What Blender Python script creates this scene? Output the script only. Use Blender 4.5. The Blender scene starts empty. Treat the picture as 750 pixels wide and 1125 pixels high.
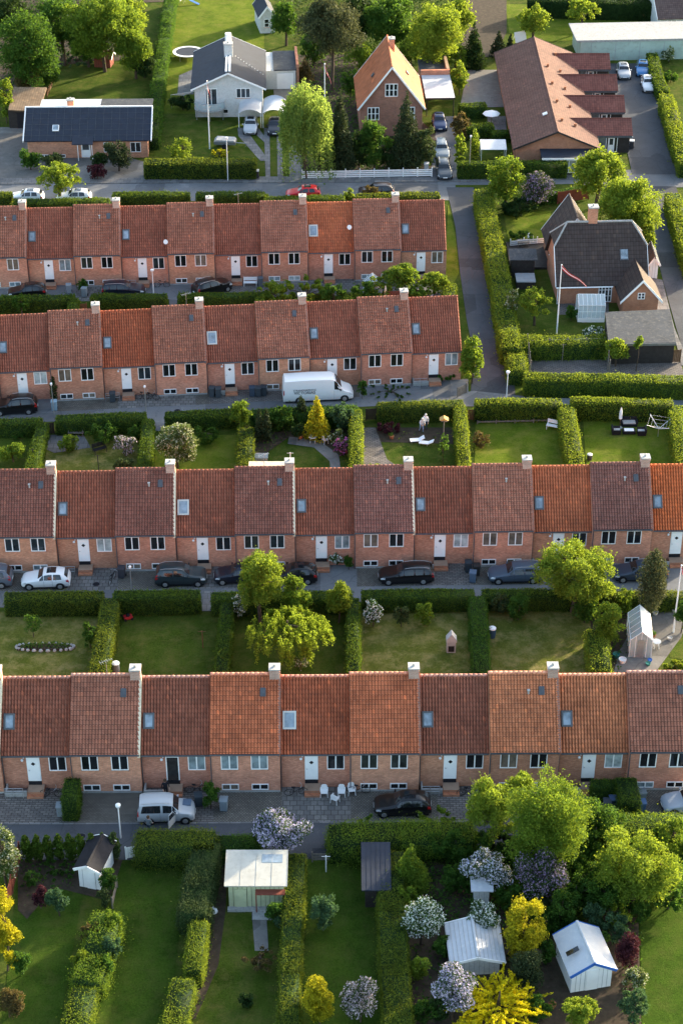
import bpy, math, random
import numpy as np
from mathutils import Vector, Matrix
R = math.radians
rnd = random.Random(11)
C = bpy.context.scene.collection

# ------------------------------------------------------------------ survey of the photograph (750 x 1125)
PX, PY, PF = 375.0, 562.5, 2070.0
TH = math.atan(1387.5 / PF)
SN, CS = math.sin(TH), math.cos(TH)
H = 94.1

def G(x, y, z=0.0):
    """the point of the place at height z that the photograph shows at (x, y)"""
    u = (x - PX) / PF; v = (y - PY) / PF
    t = (H - z) / (SN + v * CS)
    return Vector((t * u, t * (CS - v * SN), z))
def S(p):
    return PF / (p.y * CS + (H - p.z) * SN)
def ZT(base, y):
    """height above the base point at which the photo row y is reached"""
    v = (y - PY) / PF
    return H - base.y * (v * CS + SN) / (CS - v * SN)

# ------------------------------------------------------------------ materials
M = {}
def newmat(name):
    m = bpy.data.materials.new(name); m.use_nodes = True
    nt = m.node_tree; nt.nodes.clear()
    out = nt.nodes.new('ShaderNodeOutputMaterial'); b = nt.nodes.new('ShaderNodeBsdfPrincipled')
    nt.links.new(b.outputs[0], out.inputs[0])
    M[name] = m
    return m, nt, b, out
def nd(nt, typ, **kw):
    n = nt.nodes.new(typ)
    for k, v in kw.items():
        if k.startswith('i_'):
            n.inputs[k[2:].replace('_', ' ')].default_value = v
        else: setattr(n, k, v)
    return n
def c4(c): return (c[0], c[1], c[2], 1.0)
def ramp(nt, fac, stops, interp='LINEAR'):
    r = nt.nodes.new('ShaderNodeValToRGB'); r.color_ramp.interpolation = interp
    e = r.color_ramp.elements
    while len(e) < len(stops): e.new(0.5)
    for i, (p, c) in enumerate(stops):
        e[i].position = p; e[i].color = c4(c) if len(c) == 3 else c
    nt.links.new(fac, r.inputs[0]); return r
def mixc(nt, a, b, fac, mode='MIX'):
    m = nt.nodes.new('ShaderNodeMix'); m.data_type = 'RGBA'; m.blend_type = mode
    for s, v in ((6, a), (7, b), (0, fac)):
        if hasattr(v, 'is_linked') or hasattr(v, 'links'): nt.links.new(v, m.inputs[s])
        elif s == 0: m.inputs[0].default_value = v
        else: m.inputs[s].default_value = c4(v)
    return m.outputs[2]
def texco(nt, kind='Object', scale=None, loc=None):
    t = nt.nodes.new('ShaderNodeTexCoord')
    o = t.outputs[kind]
    if scale is not None:
        mp = nt.nodes.new('ShaderNodeMapping')
        mp.inputs['Scale'].default_value = scale if hasattr(scale, '__len__') else (scale,) * 3
        if loc: mp.inputs['Location'].default_value = loc
        nt.links.new(o, mp.inputs[0]); o = mp.outputs[0]
    return o
def noise(nt, vec, scale, detail=4, rough=.6):
    n = nt.nodes.new('ShaderNodeTexNoise')
    n.inputs['Scale'].default_value = scale; n.inputs['Detail'].default_value = detail; n.inputs['Roughness'].default_value = rough
    if vec is not None: nt.links.new(vec, n.inputs['Vector'])
    return n.outputs['Fac']
def bump(nt, b, h, strength=.4, dist=.03):
    n = nt.nodes.new('ShaderNodeBump'); n.inputs['Strength'].default_value = strength; n.inputs['Distance'].default_value = dist
    nt.links.new(h, n.inputs['Height']); nt.links.new(n.outputs[0], b.inputs['Normal'])

def surf(name, col, rough=.7, var=.18, scale=1.5, metal=0.0, bmp=0.0, obcol=False, spec=.18, dirt=None, coat=0.0):
    """painted / plain surface with uneven wear"""
    m, nt, b, out = newmat(name)
    geo = nt.nodes.new('ShaderNodeNewGeometry')
    f = noise(nt, geo.outputs['Position'], scale, 6, .65)
    lo = tuple(c * (1 - var) for c in col); hi = tuple(min(1, c * (1 + var)) for c in col)
    r = ramp(nt, f, [(.3, lo), (.7, hi)]); c = r.outputs[0]
    if dirt:
        f2 = noise(nt, geo.outputs['Position'], scale * 2.7, 8, .75)
        rr = ramp(nt, f2, [(.5, (0, 0, 0)), (.68, (1, 1, 1))])
        c = mixc(nt, c, dirt, rr.outputs[0])
    if obcol:
        oi = nt.nodes.new('ShaderNodeObjectInfo'); c = mixc(nt, c, oi.outputs['Color'], 1.0, 'MULTIPLY')
    nt.links.new(c, b.inputs['Base Color'])
    b.inputs['Roughness'].default_value = rough; b.inputs['Metallic'].default_value = metal
    b.inputs['Specular IOR Level'].default_value = spec
    b.inputs['Coat Weight'].default_value = coat
    if bmp: bump(nt, b, noise(nt, geo.outputs['Position'], 30, 4), bmp, .02)
    return m

def brick(name, c1, c2, mortar):
    m, nt, b, out = newmat(name)
    tc = nt.nodes.new('ShaderNodeTexCoord'); sp = nd(nt, 'ShaderNodeSeparateXYZ'); nt.links.new(tc.outputs['Object'], sp.inputs[0])
    ad = nd(nt, 'ShaderNodeMath', operation='ADD'); nt.links.new(sp.outputs[0], ad.inputs[0]); nt.links.new(sp.outputs[1], ad.inputs[1])
    cb = nd(nt, 'ShaderNodeCombineXYZ'); nt.links.new(ad.outputs[0], cb.inputs[0]); nt.links.new(sp.outputs[2], cb.inputs[1])
    br = nd(nt, 'ShaderNodeTexBrick'); nt.links.new(cb.outputs[0], br.inputs['Vector'])
    br.inputs['Scale'].default_value = 1.0; br.inputs['Brick Width'].default_value = .24; br.inputs['Row Height'].default_value = .085
    br.inputs['Mortar Size'].default_value = .016; br.inputs['Bias'].default_value = 0
    br.inputs['Color1'].default_value = c4(c1); br.inputs['Color2'].default_value = c4(c2); br.inputs['Mortar'].default_value = c4(mortar)
    geo = nt.nodes.new('ShaderNodeNewGeometry')
    f = noise(nt, geo.outputs['Position'], .9, 7, .7)
    r = ramp(nt, f, [(.28, (.72, .70, .70)), (.7, (1.15, 1.12, 1.1))])
    c = mixc(nt, br.outputs[0], r.outputs[0], 1.0, 'MULTIPLY')
    f2 = noise(nt, tc.outputs['Object'], 2.0, 5, .7)
    # damp, darker band of masonry where rain splashes the plinth, streaks
    oi = nt.nodes.new('ShaderNodeObjectInfo'); c = mixc(nt, c, oi.outputs['Color'], 1.0, 'MULTIPLY')
    rr = ramp(nt, f2, [(.55, (0, 0, 0)), (.75, (.5, .5, .5))])
    c = mixc(nt, c, (c1[0] * .45, c1[1] * .5, c1[2] * .6), rr.outputs[0])
    nt.links.new(c, b.inputs['Base Color']); b.inputs['Roughness'].default_value = .9; b.inputs['Specular IOR Level'].default_value = .1
    bump(nt, b, br.outputs['Fac'], -.4, .01)
    return m

def tiles(name, tw=.23, tl=.26, lichen=(.16, .15, .13), off=(0, 0), jx=.0, jy=.0):
    """clay tiles: every tile its own shade, lichen and dark weathering; the tint comes with the roof"""
    m, nt, b, out = newmat(name)
    tc = nt.nodes.new('ShaderNodeTexCoord')
    mp = nd(nt, 'ShaderNodeMapping'); mp.inputs['Scale'].default_value = (1 / tw, 1 / tl, 0); mp.inputs['Location'].default_value = (-off[0] / tw, -off[1] / tl, 0); nt.links.new(tc.outputs['Object'], mp.inputs[0])
    fl = nd(nt, 'ShaderNodeVectorMath', operation='FLOOR'); nt.links.new(mp.outputs[0], fl.inputs[0])
    oi = nt.nodes.new('ShaderNodeObjectInfo')
    wn = nd(nt, 'ShaderNodeTexWhiteNoise', noise_dimensions='4D'); nt.links.new(fl.outputs[0], wn.inputs['Vector']); nt.links.new(oi.outputs['Random'], wn.inputs['W'])
    r = ramp(nt, wn.outputs['Value'], [(0, (.84, .82, .82)), (.5, (1, 1, 1)), (.97, (1.14, 1.13, 1.12)), (.985, (1.5, 1.35, 1.2)), (1, (1.35, 1.3, 1.2))])
    c = mixc(nt, oi.outputs['Color'], r.outputs[0], 1.0, 'MULTIPLY')
    geo = nt.nodes.new('ShaderNodeNewGeometry')
    f = noise(nt, geo.outputs['Position'], .45, 8, .72)
    g = ramp(nt, f, [(.32, (.76, .73, .73)), (.68, (1.14, 1.15, 1.15))])
    c = mixc(nt, c, g.outputs[0], 1.0, 'MULTIPLY')
    mo = noise(nt, geo.outputs['Position'], 1.6, 7, .8); mr = ramp(nt, mo, [(.5, (0, 0, 0)), (.70, (.32, .32, .32))]); c = mixc(nt, c, (.085, .06, .045), mr.outputs[0])
    f2 = noise(nt, geo.outputs['Position'], 5.0, 6, .75)
    l = ramp(nt, f2, [(.54, (0, 0, 0)), (.76, (.5, .5, .5))])
    c = mixc(nt, c, lichen, l.outputs[0])
    if jx or jy:                                             # joint lines between tiles: shadow of gaps and valleys painted dark into the colour
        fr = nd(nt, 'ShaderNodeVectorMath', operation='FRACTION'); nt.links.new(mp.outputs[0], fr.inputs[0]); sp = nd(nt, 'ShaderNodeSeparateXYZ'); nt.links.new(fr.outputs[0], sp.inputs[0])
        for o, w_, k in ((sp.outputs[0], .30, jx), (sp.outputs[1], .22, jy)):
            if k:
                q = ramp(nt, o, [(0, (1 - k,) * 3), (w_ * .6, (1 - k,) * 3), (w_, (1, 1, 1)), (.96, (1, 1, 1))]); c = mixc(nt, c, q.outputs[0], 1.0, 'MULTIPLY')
    nt.links.new(c, b.inputs['Base Color']); b.inputs['Roughness'].default_value = .75; b.inputs['Specular IOR Level'].default_value = .14
    bump(nt, b, f2, .3, .02)
    return m

def leafmat(name, dark, light, tr=(.18, .22, .03), trw=.38, flower=None, frac=0.0, flower2=None):
    """foliage; each leaf clump its own shade, light passes through"""
    m, nt, b, out = newmat(name)
    geo = nt.nodes.new('ShaderNodeNewGeometry')
    st = [(0, dark), (.45, tuple((a + c) / 2 for a, c in zip(dark, light))), (1 - frac if frac else 1, light)]
    r = ramp(nt, geo.outputs['Random Per Island'], st)
    c = r.outputs[0]
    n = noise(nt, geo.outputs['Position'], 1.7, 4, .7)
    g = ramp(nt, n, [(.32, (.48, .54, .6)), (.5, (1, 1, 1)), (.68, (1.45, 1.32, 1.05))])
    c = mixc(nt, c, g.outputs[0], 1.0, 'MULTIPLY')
    if flower:
        st = nd(nt, 'ShaderNodeMath', operation='GREATER_THAN'); st.inputs[1].default_value = 1 - frac
        nt.links.new(geo.outputs['Random Per Island'], st.inputs[0])
        fc = flower
        if flower2:
            n2 = noise(nt, geo.outputs['Position'], 6, 2); fr = ramp(nt, n2, [(.4, flower), (.6, flower2)]); fc = fr.outputs[0]
        c = mixc(nt, c, fc, st.outputs[0])
    nt.links.new(c, b.inputs['Base Color']); b.inputs['Roughness'].default_value = .7; b.inputs['Specular IOR Level'].default_value = .10
    t = nt.nodes.new('ShaderNodeBsdfTranslucent'); tc = mixc(nt, c, tr, .55); nt.links.new(tc, t.inputs[0])
    mx = nt.nodes.new('ShaderNodeMixShader'); mx.inputs[0].default_value = trw
    nt.links.new(b.outputs[0], mx.inputs[1]); nt.links.new(t.outputs[0], mx.inputs[2]); nt.links.new(mx.outputs[0], out.inputs[0])
    return m

# shared materials
brick('brick_red', (.80, .35, .215), (.56, .205, .12), (.38, .27, .19)); brick('brick_pink', (.60, .36, .28), (.48, .25, .19), (.5, .44, .38))
brick('brick_dark', (.42, .14, .085), (.28, .085, .055), (.28, .22, .18))
brick('brick_orange', (.52, .20, .10), (.42, .15, .08), (.36, .25, .18))
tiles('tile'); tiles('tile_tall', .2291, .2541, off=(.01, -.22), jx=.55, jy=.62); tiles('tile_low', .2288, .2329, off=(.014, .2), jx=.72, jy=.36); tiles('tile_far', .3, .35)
tiles('tile_brown', .3, .30, (.075, .06, .055), jx=.25, jy=.35)
surf('cream', (.72, .62, .46), .8, .2, 3, dirt=(.4, .3, .2))
surf('white', (.86, .86, .85), .5, .04, 2)
surf('white_wall', (.58, .59, .58), .8, .08, 2, dirt=(.42, .42, .4))
surf('grey_wall', (.33, .34, .35), .8, .12, 2)
surf('green_wall', (.38, .48, .42), .8, .1, .6, dirt=(.3, .35, .3))
surf('cream_roof', (.48, .46, .40), .5, .1, 1, dirt=(.40, .38, .32)); surf('sage', (.44, .47, .30), .7, .1, 2)
surf('concrete', (.36, .36, .35), .85, .16, 2.2, bmp=.2, dirt=(.2, .2, .19))
surf('cap', (.42, .41, .39), .8, .15, 4)
surf('lead', (.10, .105, .115), .5, .2, 3, metal=.3)
surf('zinc', (.20, .21, .22), .45, .15, 3, metal=.5)
surf('black', (.016, .016, .02), .75, .3, 3)
surf('rubber', (.02, .02, .02), .8, .2, 5)
surf('darkroof', (.022, .029, .045), .75, .2, 1.2, spec=.25)
surf('feltroof', (.055, .06, .068), .8, .25, 1.0, dirt=(.12, .12, .11))
surf('wood_dark', (.035, .03, .028), .7, .3, 3)
surf('wood_brown', (.14, .075, .04), .75, .3, 3)
surf('wood_grey', (.19, .165, .14), .8, .25, 3, dirt=(.1, .09, .08))
surf('wood_red', (.20, .06, .04), .75, .2, 3)
surf('whiteroof', (.50, .52, .55), .45, .06, 1, dirt=(.6, .6, .6))
surf('steel', (.5, .5, .5), .4, .1, 4, metal=.8)
surf('lamp_white', (.8, .8, .8), .35, .03, 3)
surf('terracotta', (.35, .14, .07), .8, .15, 4)
surf('tint', (1, 1, 1), .6, .08, 3, obcol=True)
surf('carpaint', (1, 1, 1), .3, .03, 3, obcol=True, coat=.35, spec=.4)
surf('red', (.45, .03, .03), .6, .1, 3)
surf('blue_trim', (.03, .12, .4), .5, .1, 3)
surf('teal', (.03, .17, .15), .6, .1, 3)
surf('bark', (.075, .055, .04), .95, .35, 5, bmp=.4)
surf('soil', (.055, .040, .028), .95, .4, 2.0, bmp=.5, dirt=(.035, .04, .02))
surf('skin', (.55, .33, .24), .6, .05, 3)
surf('hair', (.06, .035, .02), .7, .1, 3)
surf('hair_white', (.6, .57, .52), .7, .1, 3)
surf('tailred', (.4, .012, .012), .3, .05, 3)
surf('yellow_cloth', (.5, .3, .1), .8, .1, 3)

def glassmat(name, col, rough=.08, obcol=False):
    m, nt, b, out = newmat(name)
    geo = nt.nodes.new('ShaderNodeNewGeometry')
    f = noise(nt, geo.outputs['Position'], 1.3, 3)
    r = ramp(nt, f, [(.3, tuple(c * .55 for c in col)), (.7, tuple(c * 1.35 for c in col))]); c = r.outputs[0]
    if obcol:
        oi = nt.nodes.new('ShaderNodeObjectInfo'); c = mixc(nt, c, oi.outputs['Color'], 1.0, 'MULTIPLY')
    nt.links.new(c, b.inputs['Base Color'])
    b.inputs['Roughness'].default_value = rough; b.inputs['Specular IOR Level'].default_value = .5; b.inputs['Coat Weight'].default_value = .35
    b.inputs['Coat Roughness'].default_value = .03
    return m
glassmat('pane', (1, 1, 1), .12, True)
glassmat('carglass', (.015, .018, .022), .05)
glassmat('skyglass', (.26, .32, .37), .06)  # pale blue base colour stands in for sky mirrored in the skylights
glassmat('headlamp', (.6, .62, .64), .1)
# greenhouse glass that one can look into
m, nt, b, out = newmat('greenhouse_glass')
b.inputs['Base Color'].default_value = (.75, .8, .8, 1); b.inputs['Roughness'].default_value = .15
gt = nt.nodes.new('ShaderNodeBsdfTransparent'); gt.inputs[0].default_value = (.85, .9, .9, 1)
mx = nt.nodes.new('ShaderNodeMixShader'); mx.inputs[0].default_value = .68
nt.links.new(b.outputs[0], mx.inputs[1]); nt.links.new(gt.outputs[0], mx.inputs[2]); nt.links.new(mx.outputs[0], out.inputs[0])

def grassmat(name, lo, mid, hi, dry=(.13, .115, .04), dryamt=.5, stripes=0):
    m, nt, b, out = newmat(name)
    geo = nt.nodes.new('ShaderNodeNewGeometry'); P = geo.outputs['Position']
    f = noise(nt, P, .33, 6, .62); r = ramp(nt, f, [(.3, lo), (.52, mid), (.72, hi)])
    f2 = noise(nt, P, 7.0, 5, .75); g = ramp(nt, f2, [(.25, (.55, .58, .55)), (.75, (1.4, 1.35, 1.3))])
    c = mixc(nt, r.outputs[0], g.outputs[0], 1.0, 'MULTIPLY')
    f3 = noise(nt, P, .7, 8, .76); d = ramp(nt, f3, [(.46, (0, 0, 0)), (.66, (dryamt,) * 3)])
    c = mixc(nt, c, dry, d.outputs[0])
    nt.links.new(c, b.inputs['Base Color']); b.inputs['Roughness'].default_value = 1; b.inputs['Specular IOR Level'].default_value = .03
    f4 = noise(nt, P, 14.0, 4, .8); bump(nt, b, f4, .8, .09)
    return m
grassmat('grass', (.030, .056, .007), (.052, .084, .012), (.080, .110, .018), (.13, .115, .035), .6)
grassmat('lawn_dark', (.024, .050, .007), (.042, .080, .010), (.068, .108, .016), (.09, .09, .025), .4)
grassmat('lawn_dry', (.060, .085, .013), (.105, .120, .024), (.16, .155, .040), (.27, .22, .090), .8)
grassmat('lawn_light', (.058, .100, .009), (.098, .140, .014), (.145, .178, .022), (.20, .18, .045), .5)

def asphalt(name, col, patch, sc=.25, slab=None, rough=.85):
    m, nt, b, out = newmat(name)
    geo = nt.nodes.new('ShaderNodeNewGeometry'); P = geo.outputs['Position']
    f = noise(nt, P, sc, 8, .68); r = ramp(nt, f, [(.32, tuple(c * .75 for c in col)), (.6, col), (.74, patch)])
    c = r.outputs[0]
    f2 = noise(nt, P, 25, 3, .8); g = ramp(nt, f2, [(.25, (.7, .7, .7)), (.75, (1.3, 1.3, 1.3))])
    c = mixc(nt, c, g.outputs[0], 1.0, 'MULTIPLY')
    if slab:
        br = nd(nt, 'ShaderNodeTexBrick'); nt.links.new(P, br.inputs['Vector'])
        br.inputs['Scale'].default_value = 1; br.inputs['Brick Width'].default_value = slab[0]; br.inputs['Row Height'].default_value = slab[1]
        br.inputs['Mortar Size'].default_value = slab[2]; br.inputs['Color1'].default_value = (1.12, 1.1, 1.08, 1); br.inputs['Color2'].default_value = (.72, .72, .74, 1)
        br.inputs['Mortar'].default_value = (.45, .43, .40, 1)
        c = mixc(nt, c, br.outputs[0], 1.0, 'MULTIPLY')
    # narrow tar-filled cracks
    v = nd(nt, 'ShaderNodeTexVoronoi', feature='DISTANCE_TO_EDGE'); v.inputs['Scale'].default_value = .35
    n3 = noise(nt, P, 1.2, 4); ws = nd(nt, 'ShaderNodeVectorMath', operation='ADD'); nt.links.new(P, ws.inputs[0]); nt.links.new(n3, ws.inputs[1]); nt.links.new(ws.outputs[0], v.inputs['Vector'])
    cr = ramp(nt, v.outputs['Distance'], [(.0, (.75, .75, .75)), (.02, (1, 1, 1))])
    c = mixc(nt, c, cr.outputs[0], 1.0, 'MULTIPLY')
    # repairs: darker rectangular patches of newer surface
    vp = nd(nt, 'ShaderNodeTexVoronoi', distance='CHEBYCHEV'); vp.inputs['Scale'].default_value = .16; nt.links.new(P, vp.inputs['Vector'])
    pr = ramp(nt, vp.outputs['Color'], [(.62, (1, 1, 1)), (.64, (.72, .72, .73))]); c = mixc(nt, c, pr.outputs[0], 1.0 if not slab else .35, 'MULTIPLY')
    nt.links.new(c, b.inputs['Base Color']); b.inputs['Roughness'].default_value = rough; b.inputs['Specular IOR Level'].default_value = .15
    bump(nt, b, f2, .25, .01)
    return m
asphalt('asphalt', (.078, .083, .093), (.125, .13, .137))
asphalt('asphalt_light', (.175, .18, .188), (.30, .30, .30), .22)
asphalt('forecourt', (.19, .185, .178), (.29, .28, .265), .5, (.5, .5, .03))
asphalt('cobble', (.19, .18, .16), (.29, .27, .24), .6, (.22, .14, .03))
asphalt('sidewalk', (.20, .20, .20), (.27, .27, .265), .5, (.8, .8, .02))
asphalt('gravel', (.20, .19, .175), (.29, .27, .25), 1.2)
asphalt('pavers', (.19, .175, .165), (.26, .24, .225), .6, (.45, .22, .03))

# foliage kinds
leafmat('hedge', (.028, .062, .009), (.080, .145, .019), (.25, .33, .02), .34)
leafmat('hedge_privet', (.036, .066, .010), (.105, .160, .021), (.36, .40, .03), .38)
leafmat('hedge_gold', (.068, .105, .012), (.165, .235, .026), (.40, .47, .035), .42)
leafmat('hedge_olive', (.026, .046, .016), (.064, .095, .032), (.15, .20, .05), .24)
leafmat('green', (.022, .060, .010), (.058, .135, .022), (.18, .32, .03), .40)
leafmat('bright', (.050, .100, .012), (.135, .220, .028), (.34, .45, .035), .44)
leafmat('yellowgreen', (.072, .120, .014), (.195, .275, .036), (.42, .52, .04), .46)
leafmat('golden', (.14, .15, .010), (.48, .44, .028), (.60, .54, .02), .45)
leafmat('forsythia', (.42, .36, .012), (.88, .76, .025), (.85, .74, .03), .42)
leafmat('dark', (.012, .030, .009), (.030, .064, .016), (.08, .13, .02), .26)
leafmat('conifer', (.015, .030, .014), (.045, .066, .028), (.09, .12, .03), .2)
leafmat('pine', (.032, .044, .020), (.090, .105, .045), (.16, .17, .06), .25)
leafmat('bluegreen', (.026, .060, .032), (.070, .135, .062), (.15, .28, .07), .34)
leafmat('willow', (.060, .115, .030), (.190, .285, .070), (.40, .52, .08), .5)
leafmat('maroon', (.030, .010, .016), (.085, .026, .036), (.13, .03, .03), .25)
leafmat('rusty', (.050, .045, .018), (.14, .105, .04), (.24, .18, .04), .32)
leafmat('lilac', (.030, .065, .018), (.075, .13, .035), (.18, .24, .08), .28, (.46, .40, .62), .55, (.64, .58, .72))
leafmat('lilac_pale', (.030, .065, .018), (.075, .13, .035), (.18, .24, .08), .28, (.58, .56, .74), .45, (.74, .73, .80))
leafmat('lilac_deep', (.022, .052, .016), (.062, .105, .03), (.17, .19, .09), .28, (.24, .17, .32), .40, (.38, .29, .40))
leafmat('pinkbush', (.030, .060, .018), (.075, .11, .035), (.18, .20, .08), .28, (.54, .42, .48), .45, (.64, .56, .60))
leafmat('whitebush', (.026, .066, .016), (.070, .135, .03), (.18, .28, .06), .32, (.86, .87, .82), .38)
leafmat('cream_bush', (.042, .075, .020), (.115, .165, .048), (.27, .33, .08), .34, (.52, .52, .38), .25)
leafmat('magenta', (.026, .05, .016), (.07, .10, .03), (.18, .2, .05), .25, (.46, .12, .36), .5)

# ------------------------------------------------------------------ object helpers
def put(o, parent=None):
    C.objects.link(o)
    if parent: o.parent = parent
    return o
def tag(o, label=None, cat=None, group=None, kind=None):
    if label: o['label'] = label
    if cat: o['category'] = cat
    if group: o['group'] = group
    if kind: o['kind'] = kind
    return o
def thing(name, label, cat, loc=(0, 0, 0), rz=0.0, group=None):
    o = bpy.data.objects.new(name, None); put(o)
    o.location = loc; o.rotation_euler = (0, 0, rz); o.empty_display_size = .3
    return tag(o, label, cat, group)

class MB:
    def __init__(s): s.v = []; s.f = []; s.m = []; s.cur = 0
    def add(s, vs, fs):
        k = len(s.v); s.v += [tuple(p) for p in vs]; s.f += [tuple(i + k for i in f) for f in fs]; s.m += [s.cur] * len(fs); return s
    def box(s, x0, x1, y0, y1, z0, z1):
        return s.add([(x0, y0, z0), (x1, y0, z0), (x1, y1, z0), (x0, y1, z0), (x0, y0, z1), (x1, y0, z1), (x1, y1, z1), (x0, y1, z1)],
                     [(0, 3, 2, 1), (4, 5, 6, 7), (0, 1, 5, 4), (1, 2, 6, 5), (2, 3, 7, 6), (3, 0, 4, 7)])
    def cbox(s, c, sx, sy, sz, rot=None):
        p = []
        for dz in (-1, 1):
            for dx, dy in ((-1, -1), (1, -1), (1, 1), (-1, 1)):
                q = Vector((dx * sx / 2, dy * sy / 2, dz * sz / 2))
                if rot: q = rot @ q
                p.append(tuple(Vector(c) + q))
        return s.add(p, [(0, 3, 2, 1), (4, 5, 6, 7), (0, 1, 5, 4), (1, 2, 6, 5), (2, 3, 7, 6), (3, 0, 4, 7)])
    def prism(s, pts, a, b, axis='y'):
        """a 2D outline pushed through along an axis; y: pts are (x, z); x: pts are (y, z); z: pts are (x, y)"""
        def mk(p, t): return {'y': (p[0], t, p[1]), 'x': (t, p[0], p[1]), 'z': (p[0], p[1], t)}[axis]
        n = len(pts); vs = [mk(p, a) for p in pts] + [mk(p, b) for p in pts]
        return s.add(vs, [tuple(range(n)), tuple(range(2 * n - 1, n - 1, -1))] + [(i, (i + 1) % n, n + (i + 1) % n, n + i) for i in range(n)])
    def tube(s, p, q, r0, r1=None, n=8, cap=True):
        p, q = Vector(p), Vector(q); r1 = r0 if r1 is None else r1
        d = (q - p).normalized(); a = d.orthogonal().normalized(); b = d.cross(a)
        vs = []
        for c, r in ((p, r0), (q, r1)):
            for i in range(n):
                t = 2 * math.pi * i / n; vs.append(c + a * (r * math.cos(t)) + b * (r * math.sin(t)))
        fs = [(i, (i + 1) % n, n + (i + 1) % n, n + i) for i in range(n)]
        if cap: fs += [tuple(range(n - 1, -1, -1)), tuple(range(n, 2 * n))]
        return s.add(vs, fs)
    def path(s, pts, r, n=6):
        for a, b in zip(pts, pts[1:]): s.tube(a, b, r, r, n)
        return s
    def lathe(s, prof, c=(0, 0, 0), n=16, sx=1, sy=1):
        vs = []; fs = []
        for r, z in prof:
            for i in range(n):
                t = 2 * math.pi * i / n; vs.append((c[0] + r * sx * math.cos(t), c[1] + r * sy * math.sin(t), c[2] + z))
        for k in range(len(prof) - 1):
            for i in range(n): fs.append((k * n + i, k * n + (i + 1) % n, (k + 1) * n + (i + 1) % n, (k + 1) * n + i))
        fs.append(tuple(range(n - 1, -1, -1))); fs.append(tuple(range((len(prof) - 1) * n, len(prof) * n)))
        return s.add(vs, fs)
    def quad(s, *p): return s.add(p, [tuple(range(len(p)))])
    def slab(s, pts, t):
        """a plate: outline of 3D points thickened by t along its normal (downwards)"""
        P = [Vector(p) for p in pts]; nrm = (P[1] - P[0]).cross(P[2] - P[0]).normalized()
        if nrm.z < 0: P.reverse(); nrm = -nrm
        n = len(P); vs = [p for p in P] + [p - nrm * t for p in P]
        return s.add(vs, [tuple(range(n)), tuple(range(2 * n - 1, n - 1, -1))] + [(i, n + i, n + (i + 1) % n, (i + 1) % n) for i in range(n)])
    def mesh(s, name, mats, smooth=False):
        me = bpy.data.meshes.new(name); me.from_pydata(s.v, [], s.f)
        for m in (mats if isinstance(mats, (list, tuple)) else [mats]): me.materials.append(M[m] if isinstance(m, str) else m)
        me.polygons.foreach_set('material_index', s.m)
        if smooth: me.polygons.foreach_set('use_smooth', [True] * len(s.f))
        me.update(); return me
    def build(s, name, mats, parent=None, smooth=False, col=None):
        o = bpy.data.objects.new(name, s.mesh(name, mats, smooth)); put(o, parent)
        if col: o.color = c4(col)
        return o
def copy_tree(o, parent=None):
    c = o.copy(); C.objects.link(c)
    if parent: c.parent = parent
    for ch in list(o.children): copy_tree(ch, c)
    return c
def sub(parent, name, n=0):
    return [c for c in parent.children if c.name.split('.')[0] == name]

# ------------------------------------------------------------------ foliage
NP = np.random.default_rng(5)
def leaf_quads(P, N, size):
    n = len(P); a = NP.normal(size=(n, 3)); a -= (a * N).sum(1)[:, None] * N; a /= np.linalg.norm(a, axis=1)[:, None] + 1e-9
    b = np.cross(N, a); s = (size * NP.uniform(.6, 1.35, n))[:, None]
    return np.stack([P - a * s, P + b * s * .62, P + a * s * 1.05, P - b * s * .62], 1).reshape(-1, 3)
def leaf_mesh(name, V, mats, extra=None):
    """V: 4 corners per leaf; extra: an MB whose faces use slot 1"""
    me = bpy.data.meshes.new(name); nq = len(V) // 4
    ev = np.array(extra.v, float).reshape(-1, 3) if extra and extra.v else np.zeros((0, 3))
    vv = np.concatenate([V, ev]); me.vertices.add(len(vv)); me.vertices.foreach_set('co', vv.ravel())
    loops = list(range(4 * nq)); starts = [4 * i for i in range(nq)]; mi = [0] * nq
    if extra:
        for f in extra.f:
            starts.append(len(loops)); loops += [i + 4 * nq for i in f]; mi.append(1)
    me.loops.add(len(loops)); me.loops.foreach_set('vertex_index', loops)
    me.polygons.add(len(starts)); me.polygons.foreach_set('loop_start', starts); me.polygons.foreach_set('material_index', mi)
    for m in mats: me.materials.append(M[m])
    me.update(calc_edges=True); me.validate(); return me
def unit(n):
    d = NP.normal(size=(n, 3)); return d / np.linalg.norm(d, axis=1)[:, None]
def crown_points(blobs, n, shell=.72, low=-.75, spread=.38):
    B = np.array(blobs, float); w = B[:, 3] ** 2; idx = NP.choice(len(B), n, p=w / w.sum())
    d = unit(n); bad = d[:, 2] < low; d[bad, 2] *= -1
    r = B[idx, 3] * (shell + (1.08 - shell) * NP.random(n) ** .8)
    sq = B[idx, 4] if B.shape[1] > 4 else np.ones(n)
    P = B[idx, :3] + d * r[:, None] * np.stack([np.ones(n), np.ones(n), sq], 1)
    N = d * spread + unit(n); N /= np.linalg.norm(N, axis=1)[:, None] + 1e-9
    return P, N

def limb_set(mb, base, top, r, blobs, k=7):
    base, top = Vector(base), Vector(top)
    mid = base.lerp(top, .5) + Vector((rnd.uniform(-.1, .1), rnd.uniform(-.1, .1), 0)) * (top - base).length * .5
    mb.tube(base, mid, r, r * .75, 8); mb.tube(mid, top, r * .75, r * .3, 8)
    for i in range(min(k, len(blobs))):
        b = blobs[(i * 3) % len(blobs)]; s0 = mid.lerp(top, rnd.uniform(-.3, .8)); e = Vector(b[:3])
        q = s0.lerp(e, .5) + Vector((0, 0, .1 * (e - s0).length))
        mb.tube(s0, q, r * .38, r * .25, 6); mb.tube(q, e, r * .25, r * .08, 5)

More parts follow.
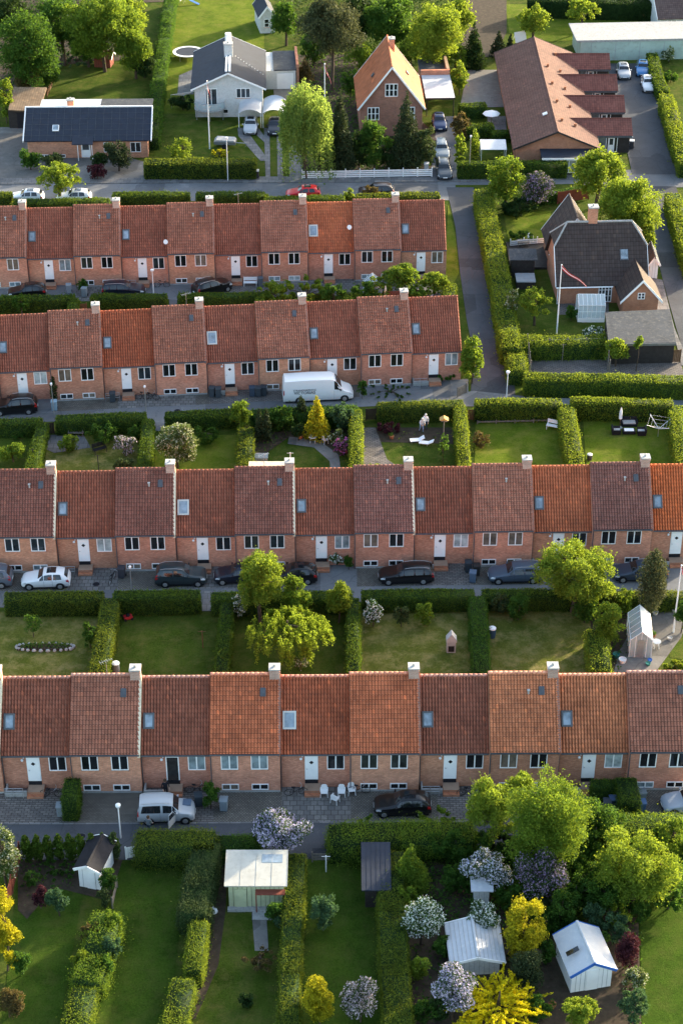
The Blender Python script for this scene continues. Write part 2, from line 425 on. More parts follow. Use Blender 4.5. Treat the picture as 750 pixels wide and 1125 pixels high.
def plant(name, label, cat, x, y, a, b, leaf='green', trunk=.25, kind='round', dens=1.0, ls=None, group=None, lean=0, blobs_n=None, squash=1.0):
    """a tree or shrub whose crown shows at photo centre (x, y) with half sizes (a, b); the crown stands on the ground on a stem of height trunk"""
    if max(a, b) < 15 and 'counted' not in label and cat == 'shrub': a *= 1.22; b *= 1.18
    p = G(x, y, 1.5)
    for _ in range(4):
        s = S(p); D = math.hypot(p.y, H - p.z); sp, cp = (H - p.z) / D, p.y / D
        rx = a * 1.07 / s; ry = rx * (.78 if kind in ('flower', 'round') else .88 if kind != 'column' else 1.0)
        rz = math.sqrt(max((b / s) ** 2 - (ry * sp) ** 2, (.45 * b / s) ** 2)) / cp
        rz = min(rz, rx * 3.5) if kind != 'column' else rz
        zc = trunk + rz * .95; p = G(x, y, zc)
    s = S(p)
    ls = ls or max(.07, 1.22 / s)                         # leaf clumps
    root = thing(name, label, cat, (p.x, p.y, 0), 0, group)
    area = 4 * math.pi * ((rx * ry) ** 1.6 / 3 + (rx * rz) ** 1.6 / 3 + (ry * rz) ** 1.6 / 3) ** (1 / 1.6)
    n = int(min(42000, max(300, area / (ls * ls) * 1.2 * dens)))
    bl = []
    if kind in ('round', 'loose', 'weep', 'flower'):
        k = blobs_n or (int(16 + 4 * rx * rz) if kind != 'loose' else int(24 + 6 * rx * rz)); k = min(k, 110)
        f = {'round': .30, 'loose': .21, 'weep': .22, 'flower': .30}[kind]
        for i in range(k):
            d = unit(1)[0]; t = rnd.random() ** .33 * rnd.uniform(.9, 1.1)
            q = (rnd.uniform(.75, 1.25)) * f * min((rx + rz) / 2, rz * 1.2, rx * 1.2)
            bl.append((d[0] * max(.1, rx - q) * t, d[1] * max(.1, ry - q) * t, zc + d[2] * max(.1, rz - q * .8) * t, q, rnd.uniform(.75, 1.0)))
        P, N = crown_points(bl, n, .5)
        if kind == 'loose':                                  # stray outer shoots break the outline
            k2 = n // 9; i2 = NP.choice(len(P), k2); v = P[i2] - np.array([0, 0, zc]); P[i2] += v * NP.uniform(.02, .20, k2)[:, None]
        if kind == 'weep':
            dr = NP.random(len(P)) ** 2 * rz * .9 * (np.hypot(P[:, 0] / rx, P[:, 1] / ry)); P[:, 2] = np.maximum(P[:, 2] - dr, .25)
    elif kind in ('column', 'cone'):
        k = int(10 + rz * 5)
        zt = zc + rz
        for i in range(k):
            t = i / (k - 1); z = trunk + .2 + (zt - trunk - .3) * t
            w = (1 - t) ** .8 if kind == 'cone' else (math.sin(math.pi * (.18 + .80 * t)) ** .55)
            for j in range(3 if kind == 'column' else 4):
                an = rnd.uniform(0, 6.28); o = rx * w * .48; q = max(.12, rx * w * rnd.uniform(.42, .60))
                bl.append((math.cos(an) * o, math.sin(an) * o * .9, z, q, 1.25 if kind == 'column' else .8))
        P, N = crown_points(bl, n, .75, -.9)
    elif kind == 'strand':                                  # curtains of hanging twigs
        m = int(60 + 22 * rx * rz); Ps = []
        for i in range(m):
            an = rnd.uniform(0, 6.28); rr_ = math.sqrt(rnd.random()); x0_, y0_ = math.cos(an) * rx * rr_, math.sin(an) * ry * rr_
            zt_ = zc + rz * math.sqrt(max(0, 1 - rr_ * rr_ * .92)) * rnd.uniform(.6, 1.0); L_ = min(zt_ - .3, rnd.uniform(.5, 1.5) * rz)
            tt = NP.random(max(8, n // m)); Ps.append(np.stack([x0_ * (1 + .12 * tt), y0_ * (1 + .12 * tt), zt_ - L_ * tt], 1) + NP.normal(scale=ls * 1.1, size=(len(tt), 3)))
        P = np.concatenate(Ps); N = unit(len(P)); N[:, 2] *= .3; N /= np.linalg.norm(N, axis=1)[:, None]; bl = [(rnd.uniform(-.5, .5) * rx, rnd.uniform(-.5, .5) * ry, zc + .3 * rz, rx * .4, 1) for i in range(9)]
    elif kind == 'spray':                                   # arching bare-ish shoots, forsythia and willow shoots
        m = 190; Ps = []
        for i in range(m):
            an = rnd.uniform(0, 6.28); rr_ = rnd.random() ** .6; ox, oy, oz = math.cos(an) * rx * .75 * rr_, math.sin(an) * ry * .75 * rr_, trunk + rz * rnd.uniform(.2, 1.5) * (1 - rr_ * .5)
            a2 = an + rnd.uniform(-1.2, 1.2); L = rnd.uniform(.25, .6); up = rnd.uniform(.1, .9)
            tt = NP.random(max(6, n // m)); cx = ox + math.cos(a2) * rx * L * tt; cyy = oy + math.sin(a2) * ry * L * tt
            Ps.append(np.stack([cx, cyy, oz + rz * up * (tt - .45 * tt ** 2)], 1) + NP.normal(scale=ls * .6, size=(len(tt), 3)))
        P = np.concatenate(Ps); N = unit(len(P))
        bl = [(0, 0, zc, rx * .5, 1)]
    P[:, 2] = np.maximum(P[:, 2], .04)
    V = leaf_quads(P, N, ls)
    wood = MB(); tr = max(.04, min(.26, rx * .075)) * (1 if trunk > .6 else .7)
    ztop = zc + rz * (.55 if kind in ('round', 'loose', 'flower', 'weep') else .85)
    limb_set(wood, (lean, 0, -.05), (0, 0, ztop), tr, bl, 9 if kind in ('loose', 'weep', 'round') else 3)
    wood.build('trunk' if trunk > .5 else 'stem', 'bark', root)
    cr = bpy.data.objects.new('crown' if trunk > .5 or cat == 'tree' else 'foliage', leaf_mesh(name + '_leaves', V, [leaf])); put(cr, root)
    return root

def hedge(label, pts, w, h, leaf='hedge', group='clipped garden hedges', rough=.135, name='hedge', ls=None, taper=0.0, dens=1.0):
    """pts: photo points along the middle of the hedge's top"""
    P = [G(x, y, h) for x, y in pts]; c0 = P[0].copy(); c0.z = 0
    P = [Vector((p.x - c0.x, p.y - c0.y, 0)) for p in P]
    core = MB(); Vs = []
    s = S(c0); ls = ls or max(.05, .78 / s)
    for i, (a, b) in enumerate(zip(P, P[1:])):
        L = (b - a).length; d = (b - a) / L; nn = Vector((-d.y, d.x, 0))
        e0 = 0 if i == 0 else w * .3; 
        n = int(dens * 1.25 * L * (w + 2 * h) / (ls * ls * 1.2)) + 30
        u = NP.random(n) * (L + (w * .5 if i < len(P) - 2 else 0)) ; k = NP.random(n) * (w + 2 * h)
        top = k < w; side = ~top
        wob = np.sin((u + c0.x) * 1.7) * rough * .35 + np.sin((u + c0.y) * .63 + 1.3) * rough * .5
        off = np.where(top, (k / w - .5) * w, 0.0); z = np.where(top, h, 0.0)
        sg = np.where((k - w) < h, 1.0, -1.0); hz = np.where((k - w) < h, k - w, k - w - h)
        off = np.where(side, sg * (w / 2 - taper * hz), off); z = np.where(side, hz, z)
        rr = NP.normal(scale=rough * .55, size=n)
        rr = np.where(NP.random(n) < .04, np.abs(rr) * 2.5, rr)
        off = off + np.where(side, sg * (rr + wob * .6), 0) ; z = z + np.where(top, rr + wob, 0)
        # rounded top edges
        ed = np.abs(off) > w * .40; z = np.where(top & ed, z - .06, z)
        nx = np.where(side, sg, 0.0); nz = np.where(top, 1.0, .15)
        N = np.stack([nn.x * nx, nn.y * nx, nz], 1) * .75 + unit(n); N /= np.linalg.norm(N, axis=1)[:, None]
        Q = np.stack([a.x + d.x * u + nn.x * off, a.y + d.y * u + nn.y * off, np.maximum(z, .03)], 1)
        Vs.append(leaf_quads(Q, N, ls))
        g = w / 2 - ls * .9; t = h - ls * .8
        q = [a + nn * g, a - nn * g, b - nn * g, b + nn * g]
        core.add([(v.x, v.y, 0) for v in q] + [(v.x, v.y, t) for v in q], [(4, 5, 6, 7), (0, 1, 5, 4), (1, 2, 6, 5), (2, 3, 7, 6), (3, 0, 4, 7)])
        for (ex, dd) in ((a, -d), (b, d)):                   # leafy ends
            n = int(dens * 1.2 * w * h / (ls * ls)) + 6
            o = NP.uniform(-w / 2, w / 2, n); zz = NP.random(n) * h; r2 = NP.normal(scale=rough * .5, size=n)
            Q = np.stack([ex.x + dd.x * r2 + nn.x * o, ex.y + dd.y * r2 + nn.y * o, zz], 1)
            N = np.array([[dd.x, dd.y, .1]]) * .7 + unit(n); N /= np.linalg.norm(N, axis=1)[:, None]
            Vs.append(leaf_quads(Q, N, ls))
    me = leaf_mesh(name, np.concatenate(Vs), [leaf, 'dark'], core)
    o = bpy.data.objects.new(name, me); put(o); o.location = c0
    return tag(o, label, 'hedge', group)

# ------------------------------------------------------------------ ground sheets
LV = {}
def sheet(name, pts, mat, lvl=1, kind='structure', label=None):
    """a flat surface; pts are photo points on the ground (or (X, Y) metres when given as Vectors)"""
    LV[lvl] = LV.get(lvl, 0) + 1; z = .012 * lvl + .0006 * LV[lvl]
    mb = MB(); P = [p if isinstance(p, Vector) else G(p[0], p[1]) for p in pts]
    mb.quad(*[(p.x, p.y, z) for p in P])
    o = mb.build(name, mat); o['kind'] = kind
    if o.data.polygons[0].normal.z < 0: o.data.flip_normals()
    return o
def raised(name, pts, mat, h=.12):
    mb = MB(); P = [G(p[0], p[1]) for p in pts]; ar = sum(P[i].x * P[(i + 1) % len(P)].y - P[(i + 1) % len(P)].x * P[i].y for i in range(len(P)))
    if ar < 0: P.reverse()
    mb.prism([(p.x, p.y) for p in P], 0, h, 'z'); o = mb.build(name, mat); o['kind'] = 'structure'; return o

def undergrowth(pts, leaf='green', dens=16, hmax=.5, name='undergrowth', ls=.10):
    """low mixed ground cover nobody could count"""
    P = [G(*p) for p in pts]; x0, x1 = min(p.x for p in P), max(p.x for p in P); y0, y1 = min(p.y for p in P), max(p.y for p in P)
    n = int((x1 - x0) * (y1 - y0) * dens); Q = np.column_stack([NP.uniform(x0, x1, n), NP.uniform(y0, y1, n)]); ins = np.zeros(n, bool); j = len(P) - 1
    for i in range(len(P)):
        a, b = P[i], P[j]; c = ((a.y > Q[:, 1]) != (b.y > Q[:, 1])) & (Q[:, 0] < (b.x - a.x) * (Q[:, 1] - a.y) / (b.y - a.y + 1e-9) + a.x); ins ^= c; j = i
    Q = Q[ins]; pat = np.sin(Q[:, 0] * 1.9 + np.sin(Q[:, 1] * 1.3) * 2) * np.sin(Q[:, 1] * 1.7 + np.cos(Q[:, 0] * .9) * 2)
    keep = pat > NP.uniform(-1.0, .25, len(Q)); Q, pat = Q[keep], pat[keep]
    z = NP.random(len(Q)) * hmax * (.45 + .55 * np.clip(pat + .3, 0, 1)) + .03
    N = unit(len(Q)); N[:, 2] = np.abs(N[:, 2]) + .4; N /= np.linalg.norm(N, axis=1)[:, None]
    o = bpy.data.objects.new(name, leaf_mesh(name, leaf_quads(np.column_stack([Q, z]), N, ls), [leaf])); put(o); o['kind'] = 'stuff'; return o
# ------------------------------------------------------------------ terraced houses
W = 5.06
def window(parent, x0, x1, z0, z1, y=0.0, div=(2, 1), tone=(.02, .022, .025), sill=True, name='window', face='y', fr=.065, share=None):
    """white frame with its panes; faces -y (or +x / -x) at the wall plane y"""
    f = MB(); t0, t1 = -.05, .03
    def bx(mb, a, b, c, d, e0, e1):
        if face == 'y': mb.box(a, b, y + e0, y + e1, c, d)
        elif face == '+x': mb.box(y - e1, y - e0, a, b, c, d)
        else: mb.box(y + e0, y + e1, a, b, c, d)
    bx(f, x0, x1, z0, z0 + fr, t0, t1); bx(f, x0, x1, z1 - fr, z1, t0, t1)
    bx(f, x0, x0 + fr, z0 + fr, z1 - fr, t0, t1); bx(f, x1 - fr, x1, z0 + fr, z1 - fr, t0, t1)
    nx, nz = div
    for i in range(1, nx):
        xm = x0 + (x1 - x0) * i / nx; bx(f, xm - fr * .7, xm + fr * .7, z0 + fr, z1 - fr, t0, t1)
    for i in range(1, nz):
        zm = z0 + (z1 - z0) * i / nz; bx(f, x0 + fr, x1 - fr, zm - fr * .4, zm + fr * .4, t0 + .01, t1)
    w = f.build(name, 'white', parent)
    g = MB(); bx(g, x0 + fr * .5, x1 - fr * .5, z0 + fr * .5, z1 - fr * .5, -.012, .02)
    g.build('pane', 'pane', w, col=tone)
    if sill:
        s = MB(); bx(s, x0 - .05, x1 + .05, z0 - .07, z0 - .005, -.09, .02); s.build('sill', 'brick_red', w)
    return w
TONES = [(.008, .01, .012), (.012, .014, .016), (.02, .03, .035), (.23, .29, .31), (.42, .48, .48), (.03, .035, .03), (.010, .012, .014), (.16, .13, .10), (.012, .014, .016)]

def pantile_slope(mb, x0, x1, y0, z0, y1, z1, tw=.23, amp=.035, step=.03, course=.34):
    """corrugated clay tiles with overlapping courses on the slope from the eave (y0, z0) to the ridge (y1, z1)"""
    L = math.hypot(y1 - y0, z1 - z0); nc = round(L / course); n = max(1, round((x1 - x0) / tw)); k = 5
    ny, nz = -(z1 - z0) / L, (y1 - y0) / L
    if nz < 0: ny, nz = -ny, -nz
    xs = [x0 + (x1 - x0) * i / (n * k) for i in range(n * k + 1)]
    prof = [amp * (0.0, .55, 1.0, .8, .15)[i % k] for i in range(n * k + 1)]
    vs = []; 
    for c in range(nc):
        for t, off in ((c / nc, step), ((c + 1) / nc, 0.0)):
            for x, p in zip(xs, prof):
                h = p + off; vs.append((x, y0 + (y1 - y0) * t + ny * h, z0 + (z1 - z0) * t + nz * h))
    m = len(xs); fs = []
    for r in range(2 * nc - 1):
        for i in range(m - 1): fs.append((r * m + i, r * m + i + 1, (r + 1) * m + i + 1, (r + 1) * m + i))
    mb.add(vs, fs)
    mb.quad(*[(xs[0], y0, z0 - .02), (xs[-1], y0, z0 - .02), (xs[-1], y1, z1 - .02), (xs[0], y1, z1 - .02)])

DIM = {'tall': (0.0, 4.0, 4.10, 7.75), 'low': (.50, 3.55, 4.20, 7.43)}     # facade y, eave z, ridge y, ridge z
BACK = 8.2
meshes = {}
def house_meshes():
    for kind, (y0, ze, yr, zr) in DIM.items():
        e = .004 if kind == 'low' else 0.0
        mb = MB(); mb.prism([(y0, -.3), (y0, ze), (yr, zr - .06), (BACK, ze - .0), (BACK, -.3)], e, W - e, 'x'); meshes[kind, 'wall'] = mb.mesh('house_wall', 'brick_red')
        mb = MB(); sl = (zr - ze) / (yr - y0)
        pantile_slope(mb, e + .01, W - e - .01, y0 - .22, ze - .22 * sl + .05, yr, zr + .05, amp=.055 if kind == 'tall' else .095, step=.07 if kind == 'tall' else .03)
        sb = (zr - ze) / (BACK - yr)
        pantile_slope(mb, e + .01, W - e - .01, BACK + .22, ze - .22 * sb + .05, yr, zr + .05, amp=.03, tw=.25, course=.6)
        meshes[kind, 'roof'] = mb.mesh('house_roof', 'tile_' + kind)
        mb = MB(); n = 14                                     # ridge tiles, each a short half-round
        for i in range(n):
            a, b = e + (W - 2 * e) * i / n, e + (W - 2 * e) * (i + 1) / n
            mb.tube((a, yr, zr + .05), (b - .015, yr, zr + .05), .125, .105, 10)
        meshes[kind, 'ridge'] = mb.mesh('ridge_tiles', 'tile', True)
        mb = MB(); ye = y0 - .25; zg = ze - .22 * sl
        mb.tube((e + .01, ye, zg - .02), (W - e - .01, ye, zg - .02), .07, .07, 8); mb.box(e + .02, W - e - .02, y0 - .17, y0 - .004, zg - .02, zg + .08)
        meshes[kind, 'gutter'] = mb.mesh('gutter', 'lead')
    y0, ze, yr, zr = DIM['tall']; sl = (zr - ze) / (yr - y0)
    mb = MB(); xa, xb = W - .13, W + .07                       # mortared verge on the step down to the next roof
    mb.add([(x, y, z) for x in (xa, xb) for (y, z) in ((y0 - .24, ze - .24 * sl - .22), (y0 - .24, ze - .24 * sl + .13), (yr, zr + .15), (yr, zr - .3))],
           [(0, 1, 2, 3), (7, 6, 5, 4), (0, 4, 5, 1), (1, 5, 6, 2), (0, 3, 7, 4)])
    meshes['verge'] = mb.mesh('verge', 'cream')
    mb = MB(); mb.box(W - .74, W + .0, yr - .36, yr + .36, zr - .6, zr + .62); mb.box(W - .78, W + .04, yr - .40, yr + .40, zr + .44, zr + .55); meshes['chimney'] = mb.mesh('chimney', 'brick_pink')
    mb = MB(); mb.box(W - .79, W + .05, yr - .41, yr + .41, zr + .62, zr + .72); mb.tube((W - .37, yr, zr + .72), (W - .37, yr, zr + .92), .11, .09, 8); meshes['cap'] = mb.mesh('chimney_cap', 'cap')
    # roof hatch on the tall roofs
    mb = MB(); t = .26; y = y0 + (yr - y0) * (1 - t); z = ze + (zr - ze) * (1 - t); rx = Matrix.Rotation(math.atan(sl), 3, 'X')
    mb.cbox((W * .76, y, z + .14), .42, .62, .16, rx); mb.cbox((W * .76, y, z + .24), .34, .54, .04, rx); meshes['hatch'] = mb.mesh('roof_hatch', 'lead')
    mb = MB(); y = y0 + 2.0; z = ze + 2.0 * sl; mb.tube((W * .57, y + .9, z + .9 * sl), (W * .57, y + .9, z + .9 * sl + .42), .07, .07, 8); mb.cbox((W * .57, y + .9, z + .9 * sl + .45), .2, .2, .06)
    meshes['vent'] = mb.mesh('roof_vent', 'cap')
    y0, ze, yr, zr = DIM['low']; sl = (zr - ze) / (yr - y0); t = .61; y = y0 + (yr - y0) * (1 - t); z = ze + (zr - ze) * (1 - t)
    for nm, hw, hh in (('small', .34, .52), ('wide', .42, .6)):
        mb = MB(); rx = Matrix.Rotation(math.atan(sl), 3, 'X'); c = Vector((.62 + (hw - .34), y, z + .13))
        for dx, dy, sx, sy in ((-hw, 0, .13, 2 * hh + .13), (hw, 0, .13, 2 * hh + .13), (0, -hh, 2 * hw - .13, .13), (0, hh, 2 * hw - .13, .13)):
            mb.cbox(c + rx @ Vector((dx, dy, .05)), sx, sy, .18, rx)
        meshes['skyframe', nm] = mb.mesh('skylight', 'tint')
        g = MB(); g.cbox(c + rx @ Vector((0, 0, .04)), 2 * hw - .12, 2 * hh - .12, .1, rx); meshes['skypane', nm] = g.mesh('skylight_pane', 'skyglass')
    mb = MB(); mb.box(1.76, 2.96, -.38, y0 - .004, -.05, .42); mb.box(1.76, 2.96, -.66, -.384, -.05, .2); meshes['steps'] = mb.mesh('steps', 'brick_orange'); mb = MB(); mb.box(W * .355, W * .545, y0 - .06, y0 - .004, .424, .775); meshes['sill'] = mb.mesh('door_sill', 'black'); mb = MB(); mb.box(.15, 1.72, -.40, -.26, -.05, .5); mb.box(.15, .28, -.256, y0 - .005, -.05, .5); meshes['pit'] = mb.mesh('light_well', 'concrete')
    mb = MB()
    for yy in (-.05, -.05): pass
    for x in (.15, .8, 1.5): mb.tube((x, -.55, 0), (x, -.55, .95), .025, .025, 6)
    for z_ in (.45, .7, .95): mb.tube((.15, -.55, z_), (1.5, -.55, z_), .02, .02, 6)
    meshes['railing'] = mb.mesh('railing', 'steel')
house_meshes()
def child(name, me, parent, col=None):
    o = bpy.data.objects.new(name, me); put(o, parent)
    if col: o.color = c4(col)
    return o

def house(kind, loc, rz, label, tint, group, opt=''):
    root = thing('terraced_house', label, 'house', loc, rz, group)
    y0, ze, yr, zr = DIM[kind]
    br = rnd.uniform(.85, 1.12); child('wall', meshes[kind, 'wall'], root, (br, br * rnd.uniform(.93, 1.03), br))
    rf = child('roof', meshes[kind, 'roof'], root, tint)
    rd = child('ridge_tiles', meshes[kind, 'ridge'], rf, tuple(min(1, c * 1.5 + .12) for c in tint) if 'L' in opt else tint)
    child('gutter', meshes[kind, 'gutter'], root)
    tn = lambda: rnd.choice(TONES)
    if kind == 'tall':
        t = tn()
        if 'v' in opt: child('verge', meshes['verge'], root)
        else:
            v = child('verge', meshes['verge'], root); v.data = v.data.copy(); v.data.materials[0] = M['brick_dark']
        ch = child('chimney', meshes['chimney'], root); child('chimney_cap', meshes['cap'], ch)
        if 'h' not in opt: child('roof_hatch', meshes['hatch'], rf)
        if rnd.random() < .5: child('roof_vent', meshes['vent'], rf)
        for xa, xb in ((.155, .40), (.585, .83)):
            window(root, W * xa, W * xb, 2.22, 3.58, y0, tone=t if rnd.random() < .7 else tn())
            window(root, W * xa, W * xb, .24, .80, y0, tone=tn(), sill=False)
        mb = MB(); mb.tube((.06, y0 - .09, -.02), (.06, y0 - .09, ze - .25), .04, .04, 6); mb.build('downpipe', 'lead', root)
        mb = MB(); mb.box(.004, W - .004, y0 - .03, y0 - .003, -.05, .16); mb.build('plinth', 'concrete', root)
    else:
        nm = 'wide' if 's' in opt else 'small'
        if 'n' not in opt:
            sk = child('skylight', meshes['skyframe', nm], rf, (.55, .55, .52) if 's' in opt else (.10, .11, .12)); child('skylight_pane', meshes['skypane', nm], sk)
        window(root, W * .675, W * .925, 1.75, 3.12, y0, tone=tn())
        d = MB(); d.box(W * .355, W * .545, y0 - .05, y0 + .03, .78, 3.05)
        if 'o' in opt:                                       # open doorway, the unlit hall painted as a flat dark panel
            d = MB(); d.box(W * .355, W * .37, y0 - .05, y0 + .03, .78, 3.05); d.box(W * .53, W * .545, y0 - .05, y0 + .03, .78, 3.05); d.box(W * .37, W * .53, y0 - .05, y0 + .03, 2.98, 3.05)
            dr = d.build('door', 'white', root); g = MB(); g.box(W * .37, W * .53, y0 - .02, y0 + .02, .80, 2.98); g.build('door_window', 'pane', dr, col=(.03, .03, .03))  # door_window here is the flat dark panel standing in for the unlit hall
        else:
            d = MB(); d.box(W * .355, W * .545, y0 - .05, y0 + .03, .78, 3.05)
            d.box(W * .365, W * .535, y0 - .075, y0 - .054, .84, 2.99)
            dr = d.build('door', 'white', root)
            g = MB(); cx, cz, q = W * .45, 2.45, .17; g.prism([(cx - q, cz), (cx, cz - q), (cx + q, cz), (cx, cz + q)], y0 - .09, y0 - .078); g.build('door_window', 'pane', dr, col=(.02, .022, .025))
            g = MB(); g.tube((W * .38, y0 - .13, 1.85), (W * .395, y0 - .13, 1.85), .02, .02, 6); g.cbox((W * .38, y0 - .10, 1.85), .03, .06, .1); g.build('handle', 'steel', dr)
        child('steps', meshes['steps'], root); child('door_sill', meshes['sill'], dr)
        if rnd.random() < .6: child('light_well', meshes['pit'], root)
        if 'r' in opt: child('railing', meshes['railing'], root)
        mb = MB(); mb.tube((W * .32, y0 - .1, 3.0), (W * .32, y0 - .004, 3.05), .05, .05, 8); mb.lathe([(.03, -.1), (.1, -.05), (.1, .05), (.03, .1)], (W * .30, y0 - .13, 2.85), 8); mb.build('wall_lamp', 'lamp_white', root)
        mb = MB(); mb.tube((.06, y0 - .09, -.02), (.06, y0 - .09, ze - .25), .04, .04, 6); mb.build('downpipe', 'lead', root)
    return root

ROWS = {}
def terrace(key, pa, pb, anchor_x, i0, kinds, group, houses):
    """pa, pb: photo points on the ground line of the front walls; anchor_x: photo x of the left end of house 0"""
    A, B = G(*pa), G(*pb); d = (B - A); d.z = 0; d.normalize(); ang = math.atan2(d.y, d.x)
    # the ground point of the wall line at photo x = anchor_x (seen at about z 2)
    t = 0
    for _ in range(20):
        q = A + d * t; u = (anchor_x - PX) / PF; s = PF / ((q.y) * CS + (H - 2) * SN)
        t += (u * PF / s - q.x)
    A = A + d * t
    ROWS[key] = (A, d, ang)
    for i, (lab, tint, opt) in enumerate(houses):
        k = i + i0; loc = A + d * (W * k)
        house(kinds[i % 2], loc, ang, lab, tint, group, opt)

O1 = (.55, .165, .075); O2 = (.44, .122, .058); O3 = (.60, .215, .100); O4 = (.34, .130, .090); O5 = (.68, .175, .06)
D1 = (.28, .112, .080); D2 = (.33, .115, .070); D3 = (.28, .120, .092); D4 = (.39, .155, .098); D5 = (.41, .170, .110)
E1 = (.35, .122, .076)
terrace('front', (100, 871), (730, 867.5), 384.0, -6, ('tall', 'low'), 'front terrace of brick houses', [
    ('tall brick house cut off by the left edge of the photo, in the front terrace', O1, 'Lv'),
    ('low brick house with skylight and red brick door steps beside the small clipped upright hedge', D2, 'Lr'),
    ('tall brick house between the clipped upright hedge and the silver car with open door', D4, 'Lv'),
    ('low brick house with open front door just behind the silver car', D2, 'Lo'),
    ('tall orange-roofed brick house right of the silver car, straight behind the round lilac tree', O1, 'L'),
    ('low brick house with white plastic chairs and a leaning bicycle by its door steps', O2, 'Ls'),
    ('tall brick house above the front end of the black hatchback on the near forecourt', O1, 'Lh'),
    ('low brick house beside the rear end of the black hatchback on the near forecourt', D2, 'Lr'),
    ('tall light orange-tiled house partly hidden by the big yellow-green trees', O3, 'L'),
    ('low light orange-tiled house beside the dark clipped hedges on the near forecourt', O3, 'L'),
    ('tall brown-tiled house by the silver car at the right end of the front terrace', D4, 'L')])
terrace('second', (22, 629), (650, 621), 389.0, -7, ('low', 'tall'), 'second terrace of brick houses', [
    ('low house sliver at the left edge of the second terrace', D2, 'n'),
    ('tall brown-roofed house behind the white hatchback at the left end of the second terrace', D1, 'v'),
    ('low dark-roofed house with a round roof vent beside its skylight, right of the white hatchback', D2, 'r'),
    ('tall dark brown-roofed house left of the grey-green crossover in the second terrace', D1, 'v'),
    ('low dark-roofed house with a pale wide skylight behind the grey-green crossover', D2, 's'),
    ('tall dark brown-roofed house behind the bright birch of the second terrace', D1, 'v'),
    ('low house with white-flowering bush by the steps, behind the tree-hidden black car', D2, ''),
    ('tall grey-brown-roofed house behind the long black hatchback of the second terrace', D3, 'v'),
    ('low dark-roofed house with red brick steps right of the long black hatchback', D2, 'r'),
    ('tall light brown-roofed house behind the grey estate car with roof rails', D5, 'h'),
    ('low orange-streaked-roof house mostly hidden by the large round tree', O1, ''),
    ('tall purple-brown-roofed house right behind the large round tree', D3, ''),
    ('low house with a brand-new bright orange roof at the end of the second terrace', O5, '')])
terrace('third', (60, 441), (420, 424), 340.0, -7, ('tall', 'low'), 'third terrace of brick houses', [
    ('tall house cut off by the left photo edge in the third terrace', D4, ''),
    ('low red-roofed house behind the black off-road car at the left of the third terrace', E1, ''),
    ('tall house with hatch in the roof, just right of the black off-road car', D4, ''),
    ('low house with a bin and bicycles by its steps behind the thin street lamp', O2, 'r'),
    ('tall brown-tiled house between the bicycles and the group of wheelie bins', D4, ''),
    ('low house with a wide pale skylight above the wheelie bins, left of the white van', E1, 's'),
    ('tall house directly behind the rear of the white van', D4, ''),
    ('low house behind the nose of the white van', E1, ''),
    ('tall house right of the white van above a strip of green plants', D4, ''),
    ('low end house of the third terrace with hanging baskets and a railing', E1, 'r')])
terrace('far', (100, 315), (420, 308), 338.0, -7, ('tall', 'low'), 'farthest terrace of brick houses', [
    ('tall house at the left photo edge of the farthest terrace behind a small black car', D4, ''),
    ('low house of the farthest terrace with ivy climbing up beside its door', E1, ''),
    ('tall house of the farthest terrace left of the dark blue estate car', D4, ''),
    ('low house of the farthest terrace behind the rear of the dark blue estate car', E1, 'r'),
    ('tall house of the farthest terrace right behind the small black car seen at an angle', D4, ''),
    ('low house of the farthest terrace with a white bench under its window', E1, 'n'),
    ('tall house of the farthest terrace straight behind the dome-topped shrub thicket', D5, ''),
    ('low house of the farthest terrace with a white satellite dish beside its roof edge', O1, 's'),
    ('tall house of the farthest terrace left of the rounded yellow-green garden trees', D5, ''),
    ('low end house of the farthest terrace by the grass verge of the cross road', E1, '')])

def on_row(key, x, out, z=0.0):
    """a ground point 'out' metres in front of the fronts of a terrace at photo x"""
    A, d, ang = ROWS[key]; n = Vector((d.y, -d.x, 0)); q0 = A + n * out
    t = 0
    for _ in range(20):
        q = q0 + d * t; s = PF / (q.y * CS + (H - z) * SN); t += ((x - PX) / s - q.x)
    return q0 + d * t
# ------------------------------------------------------------------ ground, roads, forecourts, lawns
def ground_quad(x0, x1, y0, y1): return [Vector((x0, y0, 0)), Vector((x1, y0, 0)), Vector((x1, y1, 0)), Vector((x0, y1, 0))]
sheet('ground', ground_quad(-700, 700, -200, 1600), 'grass', 0)
sheet('road', [(-80, 206), (300, 204), (560, 203), (640, 202), (900, 200), (900, 178), (700, 186), (620, 191), (560, 194), (-80, 194)][::1], 'asphalt_light', 1)
sheet('road', [(-80, 222), (500, 220), (500, 203.5), (-80, 205)], 'asphalt_light', 2)
raised('sidewalk', [(-80, 203), (300, 201), (505, 200), (505, 195), (300, 195.5), (-80, 197)], 'sidewalk', .1)
raised('sidewalk', [(505, 200), (690, 196), (690, 190), (505, 195)], 'sidewalk', .1)
sheet('road', [(490, 206), (500, 250), (505, 300), (512, 350), (520, 390), (516, 440), (566, 440), (563, 395), (548, 330), (535, 270), (522, 225), (520, 206)], 'asphalt', 3)
sheet('road', [(640, 206), (900, 206), (900, 188), (640, 190)], 'asphalt_light', 3)
sheet('road', [(703, 205), (716, 262), (728, 310), (742, 360), (760, 420), (860, 420), (790, 310), (752, 240), (742, 205)], 'asphalt', 4)
sheet('courtyard', [(668, 80), (673, 110), (681, 140), (688, 165), (694, 192), (760, 192), (748, 165), (735, 130), (722, 95), (716, 70), (668, 70)], 'asphalt', 4)
sheet('path', [(712, 305), (716, 342), (734, 344), (748, 402), (757, 402), (740, 360), (727, 308)], 'sidewalk', 5)
